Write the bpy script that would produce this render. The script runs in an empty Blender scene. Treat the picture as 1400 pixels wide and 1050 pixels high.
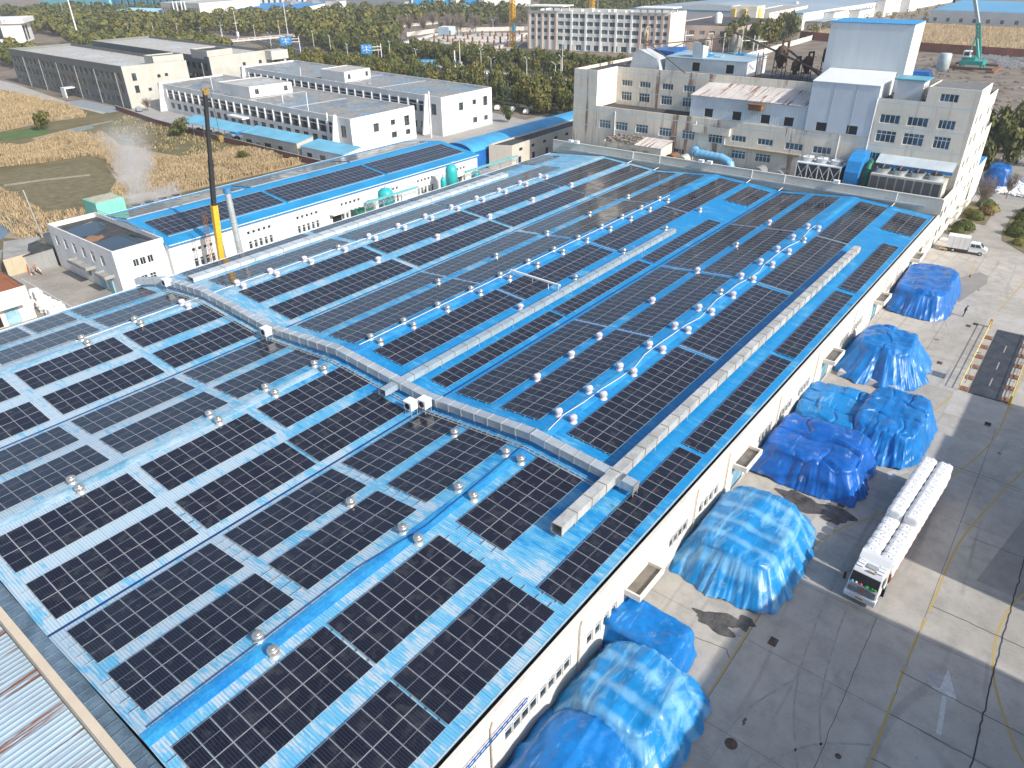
import bpy, bmesh, math, random
from math import radians, sin, cos, pi, atan2, hypot, sqrt, tan, floor
from mathutils import Vector, Matrix, noise
random.seed(7)
scene = bpy.context.scene
COL = scene.collection
# ---------------------------------------------------------------- node helpers
class NT:
    def __init__(s, name):
        s.m = bpy.data.materials.new(name); s.m.use_nodes = True
        s.t = s.m.node_tree; s.b = s.t.nodes['Principled BSDF']
        s.tc = s.t.nodes.new('ShaderNodeTexCoord')
    def link(s, a, b): s.t.links.new(a, b)
    def setv(s, sock, v):
        if isinstance(v, (int, float)): sock.default_value = v
        elif isinstance(v, (tuple, list)):
            sock.default_value = tuple(v) if len(v) != 3 or sock.type != 'RGBA' else (*v, 1)
        else: s.link(v, sock)
    def obj(s, scale=(1, 1, 1), rnd=False):
        n = s.t.nodes.new('ShaderNodeMapping')
        s.link(s.tc.outputs['Object'], n.inputs[0]); n.inputs['Scale'].default_value = scale
        if rnd:
            oi = s.t.nodes.new('ShaderNodeObjectInfo'); mm = s.math('MULTIPLY', oi.outputs['Random'], 97.)
            s.link(mm, n.inputs['Location'])
        return n.outputs[0]
    def noise(s, vec, scale, detail=4, rough=.55, dist=0):
        n = s.t.nodes.new('ShaderNodeTexNoise'); s.link(vec, n.inputs['Vector'])
        n.inputs['Scale'].default_value = scale; n.inputs['Detail'].default_value = detail
        n.inputs['Roughness'].default_value = rough; n.inputs['Distortion'].default_value = dist
        return n.outputs['Fac']
    def vor(s, vec, scale, out='Distance', feat='F1'):
        n = s.t.nodes.new('ShaderNodeTexVoronoi'); n.feature = feat; s.link(vec, n.inputs['Vector'])
        n.inputs['Scale'].default_value = scale
        return n.outputs[out]
    def wave(s, vec, scale, dist=0, prof='SIN', dirn='X', dscale=1):
        n = s.t.nodes.new('ShaderNodeTexWave'); n.wave_profile = prof; n.bands_direction = dirn
        s.link(vec, n.inputs['Vector']); n.inputs['Scale'].default_value = scale
        n.inputs['Distortion'].default_value = dist; n.inputs['Detail Scale'].default_value = dscale
        return n.outputs['Fac']
    def ramp(s, fac, lo, hi, a=0., b=1.):
        n = s.t.nodes.new('ShaderNodeMapRange'); n.interpolation_type = 'SMOOTHSTEP'
        s.setv(n.inputs[0], fac); n.inputs[1].default_value = lo; n.inputs[2].default_value = hi
        n.inputs[3].default_value = a; n.inputs[4].default_value = b
        return n.outputs[0]
    def math(s, op, a, b=0., c=0.):
        n = s.t.nodes.new('ShaderNodeMath'); n.operation = op
        s.setv(n.inputs[0], a); s.setv(n.inputs[1], b); s.setv(n.inputs[2], c)
        return n.outputs[0]
    def mix(s, fac, a, b, mode='MIX'):
        n = s.t.nodes.new('ShaderNodeMix'); n.data_type = 'RGBA'; n.blend_type = mode
        s.setv(n.inputs[0], fac); s.setv(n.inputs[6], a); s.setv(n.inputs[7], b)
        return n.outputs[2]
    def sep(s, vec):
        n = s.t.nodes.new('ShaderNodeSeparateXYZ'); s.link(vec, n.inputs[0]); return n.outputs
    def rnd(s):
        return s.t.nodes.new('ShaderNodeObjectInfo').outputs['Random']
    def bump(s, h, strength=.3, dist=.05):
        n = s.t.nodes.new('ShaderNodeBump'); n.inputs['Strength'].default_value = strength
        n.inputs['Distance'].default_value = dist; s.link(h, n.inputs['Height'])
        s.link(n.outputs[0], s.b.inputs['Normal'])
    def out(s, col, rough=.7, metal=0., spec=.5):
        s.setv(s.b.inputs['Base Color'], col); s.setv(s.b.inputs['Roughness'], rough)
        s.setv(s.b.inputs['Metallic'], metal); s.setv(s.b.inputs['Specular IOR Level'], spec)
        return s.m
def sc(c, k): return tuple(min(1, x*k) for x in c)
MATS = {}
def plain(name, col, rough=.7, metal=0., var=.18, scale=1.5, col2=None, bump=0., rnd=False, spec=.5, sxyz=(1, 1, 1)):
    """painted / weathered surface: two-scale noise between darker and lighter shades"""
    if name in MATS: return MATS[name]
    n = NT(name); v = n.obj(sxyz, rnd)
    a = n.noise(v, scale, 5, .6); b = n.noise(v, scale*9, 3, .6)
    f = n.math('ADD', n.math('MULTIPLY', a, .65), n.math('MULTIPLY', b, .35))
    f = n.ramp(f, .3, .7)
    c = n.mix(f, sc(col, 1-var), sc(col2, 1) if col2 else sc(col, 1+var))
    if bump: n.bump(b, bump, .05)
    MATS[name] = n.out(c, rough, metal, spec); return MATS[name]
# ---------------------------------------------------------------- mesh builder
class MB:
    def __init__(s, o=(0, 0, 0)):
        s.o = Vector(o); s.v = []; s.f = []; s.m = []; s.sm = []
    def add(s, vs, fs, mi=0, sm=False):
        k = len(s.v); o = s.o
        s.v += [(p[0]-o.x, p[1]-o.y, p[2]-o.z) for p in vs]
        for f in fs: s.f.append([i+k for i in f]); s.m.append(mi); s.sm.append(sm)
        return s
    def box(s, x0, y0, z0, x1, y1, z1, mi=0):
        v = [(x0, y0, z0), (x1, y0, z0), (x1, y1, z0), (x0, y1, z0), (x0, y0, z1), (x1, y0, z1), (x1, y1, z1), (x0, y1, z1)]
        return s.add(v, [(3, 2, 1, 0), (4, 5, 6, 7), (0, 1, 5, 4), (1, 2, 6, 5), (2, 3, 7, 6), (3, 0, 4, 7)], mi)
    def hexa(s, b, t, mi=0):   # bottom 4 pts ccw, top 4 pts
        return s.add(list(b)+list(t), [(3, 2, 1, 0), (4, 5, 6, 7), (0, 1, 5, 4), (1, 2, 6, 5), (2, 3, 7, 6), (3, 0, 4, 7)], mi)
    def bar(s, p, q, w, h=None, mi=0):
        p = Vector(p); q = Vector(q); d = q-p
        if d.length < 1e-6: return s
        d.normalize(); up = Vector((0, 0, 1)) if abs(d.z) < .95 else Vector((1, 0, 0))
        a = d.cross(up).normalized(); b = a.cross(d).normalized(); h = h or w
        c = [a*x*w/2+b*y*h/2 for x, y in ((-1, -1), (1, -1), (1, 1), (-1, 1))]
        return s.add([tuple(p+k) for k in c]+[tuple(q+k) for k in c],
                     [(0, 1, 2, 3), (7, 6, 5, 4), (1, 0, 4, 5), (2, 1, 5, 6), (3, 2, 6, 7), (0, 3, 7, 4)], mi)
    def cyl(s, p, q, r0, r1=None, n=10, mi=0, sm=True, cap=True):
        r1 = r0 if r1 is None else r1
        p = Vector(p); q = Vector(q); d = (q-p).normalized()
        up = Vector((0, 0, 1)) if abs(d.z) < .95 else Vector((1, 0, 0))
        a = d.cross(up).normalized(); b = d.cross(a).normalized()
        vs = []
        for c, r in ((p, r0), (q, r1)):
            for i in range(n):
                t = 2*pi*i/n; vs.append(tuple(c+(a*cos(t)+b*sin(t))*r))
        s.add(vs, [(i, (i+1) % n, n+(i+1) % n, n+i) for i in range(n)], mi, sm)
        if cap: s.add(vs, [tuple(range(n-1, -1, -1)), tuple(range(n, 2*n))], mi, False)
        return s
    def lathe(s, c, prof, n=16, mi=0, sm=True, wob=0):
        vs = []; fs = []; m = len(prof)
        for r, z in prof:
            for i in range(n):
                t = 2*pi*i/n; rr = r*(1+(wob if i % 2 else 0)); vs.append((c[0]+rr*cos(t), c[1]+rr*sin(t), c[2]+z))
        for j in range(m-1):
            for i in range(n): fs.append((j*n+i, j*n+(i+1) % n, (j+1)*n+(i+1) % n, (j+1)*n+i))
        s.add(vs, fs, mi, sm)
        s.add([vs[i] for i in range((m-1)*n, m*n)], [tuple(range(n))], mi)
        return s
    def tube(s, pts, r, n=7, mi=0):
        for p, q in zip(pts[:-1], pts[1:]): s.cyl(p, q, r, r, n, mi)
        return s
    def quad(s, a, b, c, d, mi=0): return s.add([a, b, c, d], [(0, 1, 2, 3)], mi)
    def poly(s, pts, z, mi=0): return s.add([(x, y, z) for x, y in pts], [tuple(range(len(pts)))], mi)
    def mesh(s, name, mats):
        me = bpy.data.meshes.new(name); me.from_pydata(s.v, [], s.f)
        for m in (mats if isinstance(mats, (list, tuple)) else [mats]): me.materials.append(m)
        me.polygons.foreach_set('material_index', s.m); me.polygons.foreach_set('use_smooth', s.sm)
        me.update(); return me
    def build(s, name, mats, parent=None, loc=None):
        return link(name, s.mesh(name, mats), parent, loc if loc is not None else (tuple(s.o) if parent is None else None))
def link(name, data, parent=None, loc=None, rot=None):
    o = bpy.data.objects.new(name, data); COL.objects.link(o)
    if loc is not None: o.location = loc
    if rot is not None: o.rotation_euler = rot
    if parent: o.parent = parent
    return o
def tag(o, label, cat, group=None, kind=None):
    o['label'] = label; o['category'] = cat
    if group: o['group'] = group
    if kind: o['kind'] = kind
    return o
def thing(name, label, cat, loc=(0, 0, 0), rz=0, group=None):
    o = link(name, None, None, loc, (0, 0, rz)); o.empty_display_size = .3
    return tag(o, label, cat, group)
def struct(name, mb, mats, kind='structure'):
    o = mb.build(name, mats); o['kind'] = kind; return o
def kids(o): return [c for c in bpy.data.objects if c.parent == o]
PROTO = {}
def clone(root, loc, rz=None, label=None, group=None, sc_=None, children=None):
    r = root.copy(); COL.objects.link(r); r.location = loc
    if rz is not None: r.rotation_euler = (0, 0, rz)
    if label: r['label'] = label
    if group: r['group'] = group
    if sc_: r.scale = sc_
    for ch, sub in children:
        c = ch.copy(); COL.objects.link(c); c.parent = r
        for g in sub:
            d = g.copy(); COL.objects.link(d); d.parent = c
    return r
ORD = ['first', 'second', 'third', 'fourth', 'fifth', 'sixth', 'seventh', 'eighth', 'ninth', 'tenth', 'eleventh', 'twelfth', 'thirteenth',
       'fourteenth', 'fifteenth', 'sixteenth', 'seventeenth', 'eighteenth', 'nineteenth', 'twentieth']
# ---------------------------------------------------------------- walls with real openings
def wall_open(mb, p0, p1, z0, z1, ops, depth=.18, mi=0):
    """vertical wall from p0 to p1 (outward = right of direction) with recessed openings (u0,u1,za,zb)"""
    x0, y0 = p0; x1, y1 = p1; L = hypot(x1-x0, y1-y0); ux, uy = (x1-x0)/L, (y1-y0)/L; nx, ny = uy, -ux
    P = lambda u, z, d=0: (x0+ux*u-nx*d, y0+uy*u-ny*d, z)
    us = sorted({0, L, *[round(a, 3) for o in ops for a in o[:2]]}); zs = sorted({z0, z1, *[round(a, 3) for o in ops for a in o[2:4]]})
    for i in range(len(us)-1):
        j = 0
        while j < len(zs)-1:
            k = j
            def hit(jj):
                uc = (us[i]+us[i+1])/2; zc = (zs[jj]+zs[jj+1])/2
                return any(o[0] < uc < o[1] and o[2] < zc < o[3] for o in ops)
            if hit(j): j += 1; continue
            while k < len(zs)-1 and not hit(k): k += 1
            mb.quad(P(us[i], zs[j]), P(us[i+1], zs[j]), P(us[i+1], zs[k]), P(us[i], zs[k]), mi); j = k
    for a, b, c, d in [o[:4] for o in ops]:
        mb.quad(P(a, c), P(b, c), P(b, c, depth), P(a, c, depth), mi); mb.quad(P(a, d, depth), P(b, d, depth), P(b, d), P(a, d), mi)
        mb.quad(P(a, c), P(a, c, depth), P(a, d, depth), P(a, d), mi); mb.quad(P(b, c, depth), P(b, c), P(b, d), P(b, d, depth), mi)
WINC = {}
def window_meshes(w, h, nv, nh, fw, frame, glass):
    k = (round(w, 2), round(h, 2), nv, nh, frame.name, glass.name)
    if k in WINC: return WINC[k]
    g = MB(); g.quad((0, 0, 0), (w, 0, 0), (w, 0, h), (0, 0, h))
    f = MB(); t = .05
    f.box(0, -t, 0, w, -.004, fw).box(0, -t, h-fw, w, -.004, h).box(0, -t, fw, fw, -.004, h-fw).box(w-fw, -t, fw, w, -.004, h-fw)
    for i in range(1, nv): x = w*i/nv; f.box(x-fw/2, -t+.003, fw, x+fw/2, -.004, h-fw)
    for i in range(1, nh+1):
        z = h*(.68 if nh == 1 else i/(nh+1)); f.box(fw, -t+.006, z-fw/2, w-fw, -.004, z+fw/2)
    WINC[k] = (g.mesh('window', glass), f.mesh('window_frame', frame)); return WINC[k]
def put_windows(root, o, p0, p1, ops, depth, frame, glass, nv=3, nh=1, fw=.06, name='window'):
    x0, y0 = p0; x1, y1 = p1; L = hypot(x1-x0, y1-y0); ux, uy = (x1-x0)/L, (y1-y0)/L; nx, ny = uy, -ux; rz = atan2(uy, ux)
    for op in ops:
        a, b, c, d = op[:4]; v = op[4] if len(op) > 4 else nv; hh = op[5] if len(op) > 5 else nh
        g, f = window_meshes(b-a, d-c, v, hh, fw, frame, glass)
        e = link(name, g, root, (x0+ux*a-nx*(depth-.004)-o[0], y0+uy*a-ny*(depth-.004)-o[1], c-o[2]), (0, 0, rz))
        link(name+'_frame', f, e)
def inset(poly, t):
    n = len(poly); out = []
    for i in range(n):
        a = Vector(poly[i-1]); b = Vector(poly[i]); c = Vector(poly[(i+1) % n])
        d1 = (b-a).normalized(); d2 = (c-b).normalized(); n1 = Vector((-d1.y, d1.x)); n2 = Vector((-d2.y, d2.x))
        k = (n1+n2); k = k/(1+n1.dot(n2)); out.append((b.x+k.x*t, b.y+k.y*t))
    return out
def building(name, label, cat, poly, z0, z1, wall, roof, frame=None, glass=None, wins={}, par=.6, pt=.25, depth=.18, nv=3, nh=1, group=None, root=None, fw=.06):
    """flat-roofed block: poly ccw; wins = {edge index: [(u0,u1,za,zb[,nv,nh])]}"""
    o = (poly[0][0], poly[0][1], 0)
    own = root is None
    if own: root = thing(name, label, cat, o, 0, group)
    else: o = tuple(root.location)
    w = MB(o); n = len(poly)
    for i in range(n):
        a, b = poly[i], poly[(i+1) % n]; ops = [q for q in wins.get(i, [])]
        wall_open(w, a, b, z0, z1+par, ops, depth)
    if par > 0:
        q = inset(poly, pt)
        for i in range(n):
            j = (i+1) % n
            w.quad((*poly[i], z1+par), (*poly[j], z1+par), (*q[j], z1+par), (*q[i], z1+par))
            w.quad((*q[j], z1), (*q[i], z1), (*q[i], z1+par), (*q[j], z1+par))
    else: q = inset(poly, .0)
    w.build('wall', wall, root)
    r = MB(o); r.poly(q, z1); r.build('roof', roof, root)
    for i in range(n):
        if wins.get(i): put_windows(root, o, poly[i], poly[(i+1) % n], wins[i], depth, frame, glass, nv, nh, fw)
    return root, o
def row(u0, u1, n, w, za, zb, *ex):
    """n evenly spaced openings of width w between u0 and u1"""
    st = (u1-u0)/n
    return [(u0+st*(i+.5)-w/2, u0+st*(i+.5)+w/2, za, zb, *ex) for i in range(n)]
# ---------------------------------------------------------------- materials
def mat_roof():
    n = NT('blue_roof_sheet'); v = n.obj(); x, y, z = n.sep(v)
    big = n.noise(n.obj((.05, .05, .05)), 1., 3)
    st = n.noise(n.obj((2.6, .40, 1)), 1., 5, .7)          # streaks run down the slope
    st2 = n.noise(n.obj((7., .9, 1)), 1., 3, .6); pt = n.noise(n.obj((.45, .30, 1)), 1., 4, .65)
    # weathering: strongest towards the near left of the hall, weakest on the two yard-side spans
    wx = n.ramp(x, 22., 47., 1., .0); wy = n.ramp(y, 20., 50., .62, 1.); wl = n.ramp(y, 55., 72., 0., .62)
    e = n.math('MAXIMUM', n.math('MULTIPLY', wx, wy), wl)
    mixn = n.math('ADD', n.math('MULTIPLY', n.math('SUBTRACT', st, .5), 1.5), n.math('MULTIPLY', n.math('SUBTRACT', pt, .5), 1.6))
    f1 = n.ramp(n.math('ADD', e, mixn), .02, .50)
    w_ = n.math('ADD', n.math('MULTIPLY', n.math('SUBTRACT', st2, .5), 1.7), n.math('MULTIPLY', mixn, 1.5))
    f2 = n.ramp(n.math('ADD', n.math('SUBTRACT', n.math('MULTIPLY', e, 1.25), .72), w_), .0, .40)
    c = n.mix(n.ramp(st2, .3, .7), (.006, .225, .56), (.012, .31, .66))
    c = n.mix(f1, c, (.145, .45, .68)); c = n.mix(n.math('MULTIPLY', f2, .9), c, (.48, .58, .65))
    grv = n.math('LESS_THAN', n.math('PINGPONG', n.math('ADD', x, 500.), .105), .028); c = n.mix(n.math('MULTIPLY', grv, .30), c, (.03, .16, .32))
    seam = n.math('GREATER_THAN', n.math('PINGPONG', n.math('ADD', x, 500.), .42), .395)
    c = n.mix(n.math('MULTIPLY', seam, .25), c, (.02, .10, .25))
    # soot stains below the duct on the yard-side slope
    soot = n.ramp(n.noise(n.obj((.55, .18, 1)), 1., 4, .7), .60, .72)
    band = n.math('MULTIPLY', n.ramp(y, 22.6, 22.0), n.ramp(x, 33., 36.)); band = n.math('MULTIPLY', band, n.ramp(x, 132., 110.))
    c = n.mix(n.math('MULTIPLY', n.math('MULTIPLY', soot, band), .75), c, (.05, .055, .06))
    rib = n.math('PINGPONG', n.math('ADD', x, 500.), .105)
    n.bump(n.ramp(rib, .03, .07), .8, .03)
    return n.out(c, .42, 0, .5)
def mat_cells():
    n = NT('solar_cells'); v = n.obj(); x, y, z = n.sep(v)
    ax = n.math('ABSOLUTE', x); ay = n.math('ABSOLUTE', y)
    frame = n.math('MAXIMUM', n.math('GREATER_THAN', ax, .552), n.math('GREATER_THAN', ay, 1.124))
    mid = n.math('LESS_THAN', ay, .011)
    bus = n.math('GREATER_THAN', n.math('PINGPONG', n.math('ADD', x, 10.), .094), .0865)
    row_ = n.math('GREATER_THAN', n.math('PINGPONG', n.math('ADD', y, 10.), .0925), .0905)
    oi = n.rnd(); pn = n.noise(n.obj((1, 1, 1), True), 1.2, 2)
    c = n.mix(oi, (.0065, .008, .017), (.0115, .0135, .025))
    c = n.mix(n.math('MULTIPLY', row_, .35), c, (.10, .11, .14)); c = n.mix(n.math('MULTIPLY', bus, .33), c, (.16, .17, .20))
    c = n.mix(n.math('MULTIPLY', mid, .6), c, (.55, .57, .6)); c = n.mix(frame, c, (.45, .47, .50))
    c = n.mix(n.math('MULTIPLY', n.ramp(pn, .5, .8), .13), c, (.26, .25, .23))     # dust
    rough = n.math('ADD', n.math('MULTIPLY', frame, .3), n.ramp(oi, 0, 1, .08, .20))
    return n.out(c, rough, 0, .5)
def mat_yard():
    n = NT('yard_concrete'); v = n.obj(); x, y, z = n.sep(v)
    a = n.noise(n.obj((.09, .09, 1)), 1., 4, .6, .4); b = n.noise(n.obj((.6, .6, 1)), 1., 5, .65); c_ = n.noise(n.obj((11., .7, 1)), 1., 4, .65)
    d = n.noise(n.obj((9., 9., 1)), 1., 2, .6)
    c = n.mix(n.ramp(a, .32, .68), (.385, .36, .32), (.485, .455, .41))
    c = n.mix(n.ramp(b, .35, .75, 0, .55), c, (.23, .22, .205)); c = n.mix(n.ramp(c_, .45, .75, 0, .5), c, (.47, .455, .43))
    c = n.mix(n.ramp(d, .5, .8, 0, .3), c, (.21, .20, .19))
    tyre = n.ramp(n.wave(n.obj((.03, .11, 1)), 1., 16., 'SIN', 'Y', .5), .95, .995); tyre = n.math('MULTIPLY', tyre, n.ramp(a, .45, .62, .0, .30))
    c = n.mix(tyre, c, (.16, .155, .15))
    cell = n.t.nodes.new('ShaderNodeTexWhiteNoise'); cell.noise_dimensions = '2D'
    sx = n.math('FLOOR', n.math('DIVIDE', n.math('ADD', x, 503.3), 8.1)); sy = n.math('FLOOR', n.math('DIVIDE', n.math('ADD', y, 505.6), 10.1))
    cv = n.t.nodes.new('ShaderNodeCombineXYZ'); n.link(sx, cv.inputs[0]); n.link(sy, cv.inputs[1]); n.link(cv.outputs[0], cell.inputs['Vector'])
    c = n.mix(1., c, n.mix(cell.outputs['Value'], (.95, .95, .95), (1.04, 1.04, 1.03)), 'MULTIPLY')
    jx = n.math('LESS_THAN', n.math('ABSOLUTE', n.math('SUBTRACT', n.math('FRACT', n.math('DIVIDE', n.math('ADD', x, 503.3), 8.1)), .5)), .4978)
    jy = n.math('LESS_THAN', n.math('ABSOLUTE', n.math('SUBTRACT', n.math('FRACT', n.math('DIVIDE', n.math('ADD', n.math('ADD', y, n.math('MULTIPLY', n.math('SUBTRACT', b, .5), .10)), 505.6), 10.1)), .5)), .4975)
    j = n.math('SUBTRACT', 1., n.math('MULTIPLY', jx, jy))
    c = n.mix(n.math('MULTIPLY', j, .75), c, (.075, .075, .075))
    n.bump(d, .15, .02)
    return n.out(c, .85, 0, .3)
def mat_tarp(name, base, fade=0., marks=0., stripes=0.):
    n = NT(name); v = n.obj()
    a = n.noise(n.obj((.35, .35, .35)), 1., 4, .6); b = n.noise(n.obj((2.5, 2.5, 1.2)), 1., 4, .6)
    c = n.mix(n.ramp(a, .3, .7), sc(base, .8), sc(base, 1.12)); c = n.mix(n.ramp(b, .45, .8, 0, .22), c, (.05, .32, .75))
    if fade:
        s1 = n.noise(n.obj((.25, 1.1, .3)), 1., 5, .7, .6)
        c = n.mix(n.ramp(s1, .62-fade*.22, .78-fade*.16, 0, .62), c, (.26, .54, .74))
    if stripes:
        w = n.wave(n.obj((1, 1, 1)), .15, 1.6, 'SIN', 'X', .5); w = n.math('MULTIPLY', w, n.noise(n.obj((.5, .5, .5)), 1., 4, .6)); c = n.mix(n.ramp(w, .22, .6, 0, stripes), c, (.30, .58, .76))
    if marks:
        dd = n.vor(n.obj((.62, .62, .62)), 1., 'Distance'); bl = n.noise(n.obj((9, 9, 9)), 1., 2)
        mk = n.math('MULTIPLY', n.ramp(dd, .24, .14), n.ramp(bl, .44, .58)); c = n.mix(n.math('MULTIPLY', mk, marks), c, (.30, .36, .42))
    w1 = n.noise(n.obj((3., 3., .9)), 1., 4, .62, .8); w2 = n.noise(n.obj((7., 7., 2.)), 1., 3, .6, .5)
    n.bump(n.math('ADD', w1, n.math('MULTIPLY', w2, .35)), .3, .08)
    return n.out(c, n.ramp(a, .3, .7, .28, .42), 0, .5)
def mat_wall(name, col, grime=.5, col2=(.20, .18, .15), streak=(1.4, 1.4, .12), rough=.85, lines=None, rust=0.):
    n = NT(name); v = n.obj(); x, y, z = n.sep(v)
    a = n.noise(n.obj((.25, .25, .25)), 1., 5, .65); b = n.noise(n.obj(streak), 1., 5, .65); d = n.noise(n.obj((5, 5, 5)), 1., 3)
    c = n.mix(n.ramp(a, .3, .7), sc(col, .90), sc(col, 1.06))
    c = n.mix(n.math('MULTIPLY', n.ramp(b, .5, .8), grime), c, col2); c = n.mix(n.ramp(d, .5, .9, 0, grime*.4), c, col2)
    if rust:
        r = n.noise(n.obj((.55, .55, .05)), 1., 4, .6); c = n.mix(n.math('MULTIPLY', n.ramp(r, .585, .66), rust), c, (.20, .075, .025))
    for zz in (lines or []):
        l = n.math('LESS_THAN', n.math('ABSOLUTE', n.math('SUBTRACT', z, zz)), .07); c = n.mix(l, c, (.50, .66, .75))
    n.bump(d, .1, .02)
    return n.out(c, rough, 0, .3)
def mat_sheet(name, col, rib=.2, axis=0, col2=None, grime=.3, rough=.5, rust=0., bump=.5, lo=.5):
    """ribbed sheet metal; ribs repeat along the given object axis"""
    n = NT(name); v = n.obj(); ax = n.sep(v)[axis]
    st = [.12, .12, .12]; st[axis] = 2.2
    a = n.noise(n.obj((.2, .2, .2)), 1., 4, .6); b = n.noise(n.obj(tuple(st)), 1., 5, .7)
    c = n.mix(n.ramp(a, .3, .7), sc(col, .85), sc(col, 1.1)); c = n.mix(n.ramp(b, lo, .8, 0, grime), c, col2 or sc(col, .6))
    if rust:
        st2 = [.09, .09, .09]; st2[axis] = 1.3
        r = n.noise(n.obj(tuple(st2)), 1., 5, .75, .3); c = n.mix(n.ramp(r, .66-rust*.3, .74-rust*.3), c, n.mix(b, (.30, .10, .035), (.12, .045, .02)))
    r_ = n.math('PINGPONG', n.math('ADD', ax, 500.), rib/2); n.bump(n.ramp(r_, rib*.2, rib*.4), bump, .05)
    c = n.mix(n.math('MULTIPLY', n.math('LESS_THAN', r_, rib*.05), .25), c, sc(col, .45))
    return n.out(c, rough, 0, .4)
def mat_wetroof(name, col, wet=(.10, .11, .12), amt=.5):
    n = NT(name); v = n.obj(); a = n.noise(n.obj((.12, .12, 1)), 1., 4, .6, .5); b = n.noise(n.obj((.9, .9, 1)), 1., 5, .7)
    c = n.mix(n.ramp(b, .3, .7), sc(col, .75), sc(col, 1.15)); w = n.ramp(a, .6-amt*.25, .66-amt*.25)
    c = n.mix(w, c, n.mix(n.ramp(b, .35, .65), wet, sc(wet, 1.7)))
    return n.out(c, n.ramp(a, .6-amt*.25, .66-amt*.25, .85, .25), 0, .4)
def mat_leaf(name, a, b):
    n = NT(name); f = n.noise(n.obj((.35, .35, .35), True), 1., 3)
    c = n.mix(n.ramp(f, .35, .65), a, b); oi = n.rnd(); c = n.mix(n.ramp(oi, 0, 1, 0, .5), c, (.11, .11, .03))
    n.b.inputs['Transmission Weight'].default_value = 0
    return n.out(c, .7, 0, .25)
def mat_glass(name, col=(.03, .045, .055), rough=.12):
    n = NT(name); f = n.noise(n.obj((.4, .4, .4), True), 1., 2); c = n.mix(n.ramp(f, .35, .65), sc(col, .6), sc(col, 1.7))
    return n.out(c, rough, 0, .6)
ROOF = mat_roof(); CELL = mat_cells(); YARD = mat_yard()
ALU = plain('aluminium', (.60, .61, .63), .35, .6, .08, 2)
GALV = plain('galvanised_duct', (.46, .50, .52), .38, .35, .14, .5, (.58, .63, .66), rnd=True)
GALVD = plain('galvanised_dark', (.33, .35, .36), .5, .3, .2, 1.)
STEEL = plain('vent_steel', (.62, .58, .53), .28, .75, .15, 3.)
STEELB = plain('vent_steel_pale', (.70, .69, .67), .3, .6, .1, 3.)
WRAP = plain('vent_wrap', (.60, .56, .61), .6, 0, .18, 5.)
CREAM = mat_wall('cream_wall', (.76, .715, .635), .30, (.38, .32, .25))
WHITEW = mat_wall('white_wall', (.74, .74, .72), .34, (.42, .40, .36))
CONC = mat_wall('stained_concrete', (.78, .715, .60), .6, (.20, .17, .13), lines=(7.6, 11.4, 14.6, 17.9, 21.8), rust=.75, streak=(1.1, 1.1, .09))
CONCS = mat_wall('concrete_side', (.74, .70, .62), .10, (.4, .35, .28))
GREYW = mat_wall('shaded_grey_render', (.20, .21, .20), .2, (.16, .16, .15))  # grey block fronts get little sun; that shade is put into this colour
GREYL = mat_wall('pale_grey_render', (.50, .49, .44), .15, (.3, .29, .26))
BEIGE = mat_wall('beige_render', (.62, .58, .50), .15, (.4, .36, .3))
PINK = mat_wall('pink_render', (.50, .40, .35), .1, (.35, .28, .25))
CREAM2 = mat_wall('pale_cream', (.78, .73, .62), .08, (.5, .45, .38))
YELLOWW = mat_wall('yellow_render', (.70, .52, .16), .08, (.5, .4, .2))
WFRAME = plain('white_frame', (.74, .75, .75), .5, 0, .06, 2)
GFRAME = plain('grey_frame', (.17, .18, .19), .5, 0, .1, 2)
GLASS = mat_glass('dark_glass'); GLASSB = mat_glass('blue_glass', (.05, .10, .14)); GLASSD = mat_glass('black_opening', (.012, .012, .013), .5)
BLUE = plain('blue_paint', (.015, .25, .57), .45, 0, .15, 1.); BLUEL = plain('pale_blue_paint', (.16, .42, .58), .6, 0, .25, .7, (.40, .58, .66))
BLUED = plain('deep_blue_paint', (.012, .10, .36), .5, 0, .2, 1.)
BLACKP = plain('black_rubber', (.02, .02, .021), .8, 0, .2, 3); DARK = plain('dark_void', (.012, .012, .014), .9, 0, .1, 1)
WHITEP = plain('white_paint', (.80, .80, .80), .45, 0, .05, 1.5); GREYP = plain('grey_metal_paint', (.38, .40, .41), .5, .1, .15, 1.)
REDP = plain('red_paint', (.45, .05, .03), .5, 0, .2, 2.); ORANGEP = plain('orange_paint', (.60, .16, .03), .5, 0, .2, 2.)
YELLOWP = plain('yellow_paint', (.75, .42, .03), .45, 0, .12, 2.); TEAL = plain('teal_paint', (.03, .42, .43), .35, 0, .12, 1.)
GREENP = plain('green_paint', (.02, .16, .09), .5, 0, .2, 1.); RUST = plain('rusty_iron', (.20, .085, .035), .85, 0, .4, 2., (.30, .15, .08))
RUSTD = plain('dark_rusty_iron', (.07, .05, .04), .85, 0, .4, 2., (.14, .09, .06)); MINT = plain('mint_container', (.20, .56, .44), .5, 0, .1, 1.)
ASPH = plain('asphalt', (.055, .056, .058), .9, 0, .22, .3, bump=.1); PATH = plain('pale_path', (.42, .40, .37), .9, 0, .15, .3)
TARROOF = plain('tar_roof', (.045, .046, .05), .8, 0, .35, .8, (.09, .09, .09)); GRAVELROOF = plain('grey_flat_roof', (.33, .32, .30), .9, 0, .25, .6)
SHEETW = mat_sheet('white_rib_sheet', (.60, .66, .70), .5, 1, (.42, .46, .48), .35, .5); SHEETWX = mat_sheet('white_rib_sheet_side', (.72, .75, .77), .5, 0, (.55, .57, .58), .25, .5)
SHEETRUST = mat_sheet('rusty_rib_roof', (.66, .61, .56), .9, 1, (.45, .28, .18), .5, .7, .42)
SHEETOLD = mat_sheet('old_pale_blue_roof', (.42, .54, .62), .42, 1, (.26, .42, .53), .5, .6, .43, .7)
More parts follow.
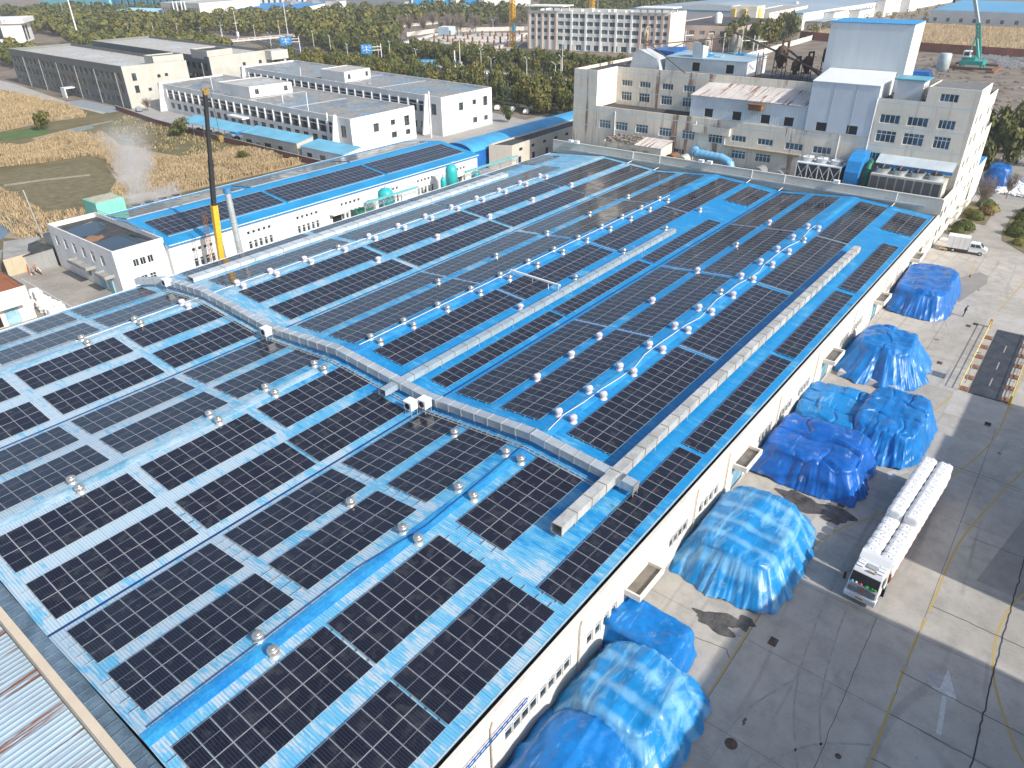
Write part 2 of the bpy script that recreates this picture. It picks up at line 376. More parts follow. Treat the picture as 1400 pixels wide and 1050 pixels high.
SHEETBLUE = mat_sheet('blue_rib_roof', (.02, .29, .58), .6, 0, (.05, .36, .60), .4, .5); SHEETCYAN = mat_sheet('pale_cyan_roof', (.16, .44, .60), .6, 0, (.36, .56, .64), .5, .6)
SHEETREDR = mat_sheet('red_brown_roof', (.30, .11, .05), .4, 0, (.16, .06, .03), .6, .8, .3)
BRICK = plain('red_brick', (.23, .10, .07), .9, 0, .25, 1.5); BARK = plain('bark', (.10, .075, .055), .95, 0, .3, 4.); TWIG = plain('bare_twigs', (.20, .165, .135), .95, 0, .25, 3.)
LEAFS = [mat_leaf('leaf_dark', (.042, .062, .022), (.075, .095, .03)), mat_leaf('leaf_olive', (.12, .12, .03), (.20, .17, .04)), mat_leaf('leaf_mid', (.075, .095, .028), (.125, .13, .036))]
REED = plain('dry_reeds', (.40, .30, .17), .95, 0, .2, .12, (.50, .39, .24)); SOIL = plain('bare_soil', (.19, .15, .115), .95, 0, .3, .08, (.27, .215, .16))
GRASSY = plain('short_grass', (.13, .12, .05), .95, 0, .25, .15, (.20, .16, .075)); GREENF = plain('green_field', (.085, .14, .035), .95, 0, .25, .3)
YLINE = plain('worn_yellow_line', (.52, .36, .07), .8, 0, .12, 1.2, (.42, .33, .16)); WLINE = plain('worn_white_line', (.55, .56, .55), .8, 0, .2, 3.)
STAIN = plain('wet_stain', (.05, .046, .042), .55, 0, .5, .8, (.15, .14, .13)); BAGW = plain('white_bag', (.80, .80, .80), .75, 0, .06, 3., bump=.25, rnd=True)
SKIN = plain('skin', (.45, .27, .19), .6, 0, .06, 5.); CLOTH = plain('dark_cloth', (.02, .021, .025), .9, 0, .2, 6.); HAIR = plain('black_hair', (.012, .011, .01), .6, 0, .2, 8.)
WEIGH = plain('steel_deck', (.035, .045, .065), .6, .2, .35, .7, (.075, .085, .10))
HAZE = .00016
SUN_E, SKY_S, EXPO = 3.9, .14, 0.36
g = MB(); g.box(-700, -900, -3, 2600, 2200, -.06); struct('ground', g, SOIL)
SHADOWERS = [(-40, 45.4, -42, -26.5, 24.4), (53.9, 76, -40, -24, 18.0), (76, 87.5, -36, -22, 16.2)]
g = MB(); g.poly([(-40, -60), (145, -60), (145, 17.6), (137, 17.6), (137, 18), (4, 18), (-40, 18)], 0.); struct('yard', g, YARD)
# ---------------------------------------------------------------- main solar hall
RZ, DROP, HS = 7.3, 1.05, 13.1
RID = [31.2, 57.2, 83.4]; VAL = [44.2, 70.2]
EY0, EY1, EX0, EX1 = 18.2, 97.3, 6.0, 136.2
def roofz(y):
    d = min(abs(y-r) for r in RID); return RZ-DROP*d/HS
hall = thing('factory_hall', 'long low factory hall whose blue ribbed roof carries the solar arrays', 'factory', (EX0, EY0, 0))
OFF = (-EX0, -EY0, 0)
def hpart(name, mb, m): return mb.build(name, m, hall, OFF)
cuts = [EY0, RID[0], VAL[0], RID[1], VAL[1], RID[2], EY1]
for a, b in zip(cuts[:-1], cuts[1:]):
    r = MB(); za, zb = roofz(a), roofz(b)
    r.hexa([(EX0, a, za-.12), (EX1, a, za-.12), (EX1, b, zb-.12), (EX0, b, zb-.12)], [(EX0, a, za), (EX1, a, za), (EX1, b, zb), (EX0, b, zb)])
    hpart('roof', r, ROOF)
CAPM = plain('blue_ridge_cap', (.012, .24, .68), .4, 0, .2, .5, (.06, .42, .70)); CAPW = plain('faded_ridge_cap', (.10, .42, .62), .5, 0, .25, .35, (.50, .62, .70))
GUTM = plain('dark_blue_gutter', (.006, .045, .16), .6, 0, .3, 1.); SLATE = plain('slate_flashing', (.10, .16, .23), .6, 0, .3, .8, (.16, .24, .32))
for k, y in enumerate(RID):
    for xa, xb, m in ((EX0, 41, CAPW if k else CAPM), (43, EX1, CAPM if k < 2 else CAPW)):
        r = MB(); z = RZ
        r.hexa([(xa, y-.55, z-.02), (xb, y-.55, z-.02), (xb, y, z+.02), (xa, y, z+.02)], [(xa, y-.55, z+.012), (xb, y-.55, z+.012), (xb, y, z+.07), (xa, y, z+.07)])
        r.hexa([(xa, y, z+.02), (xb, y, z+.02), (xb, y+.55, z-.02), (xa, y+.55, z-.02)], [(xa, y, z+.07), (xb, y, z+.07), (xb, y+.55, z+.012), (xa, y+.55, z+.012)])
        hpart('ridge_cap', r, m)
for y in VAL:
    r = MB(); r.box(EX0, y-.11, roofz(y)-.05, EX1, y+.11, roofz(y)+.025); hpart('valley_gutter', r, GUTM)
# yard-side wall: openings for windows and roller doors
WY = 17.5
doors = [35.2, 54.6, 79.8, 100.6, 120.3]
wins = []
for a, b in [(20.6, 24.), (23.9+.3, 27.8), (29.6, 33.9), (41.9, 45.2), (47.2, 51.3), (60.5, 64.), (66., 69.6), (71.5, 75.2), (86., 89.5), (91.5, 95.5), (106.5, 110.), (112.4, 116.2), (125.6, 128.8), (130.4, 134.2), (8., 12.), (14., 18.)]:
    wins += row(a, b, 4, .80, 2.3, 3.6, 1, 1)
ops = wins+[(d, d+2.7, .02, 3.3) for d in doors]
ops = [(a-4.6, b-4.6, c, d, *e) for a, b, c, d, *e in ops]
w = MB(); wall_open(w, (4.6, WY), (137.4, WY), 0, 6.35, ops, .13)
w.quad((4.6, WY, 6.35), (137.4, WY, 6.35), (137.4, WY+.28, 6.35), (4.6, WY+.28, 6.35)); w.quad((137.4, WY+.28, 5.8), (4.6, WY+.28, 5.8), (4.6, WY+.28, 6.35), (137.4, WY+.28, 6.35))
hpart('wall', w, CREAM)
put_windows(hall, (EX0, EY0, 0), (4.6, WY), (137.4, WY), [o for o in ops if o[3] > 3.4], .13, WFRAME, GLASS, 1, 1)
w = MB(); w.box(4.6, WY+.25, 5.75, 137., EY0+.05, 5.85); hpart('eave_gutter', w, DARK)  # near-black floor: the shade in the eave gap is put into its colour
w = MB(); w.box(EX0, EY0-.06, roofz(EY0)-.22, EX1, EY0-.004, roofz(EY0)+.02); hpart('eave_trim', w, plain('pale_blue_trim', (.35, .50, .60), .5))
for k, d in enumerate(doors):
    m = MB(); m.box(d+.02, WY+.11, .03, d+2.68, WY+.2, 3.29)
    for i in range(7): m.box(d+.15+i*.37, WY+.08, .1, d+.2+i*.37, WY+.107, 3.2)
    hpart('door', m, BLUEL)
    c = MB(); c.box(d-.5, WY-1.35, 3.42, d+3.25, WY-.003, 3.6); z = 3.62
    c.box(d-.5, WY-1.35, z, d+3.25, WY-1.2, z+.34).box(d-.5, WY-1.2, z, d-.35, WY-.003, z+.34).box(d+3.1, WY-1.2, z, d+3.25, WY-.003, z+.34)
    cc = hpart('door_canopy', c, CREAM)
    c = MB(); c.box(d-.34, WY-1.19, 3.61, d+3.09, WY-.004, 3.66); e = c.build('canopy_top', mat_wetroof('canopy_tar', (.20, .18, .15), (.07, .07, .07), .7) if k == 0 else bpy.data.materials['canopy_tar'], cc)
for x in (19.2, 28.6, 46.2, 52.6, 65., 76.5, 90.5, 105., 111.3, 124.5, 129.6):
    p = MB(); p.tube([(x, WY-.12, .1), (x, WY-.12, 5.4), (x+.25, WY-.1, 5.9)], .055); hpart('downpipe', p, plain('old_pipe', (.55, .48, .38), .7, 0, .25, 2.))
# a blue frame for cables on the near wall
p = MB(); p.bar((8, WY-.2, 4.75), (22.6, WY-.2, 4.75), .06).bar((8, WY-.2, 4.45), (22.6, WY-.2, 4.45), .06)
for i in range(30): p.bar((8+i*.5, WY-.2, 4.45), (8.25+i*.5, WY-.2, 4.75), .03)
hpart('cable_bracket', p, BLUED)
p = MB(); p.box(4.6, WY-.02, .03, 137., WY-.004, .55); hpart('plinth', p, plain('grey_plinth', (.36, .35, .33), .9, 0, .3, .5))
# hidden sides
w = MB(); w.quad((137.4, EY1, 0), (4.6, EY1, 0), (4.6, EY1, 6.1), (137.4, EY1, 6.1)); w.quad((4.6, EY1, 0), (4.6, WY, 0), (4.6, WY, 6.2), (4.6, EY1, 6.2)); hpart('rear_wall', w, CREAM)
w = MB(); w.box(4.55, WY, 5.6, 5.05, EY1, 6.75); hpart('near_parapet', w, mat_wall('tan_parapet', (.62, .52, .40), .2, (.35, .28, .2)))
w = MB(); w.box(5.05, WY+.3, 6.0, EX0+.02, EY1, 6.2)
for i in range(90): y = 19+i*.87; w.box(5.06, y, 6.2, EX0-.05, y+.05, 6.26)
hpart('end_flashing', w, SLATE)
w = MB(); w.box(EX1, EY0, 6.0, 137., EY1, 6.25); hpart('end_trough', w, TARROOF)
w = MB(); w.box(137., WY, 5.5, 137.4, 97.3, 8.85).box(136.97, WY+.2, 8.86, 137.45, 97.3, 9.0); hpart('far_parapet', w, BEIGE)
w = MB()
for y in VAL+[RID[0]-6.5, RID[1]-6.7, 76.5]: w.tube([(134.6, y, roofz(y)+.35), (136.8, y, roofz(y)+.5), (136.85, y, 9.1)], .07)
hpart('overflow_pipe', w, WHITEP)
w = MB(); w.box(136.5, 20, 7.35, 136.95, 96, 7.6); hpart('cable_tray', w, GALV)
w = MB(); w.box(EX0, EY1-.02, roofz(EY1)-.3, EX1, EY1+.14, roofz(EY1)+.05); hpart('eave_trim', w, plain('white_trim', (.72, .75, .78), .5, 0, .08, 1.))
# ---------------------------------------------------------------- solar arrays
PW, PL, PITX, PITY = 1.134, 2.278, 1.1735, 2.31
pm = MB(); pm.box(-PW/2, -PL/2, -.035, PW/2, PL/2, 0, 1); pm.f[1:2] = [[4, 5, 6, 7]]; pm.m[1] = 0
PANEL = pm.mesh('solar_panel', [CELL, ALU])
RAILC = {}
SIDE = ['row along the yard-side eave', 'row yard-side of the first ridge', 'row behind the first ridge', 'row yard-side of the first valley',
        'row behind the first valley', 'row yard-side of the middle ridge', 'row behind the middle ridge', 'row yard-side of the far valley',
        'row behind the far valley', 'row yard-side of the last ridge', 'row behind the last ridge', 'row along the far left eave']
def array(rowi, seq, x0, nx, yc, ny):
    sgn = 1 if any(r-HS <= yc <= r for r in RID) else -1
    ang = math.atan(DROP/HS)*sgn; zc = roofz(yc)+.17
    big = 'double' if ny == 2 else 'single'
    t = thing('solar_array', f'{big} solar array, {ORD[seq]} from the near end, {SIDE[rowi]}', 'solar array', (x0, yc, zc), 0, 'solar arrays on the factory roof')
    t.rotation_euler = (ang, 0, 0)
    for i in range(nx):
        for j in range(ny): link('solar_panel', PANEL, t, ((i+.5)*PITX, (j-(ny-1)/2)*PITY, 0))
    L = nx*PITX
    if nx not in RAILC:
        e_ = .56 if nx == 9 else .12; r = MB(); r.box(-e_, -.02, -.085, L+e_, .02, -.04)
        for q in range(int(L/1.2)+1): r.box(q*1.2, -.03, -.17, q*1.2+.06, .03, -.085)
        RAILC[nx] = r.mesh('mounting_rail', ALU)
    for j in range(ny):
        for s in (-.55, .55): link('mounting_rail', RAILC[nx], t, (0, (j-(ny-1)/2)*PITY+s, 0))
NB = [(6.9, 9), (18.5, 9), (30.1, 9)]; FB = [(45., 18), (66.8, 18), (89.1, 19), (112., 19)]
def spread(rowi, yc, ny, blocks):
    for s, b in enumerate(blocks): array(rowi, s, b[0], b[1], b[2] if len(b) > 2 else yc, b[3] if len(b) > 3 else ny)
spread(0, 20., 1, [(6.7, 9, 21.3, 2), (17.4, 9, 21.3, 2), (28.8, 18), (50.6, 18), (72.6, 18), (95., 18), (122.6, 9, 20.9, 2)])
spread(1, 27.35, 2, [(6.7, 9), (17.45, 9), (29.9, 9), (44.8, 18), (66.7, 18), (88.9, 19), (111.7, 19)])
spread(2, 35.3, 2, NB+FB); spread(3, 41.15, 2, NB+FB)
spread(4, 47.3, 2, [(6.9, 9), (18.1, 9), (29., 9), (45.1, 18, 46., 1), (66.8, 18, 46., 1), (89., 19, 46., 1), (122.8, 9)])
spread(5, 53.4, 2, NB+FB); spread(6, 61., 2, NB+FB); spread(7, 67.05, 2, NB+FB)
NB2 = [(18.6, 9), (30.2, 9)]; FB2 = [(45.5, 18), (67.6, 18), (89.6, 19), (112.4, 19)]
NB3 = [(6.9, 9)]+NB2
spread(8, 73.4, 2, NB3+FB2); spread(9, 79.8, 2, NB3+FB2)
spread(10, 87.5, 2, NB3+[(45.8, 18), (68.4, 18), (90.2, 28)])
spread(11, 93.85, 2, [(13.4, 9), (24.6, 4), (30.2, 8), (45.5, 18, 95.6, 1), (68.3, 18, 95.6, 1), (90.3, 18, 95.6, 1), (113., 8, 95.6, 1), (123.7, 8, 94.6, 2)])
# ---------------------------------------------------------------- roof turbines
def vent_proto(wrapped):
    t = thing('roof_vent', '', 'roof vent', (0, 0, -50), 0, 'round turbine vents on the factory roof')
    b = MB(); b.lathe((0, 0, 0), [(.40, 0), (.40, .04), (.27, .08), (.26, .34)], 16); b = b.build('base', STEELB if not wrapped else WRAP, t)
    h = MB()
    if wrapped: h.lathe((0, 0, .30), [(.25, 0), (.33, .05), (.37, .17), (.375, .30), (.32, .42), (.17, .50), (.04, .53)], 40, 0, False, -.16)
    else: h.lathe((0, 0, .30), [(.25, 0), (.35, .04), (.39, .14), (.39, .26), (.35, .36), (.24, .40), (.10, .42)], 40, 0, True, -.03)
    if wrapped:
        for z, r in ((.42, .375), (.55, .385), (.68, .345)): h.lathe((0, 0, z), [(r-.03, -.02), (r, 0), (r-.03, .02)], 20)
    else: h.lathe((0, 0, .69), [(.20, 0), (.21, .035), (.08, .06)], 16)
    hd = h.build('turbine_head', WRAP if wrapped else STEEL, t)
    return t, [(b, []), (hd, [])]
VT = {k: vent_proto(k) for k in (False, True)}
VUSED = {False: 0, True: 0}
def vent(x, y, wrapped, label):
    z = roofz(y); p, ch = VT[wrapped]
    if not VUSED[wrapped]:
        VUSED[wrapped] = 1; p.location = (x, y, z); p['label'] = label; p.rotation_euler = (0, 0, random.random()*6); return
    clone(p, (x, y, z), random.random()*6, label, None, None, ch)
VX = [14., 26.6, 32.8, 38.9, 46.8, 52., 57.8, 64., 70., 76.2, 82.4, 88.8, 95.4, 101.7, 108., 114.4]
RN = ['yard-side ridge', 'middle ridge', 'far left ridge']
for k, y in enumerate(RID):
    for i, x in enumerate(VX):
        if k == 2 and i < 1: continue
        for s in (.85, -.85):
            wr = (k == 0 and x > 42) or (k == 2 and x > 37)
            if k == 0 and (i, s) in ((10, .85), (14, -.85)): wr = False
            if k == 2 and (i, s) == (7, .85): wr = False
            vent(x+(.0 if s > 0 else -.1), y+s, wr, f"{'pale wrapped' if wr else 'bare steel'} vent, {ORD[i]} pair from the near end, {'left' if s > 0 else 'yard'} side of the {RN[k]}")
for y, xs, ws, nm in ((38.05, [26.6, 38.9, 51.5, 57.7, 63.3, 75.7, 88.3, 101.3, 114.2], {4, 5, 6, 3, 2, 8}, 'walkway behind the yard-side ridge'), (50.1, [64.2, 76.3, 89., 101.9, 114.1], {0}, 'walkway by the middle ridge duct'),
                      (63.95, [64.1, 76.3, 88.9, 101.1, 113.7], set(), 'walkway behind the middle ridge'), (76.55, [64.8, 77.2, 89.9, 101.9, 114.1], {0, 1, 2, 3, 4}, 'walkway behind the far valley')):
    for i, x in enumerate(xs): vent(x, y, i in ws, f"{'pale wrapped' if i in ws else 'bare steel'} single vent, {ORD[i]} on the {nm}")
# ---------------------------------------------------------------- ducts
OLDG = plain('weathered_duct', (.42, .43, .41), .6, .15, .2, .5, (.60, .60, .57))
def duct_path(name, label, pts, w, h, lift, step, mat_, open_end=None, group=None):
    """rectangular air duct following roof points (x, y) with raised flanges every step metres"""
    P = [Vector((x, y, roofz(y)+lift)) for x, y in pts]
    t = thing(name, label, 'air duct', tuple(P[0]), 0, group); o = tuple(P[0])
    b = MB(o); f = []
    for p, q in zip(P[:-1], P[1:]):
        d = (q-p); L = d.length; d.normalize(); s = d.cross(Vector((0, 0, 1))).normalized(); up = s.cross(d).normalized()
        def ring(c, e=0): return [tuple(c-s*(w/2+e)-up*e), tuple(c+s*(w/2+e)-up*e), tuple(c+s*(w/2+e)+up*(h+e)), tuple(c-s*(w/2+e)+up*(h+e))]
        a_, b_ = ring(p), ring(q); b.add(a_+b_, [(0, 1, 5, 4), (1, 2, 6, 5), (2, 3, 7, 6), (3, 0, 4, 7)])
        k = int(L/step)
        for i in range(k+1):
            c = p+d*(i*L/max(k, 1)); r0, r1 = ring(c-d*.035, .045), ring(c+d*.035, .045)
            m = MB(o); m.add(r0+r1, [(0, 1, 5, 4), (1, 2, 6, 5), (2, 3, 7, 6), (3, 0, 4, 7), (3, 2, 1, 0), (4, 5, 6, 7)]) if i not in (0,) else m.add(r0+r1, [(0, 1, 5, 4), (1, 2, 6, 5), (2, 3, 7, 6), (3, 0, 4, 7)])
            f.append(m)
            if i % 3 == 1:
                for e in (-1, 1):
                    g = c+s*e*(w/2-.1); b.cyl((g.x, g.y, roofz(g.y)), tuple(g), .04, .04, 6, 0)
    d = (P[-1]-P[-2]).normalized(); s = d.cross(Vector((0, 0, 1))).normalized(); up = s.cross(d).normalized(); c = P[-1]-d*.05
    b.add([tuple(c-s*w/2), tuple(c+s*w/2), tuple(c+s*w/2+up*h), tuple(c-s*w/2+up*h)], [(0, 1, 2, 3)])
    b.build('duct_body', mat_, t)
    fm = ALU if mat_ is GALV and len(pts) > 2 else (GALVD if mat_ is not OLDG else plain('flange_rusty', (.30, .26, .21), .7, .1, .35, .6))
    for m in f[:96]: m.build('flange', fm, t)
    d = (P[1]-P[0]).normalized(); s = d.cross(Vector((0, 0, 1))).normalized(); up = s.cross(d).normalized(); c = P[0]+d*.9
    e = MB(o); e.add([tuple(c-s*w/2), tuple(c+s*w/2), tuple(c+s*w/2+up*h), tuple(c-s*w/2+up*h)], [(3, 2, 1, 0)]); e.build('dark_mouth', DARK, t)
    return t
duct_path('air_duct', 'long square galvanised duct on the yard-side roof slope with an open near end', [(33.6, 22.95), (108.6, 22.95)], 0.88, .85, .5, 2.05, OLDG)
duct_path('air_duct', 'long square galvanised duct just behind the first valley, open end by the cross duct', [(39.5, 48.3), (101., 48.3)], 0.85, .62, .42, 2.05, plain('blue_grey_duct', (.38, .48, .54), .4, .3, .12, .4, (.48, .58, .64)))
duct_path('air_duct', 'cross duct stepping over all ridges of the roof', [(41.7, y) for y in (22., RID[0], VAL[0], RID[1], VAL[1], RID[2], 93.4)], 0.98, .74, .55, 1.5, GALV, None, None)
duct_path('air_duct', 'low broad pale duct running along the far left eave', [(44.4, 91.85), (113., 91.85)], 1.5, .55, .12, 2.4, plain('pale_duct', (.55, .60, .62), .45, .2, .15, .5, (.68, .73, .75)))
t = duct_path('air_duct', 'short galvanised duct stub dropping to the slope at the end of the cross duct', [(41.7, 22.35), (41.7, 20.9)], 0.9, .74, .55, 1.2, GALV)
d = duct_path('air_duct', 'bent duct elbow leaving the far left end of the cross duct at the eave', [(41.7, 93.4), (39.6, 96.9)], 0.95, .74, .55, 1.1, GALV)
for i, (x, y) in enumerate(((40.5, 68.9), (40.5, 43.4), (39.5, 44.3), (41.0, 91.6))):
    z = roofz(y); lab = ['white fan box beside the cross duct at the far valley', 'white fan box beside the cross duct at the first valley, yard-side one', 'white fan box at the first valley next to the open duct', 'white fan box at the far left end of the cross duct'][i]
    t = thing('fan_box', lab, 'fan box', (x, y, z), 0, 'white fan boxes beside the cross duct')
    b = MB((x, y, z)); b.box(x-.45, y-.5, z+.75, x+.45, y+.5, z+1.6).box(x-.5, y-.55, z+1.6, x+.5, y+.55, z+1.66); b.build('cabinet', WHITEP, t)
    for a in (-.38, .38):
        for c in (-.42, .42): b = MB((x, y, z)); b.bar((x+a, y+c, z-.02), (x+a, y+c, z+.75), .06); b.build('leg', GREYP, t)
    b = MB((x, y, z)); b.cyl((x-.455, y, z+1.18), (x-.47, y, z+1.18), .33, .33, 18); b.build('fan_grille', DARK, t)
# pipes, trays and cables lying on the roof
def tubeobj(name, label, cat, pts, r, m, group=None, n=7):
    b = MB(pts[0]); b.tube(pts, r, n); return tag(b.build(name, m), label, cat, group)
z0 = RZ+.75
t = thing('pipe_bridge', 'white pipe bridge crossing a solar array beside the middle ridge', 'pipe', (71.2, 57., RZ))
b = MB((71.2, 57., RZ)); b.bar((71.2, 57.2, z0), (71.4, 49.2, z0-.3), .22); b.build('pipe', WHITEP, t)
for y in (56.8, 53.6, 51., 49.4):
    b = MB((71.2, 57., RZ)); b.bar((71.3, y, roofz(y)), (71.3, y, z0-.1), .1); b.build('support', WHITEP, t)
CBL = plain('white_conduit', (.75, .77, .78), .5, 0, .05, 1)
pts = []
for i, x in enumerate(range(44, 118, 3)): pts.append((x, RID[0]+.05+.28*sin(i*1.1)+.15*sin(i*2.3), RZ+.13))
tubeobj('cable_conduit', 'thin white conduit wandering along the yard-side ridge', 'conduit', pts, .038, CBL)
tubeobj('cable_conduit', 'straight white conduit along the far left ridge', 'conduit', [(26, RID[2]+1.25, roofz(RID[2]+1.25)+.08), (116, RID[2]+1.25, roofz(RID[2]+1.25)+.08)], .045, CBL)
tubeobj('cable_conduit', 'straight white conduit along the middle ridge', 'conduit', [(45, RID[1]+.75, RZ+.05), (118, RID[1]+.75, RZ+.05)], .04, CBL)
tubeobj('cable_conduit', 'dark cable run beside the near part of the yard-side ridge', 'conduit', [(6.5, RID[0]+.7, RZ+.03), (22, RID[0]+.75, RZ+.03), (28, RID[0]-.1, RZ+.12), (41, RID[0]+.5, RZ+.05)], .045, GUTM)
t = thing('cable_tray', 'grey ladder tray lying beside the cross duct on its near side', 'cable tray', (40.6, 24, roofz(24)))
o = (40.6, 24, roofz(24)); b = MB(o); ys = [24, RID[0], VAL[0], RID[1], VAL[1], RID[2], 92.]
for p, q in zip(ys[:-1], ys[1:]):
    for e in (0, .32): b.bar((40.35+e, p, roofz(p)+.16), (40.35+e, q, roofz(q)+.16), .07, .09)
b.build('side_rail', GALV, t); b = MB(o)
for i in range(112): y = 24.2+i*.6; b.bar((40.35, y, roofz(y)+.16), (40.67, y, roofz(y)+.16), .05)
b.build('rung', GALV, t)['kind'] = 'stuff'
# cable bridges in the gaps between arrays
WLK = plain('walkway_grey', (.40, .45, .48), .6, .1, .2, 2., (.55, .60, .62))
n_ = 0
for yc in (35.3, 41.15, 53.4, 61., 67.05, 73.4, 79.8, 27.35):
    for x, m in ((66.5, CBL), (88.75, CBL), (111.7, CBL)):
        y0, y1 = yc-2.3, yc+2.3; o = (x, y0, roofz(y0)); b = MB(o)
        for e in ((-.3, .3) if m is WLK else (0,)): b.bar((x+e, y0, roofz(y0)+.1), (x+e, y1, roofz(y1)+.1), .06, .06)
        if m is WLK:
            for i in range(4): y = y0+.5+i*1.2; b.bar((x-.5, y, roofz(y)+.13), (x+.5, y, roofz(y)+.13), .05)
        tag(b.build('cable_tray', m), f'cable tray in far gap {("one","two","three")[[66.5,88.75,111.7].index(x)]}, {SIDE[[27.35,35.3,41.15,0,53.4,61.,67.05,73.4,79.8].index(yc)+1]}', 'cable tray', 'cable trays between the arrays')
# ---------------------------------------------------------------- yard: markings, stains, tarpaulin heaps, truck, van, person
def strip(name, pts, w, m, z=.004):
    b = MB((0, 0, 0)); L = []; R = []
    for i, p in enumerate(pts):
        a = Vector(pts[max(i-1, 0)]); c = Vector(pts[min(i+1, len(pts)-1)]); d = (c-a).normalized(); n = Vector((-d.y, d.x))
        L.append((p[0]+n.x*w/2, p[1]+n.y*w/2, z)); R.append((p[0]-n.x*w/2, p[1]-n.y*w/2, z))
    for i in range(len(pts)-1): b.quad(R[i], R[i+1], L[i+1], L[i])
    return struct(name, b, m)
def smooth(pts, n=6):
    out = []
    for i in range(len(pts)-1):
        p0, p1, p2, p3 = pts[max(i-1, 0)], pts[i], pts[i+1], pts[min(i+2, len(pts)-1)]
        for k in range(n):
            t = k/n; out.append(tuple(.5*(2*p1[j]+(p2[j]-p0[j])*t+(2*p0[j]-5*p1[j]+4*p2[j]-p3[j])*t*t+(3*p1[j]-p0[j]-3*p2[j]+p3[j])*t**3) for j in (0, 1)))
    return out+[pts[-1]]
strip('lane_marking', [(10, 9.6), (40.5, 9.6), (52, 9.5)], .13, YLINE); strip('lane_marking', smooth([(76, 6.6), (82.1, 5.5), (86, 4.75), (88.8, 4.4)]), .14, YLINE)
strip('lane_marking', [(20, -.7), (34.6, -.62), (41.3, -.55)], .16, YLINE); strip('lane_marking', [(41.9, -.55), (44.2, -.55)], .16, YLINE); strip('lane_marking', [(44.7, -.55), (47.6, -.6)], .16, YLINE); strip('lane_marking', [(48.2, -.65), (49.8, -.68)], .16, YLINE)
strip('lane_marking', smooth([(50.6, -.70), (53.1, -.8), (55.4, -.8), (60.2, -1.0), (65.4, -1.8), (75.8, -4.0), (82, -6.)]), .16, YLINE)
strip('lane_marking', smooth([(48., 9.6), (52.9, 8.7), (56.2, 7.6), (60.4, 5.4), (66, 2.9), (71.4, 1.1), (77.8, -.4), (82.8, -.9), (88.7, -1.02), (97.5, -1.15), (112, -1.25)]), .15, YLINE)
b = MB(); b.add([(66, 6.1, .004), (67.4, 6.6, .004), (69.3, 5.4, .004), (68.6, 4.9, .004), (67.6, 5.5, .004)], [(0, 1, 2, 3, 4)][:1] and [(4, 3, 2, 1, 0)]); struct('lane_arrow', b, plain('faint_white', (.46, .46, .45), .85, 0, .15, 2.))
strip('lane_marking', smooth([(38, -10.5), (41.3, -8.0), (42.9, -7.2), (45.0, -6.3), (47.3, -5.6), (49.7, -5.3), (52.2, -5.3), (54.8, -5.6), (57.2, -6.3), (61, -8)]), .16, YLINE)
strip('lane_marking', [(128, 9.8), (137, 10.5)], .15, YLINE); strip('lane_marking', [(108.5, 4.9), (122, 3.6), (150, 1.)], .15, YLINE)
b = MB(); b.quad((39.8, -3.75, .004), (43.1, -3.45, .004), (43.1, -3.15, .004), (39.8, -3.45, .004)); b.add([(43.1, -3.75, .004), (43.3, -4.0, .004), (45.7, -3.05, .004), (44.6, -2.9, .004), (43.4, -2.4, .004)], [(0, 1, 2, 3, 4)]); struct('lane_arrow', b, WLINE)
b = MB(); b.poly([(43.6, -2.9), (44.6, -2.95), (45.2, -2.4), (44.4, -1.9), (43.5, -2.2)], .006); struct('paint_patch', b, plain('scuffed_patch', (.40, .39, .38), .9, 0, .2, 2.))
def blot(name, c, rx, ry, seed, m, z=.005, n=40, rot=0):
    rr = random.Random(seed); ph = [rr.random()*6.3 for _ in range(6)]; pts = []
    for i in range(n):
        t = 2*pi*i/n; r = 1+.28*sin(2*t+ph[0])+.2*sin(3*t+ph[1])+.14*sin(5*t+ph[2])+.09*sin(9*t+ph[3])
        x, y = rx*r*cos(t), ry*r*sin(t); pts.append((c[0]+x*cos(rot)-y*sin(rot), c[1]+x*sin(rot)+y*cos(rot)))
    b = MB(); k = len(pts); b.add([(c[0], c[1], z)]+[(*p, z) for p in pts], [(0, 1+i, 1+(i+1) % k) for i in range(k)]); return struct(name, b, m)
blot('wet_stain', (39.6, 11.9), .8, 2.0, 3, STAIN, rot=.15); blot('wet_stain', (40.6, 10.4), .7, 1.0, 9, STAIN, .008)
blot('wet_stain', (57.8, 10.6), 1.3, 2.9, 5, STAIN, rot=-.1); blot('wet_stain', (57.3, 8.6), .8, 1.1, 4, STAIN, .008); blot('wet_stain', (35., 20), 1., .6, 8, STAIN)
b = MB()
for x0, x1, y0, y1 in ((82.6, 88.7, -.85, 4.55), (110, 116., -.6, 4.9)): b.quad((x0, y0, .010), (x1, y0, .010), (x1, y1, .010), (x0, y1, .010))
struct('concrete_apron', b, plain('pale_concrete', (.42, .40, .37), .9, 0, .15, .6))
b = MB(); b.poly([(116.5, 9.2), (127, 7.2), (130.5, 7.6), (131.5, 9.), (123, 12.8)], .004); struct('damp_patch', b, plain('damp_concrete', (.25, .24, .22), .9, 0, .12, .5))
JT = plain('joint_tar', (.05, .05, .052), .8, 0, .3, 2.); rj = random.Random(5)
def jag(pts, w, m, name='slab_joint'):
    out = []
    for a, c in zip(pts[:-1], pts[1:]):
        L = hypot(c[0]-a[0], c[1]-a[1]); k = max(2, int(L/.5))
        for i in range(k): out.append((a[0]+(c[0]-a[0])*i/k+rj.gauss(0, .025), a[1]+(c[1]-a[1])*i/k+rj.gauss(0, .025)))
    strip(name, out+[pts[-1]], w, m, .0065)
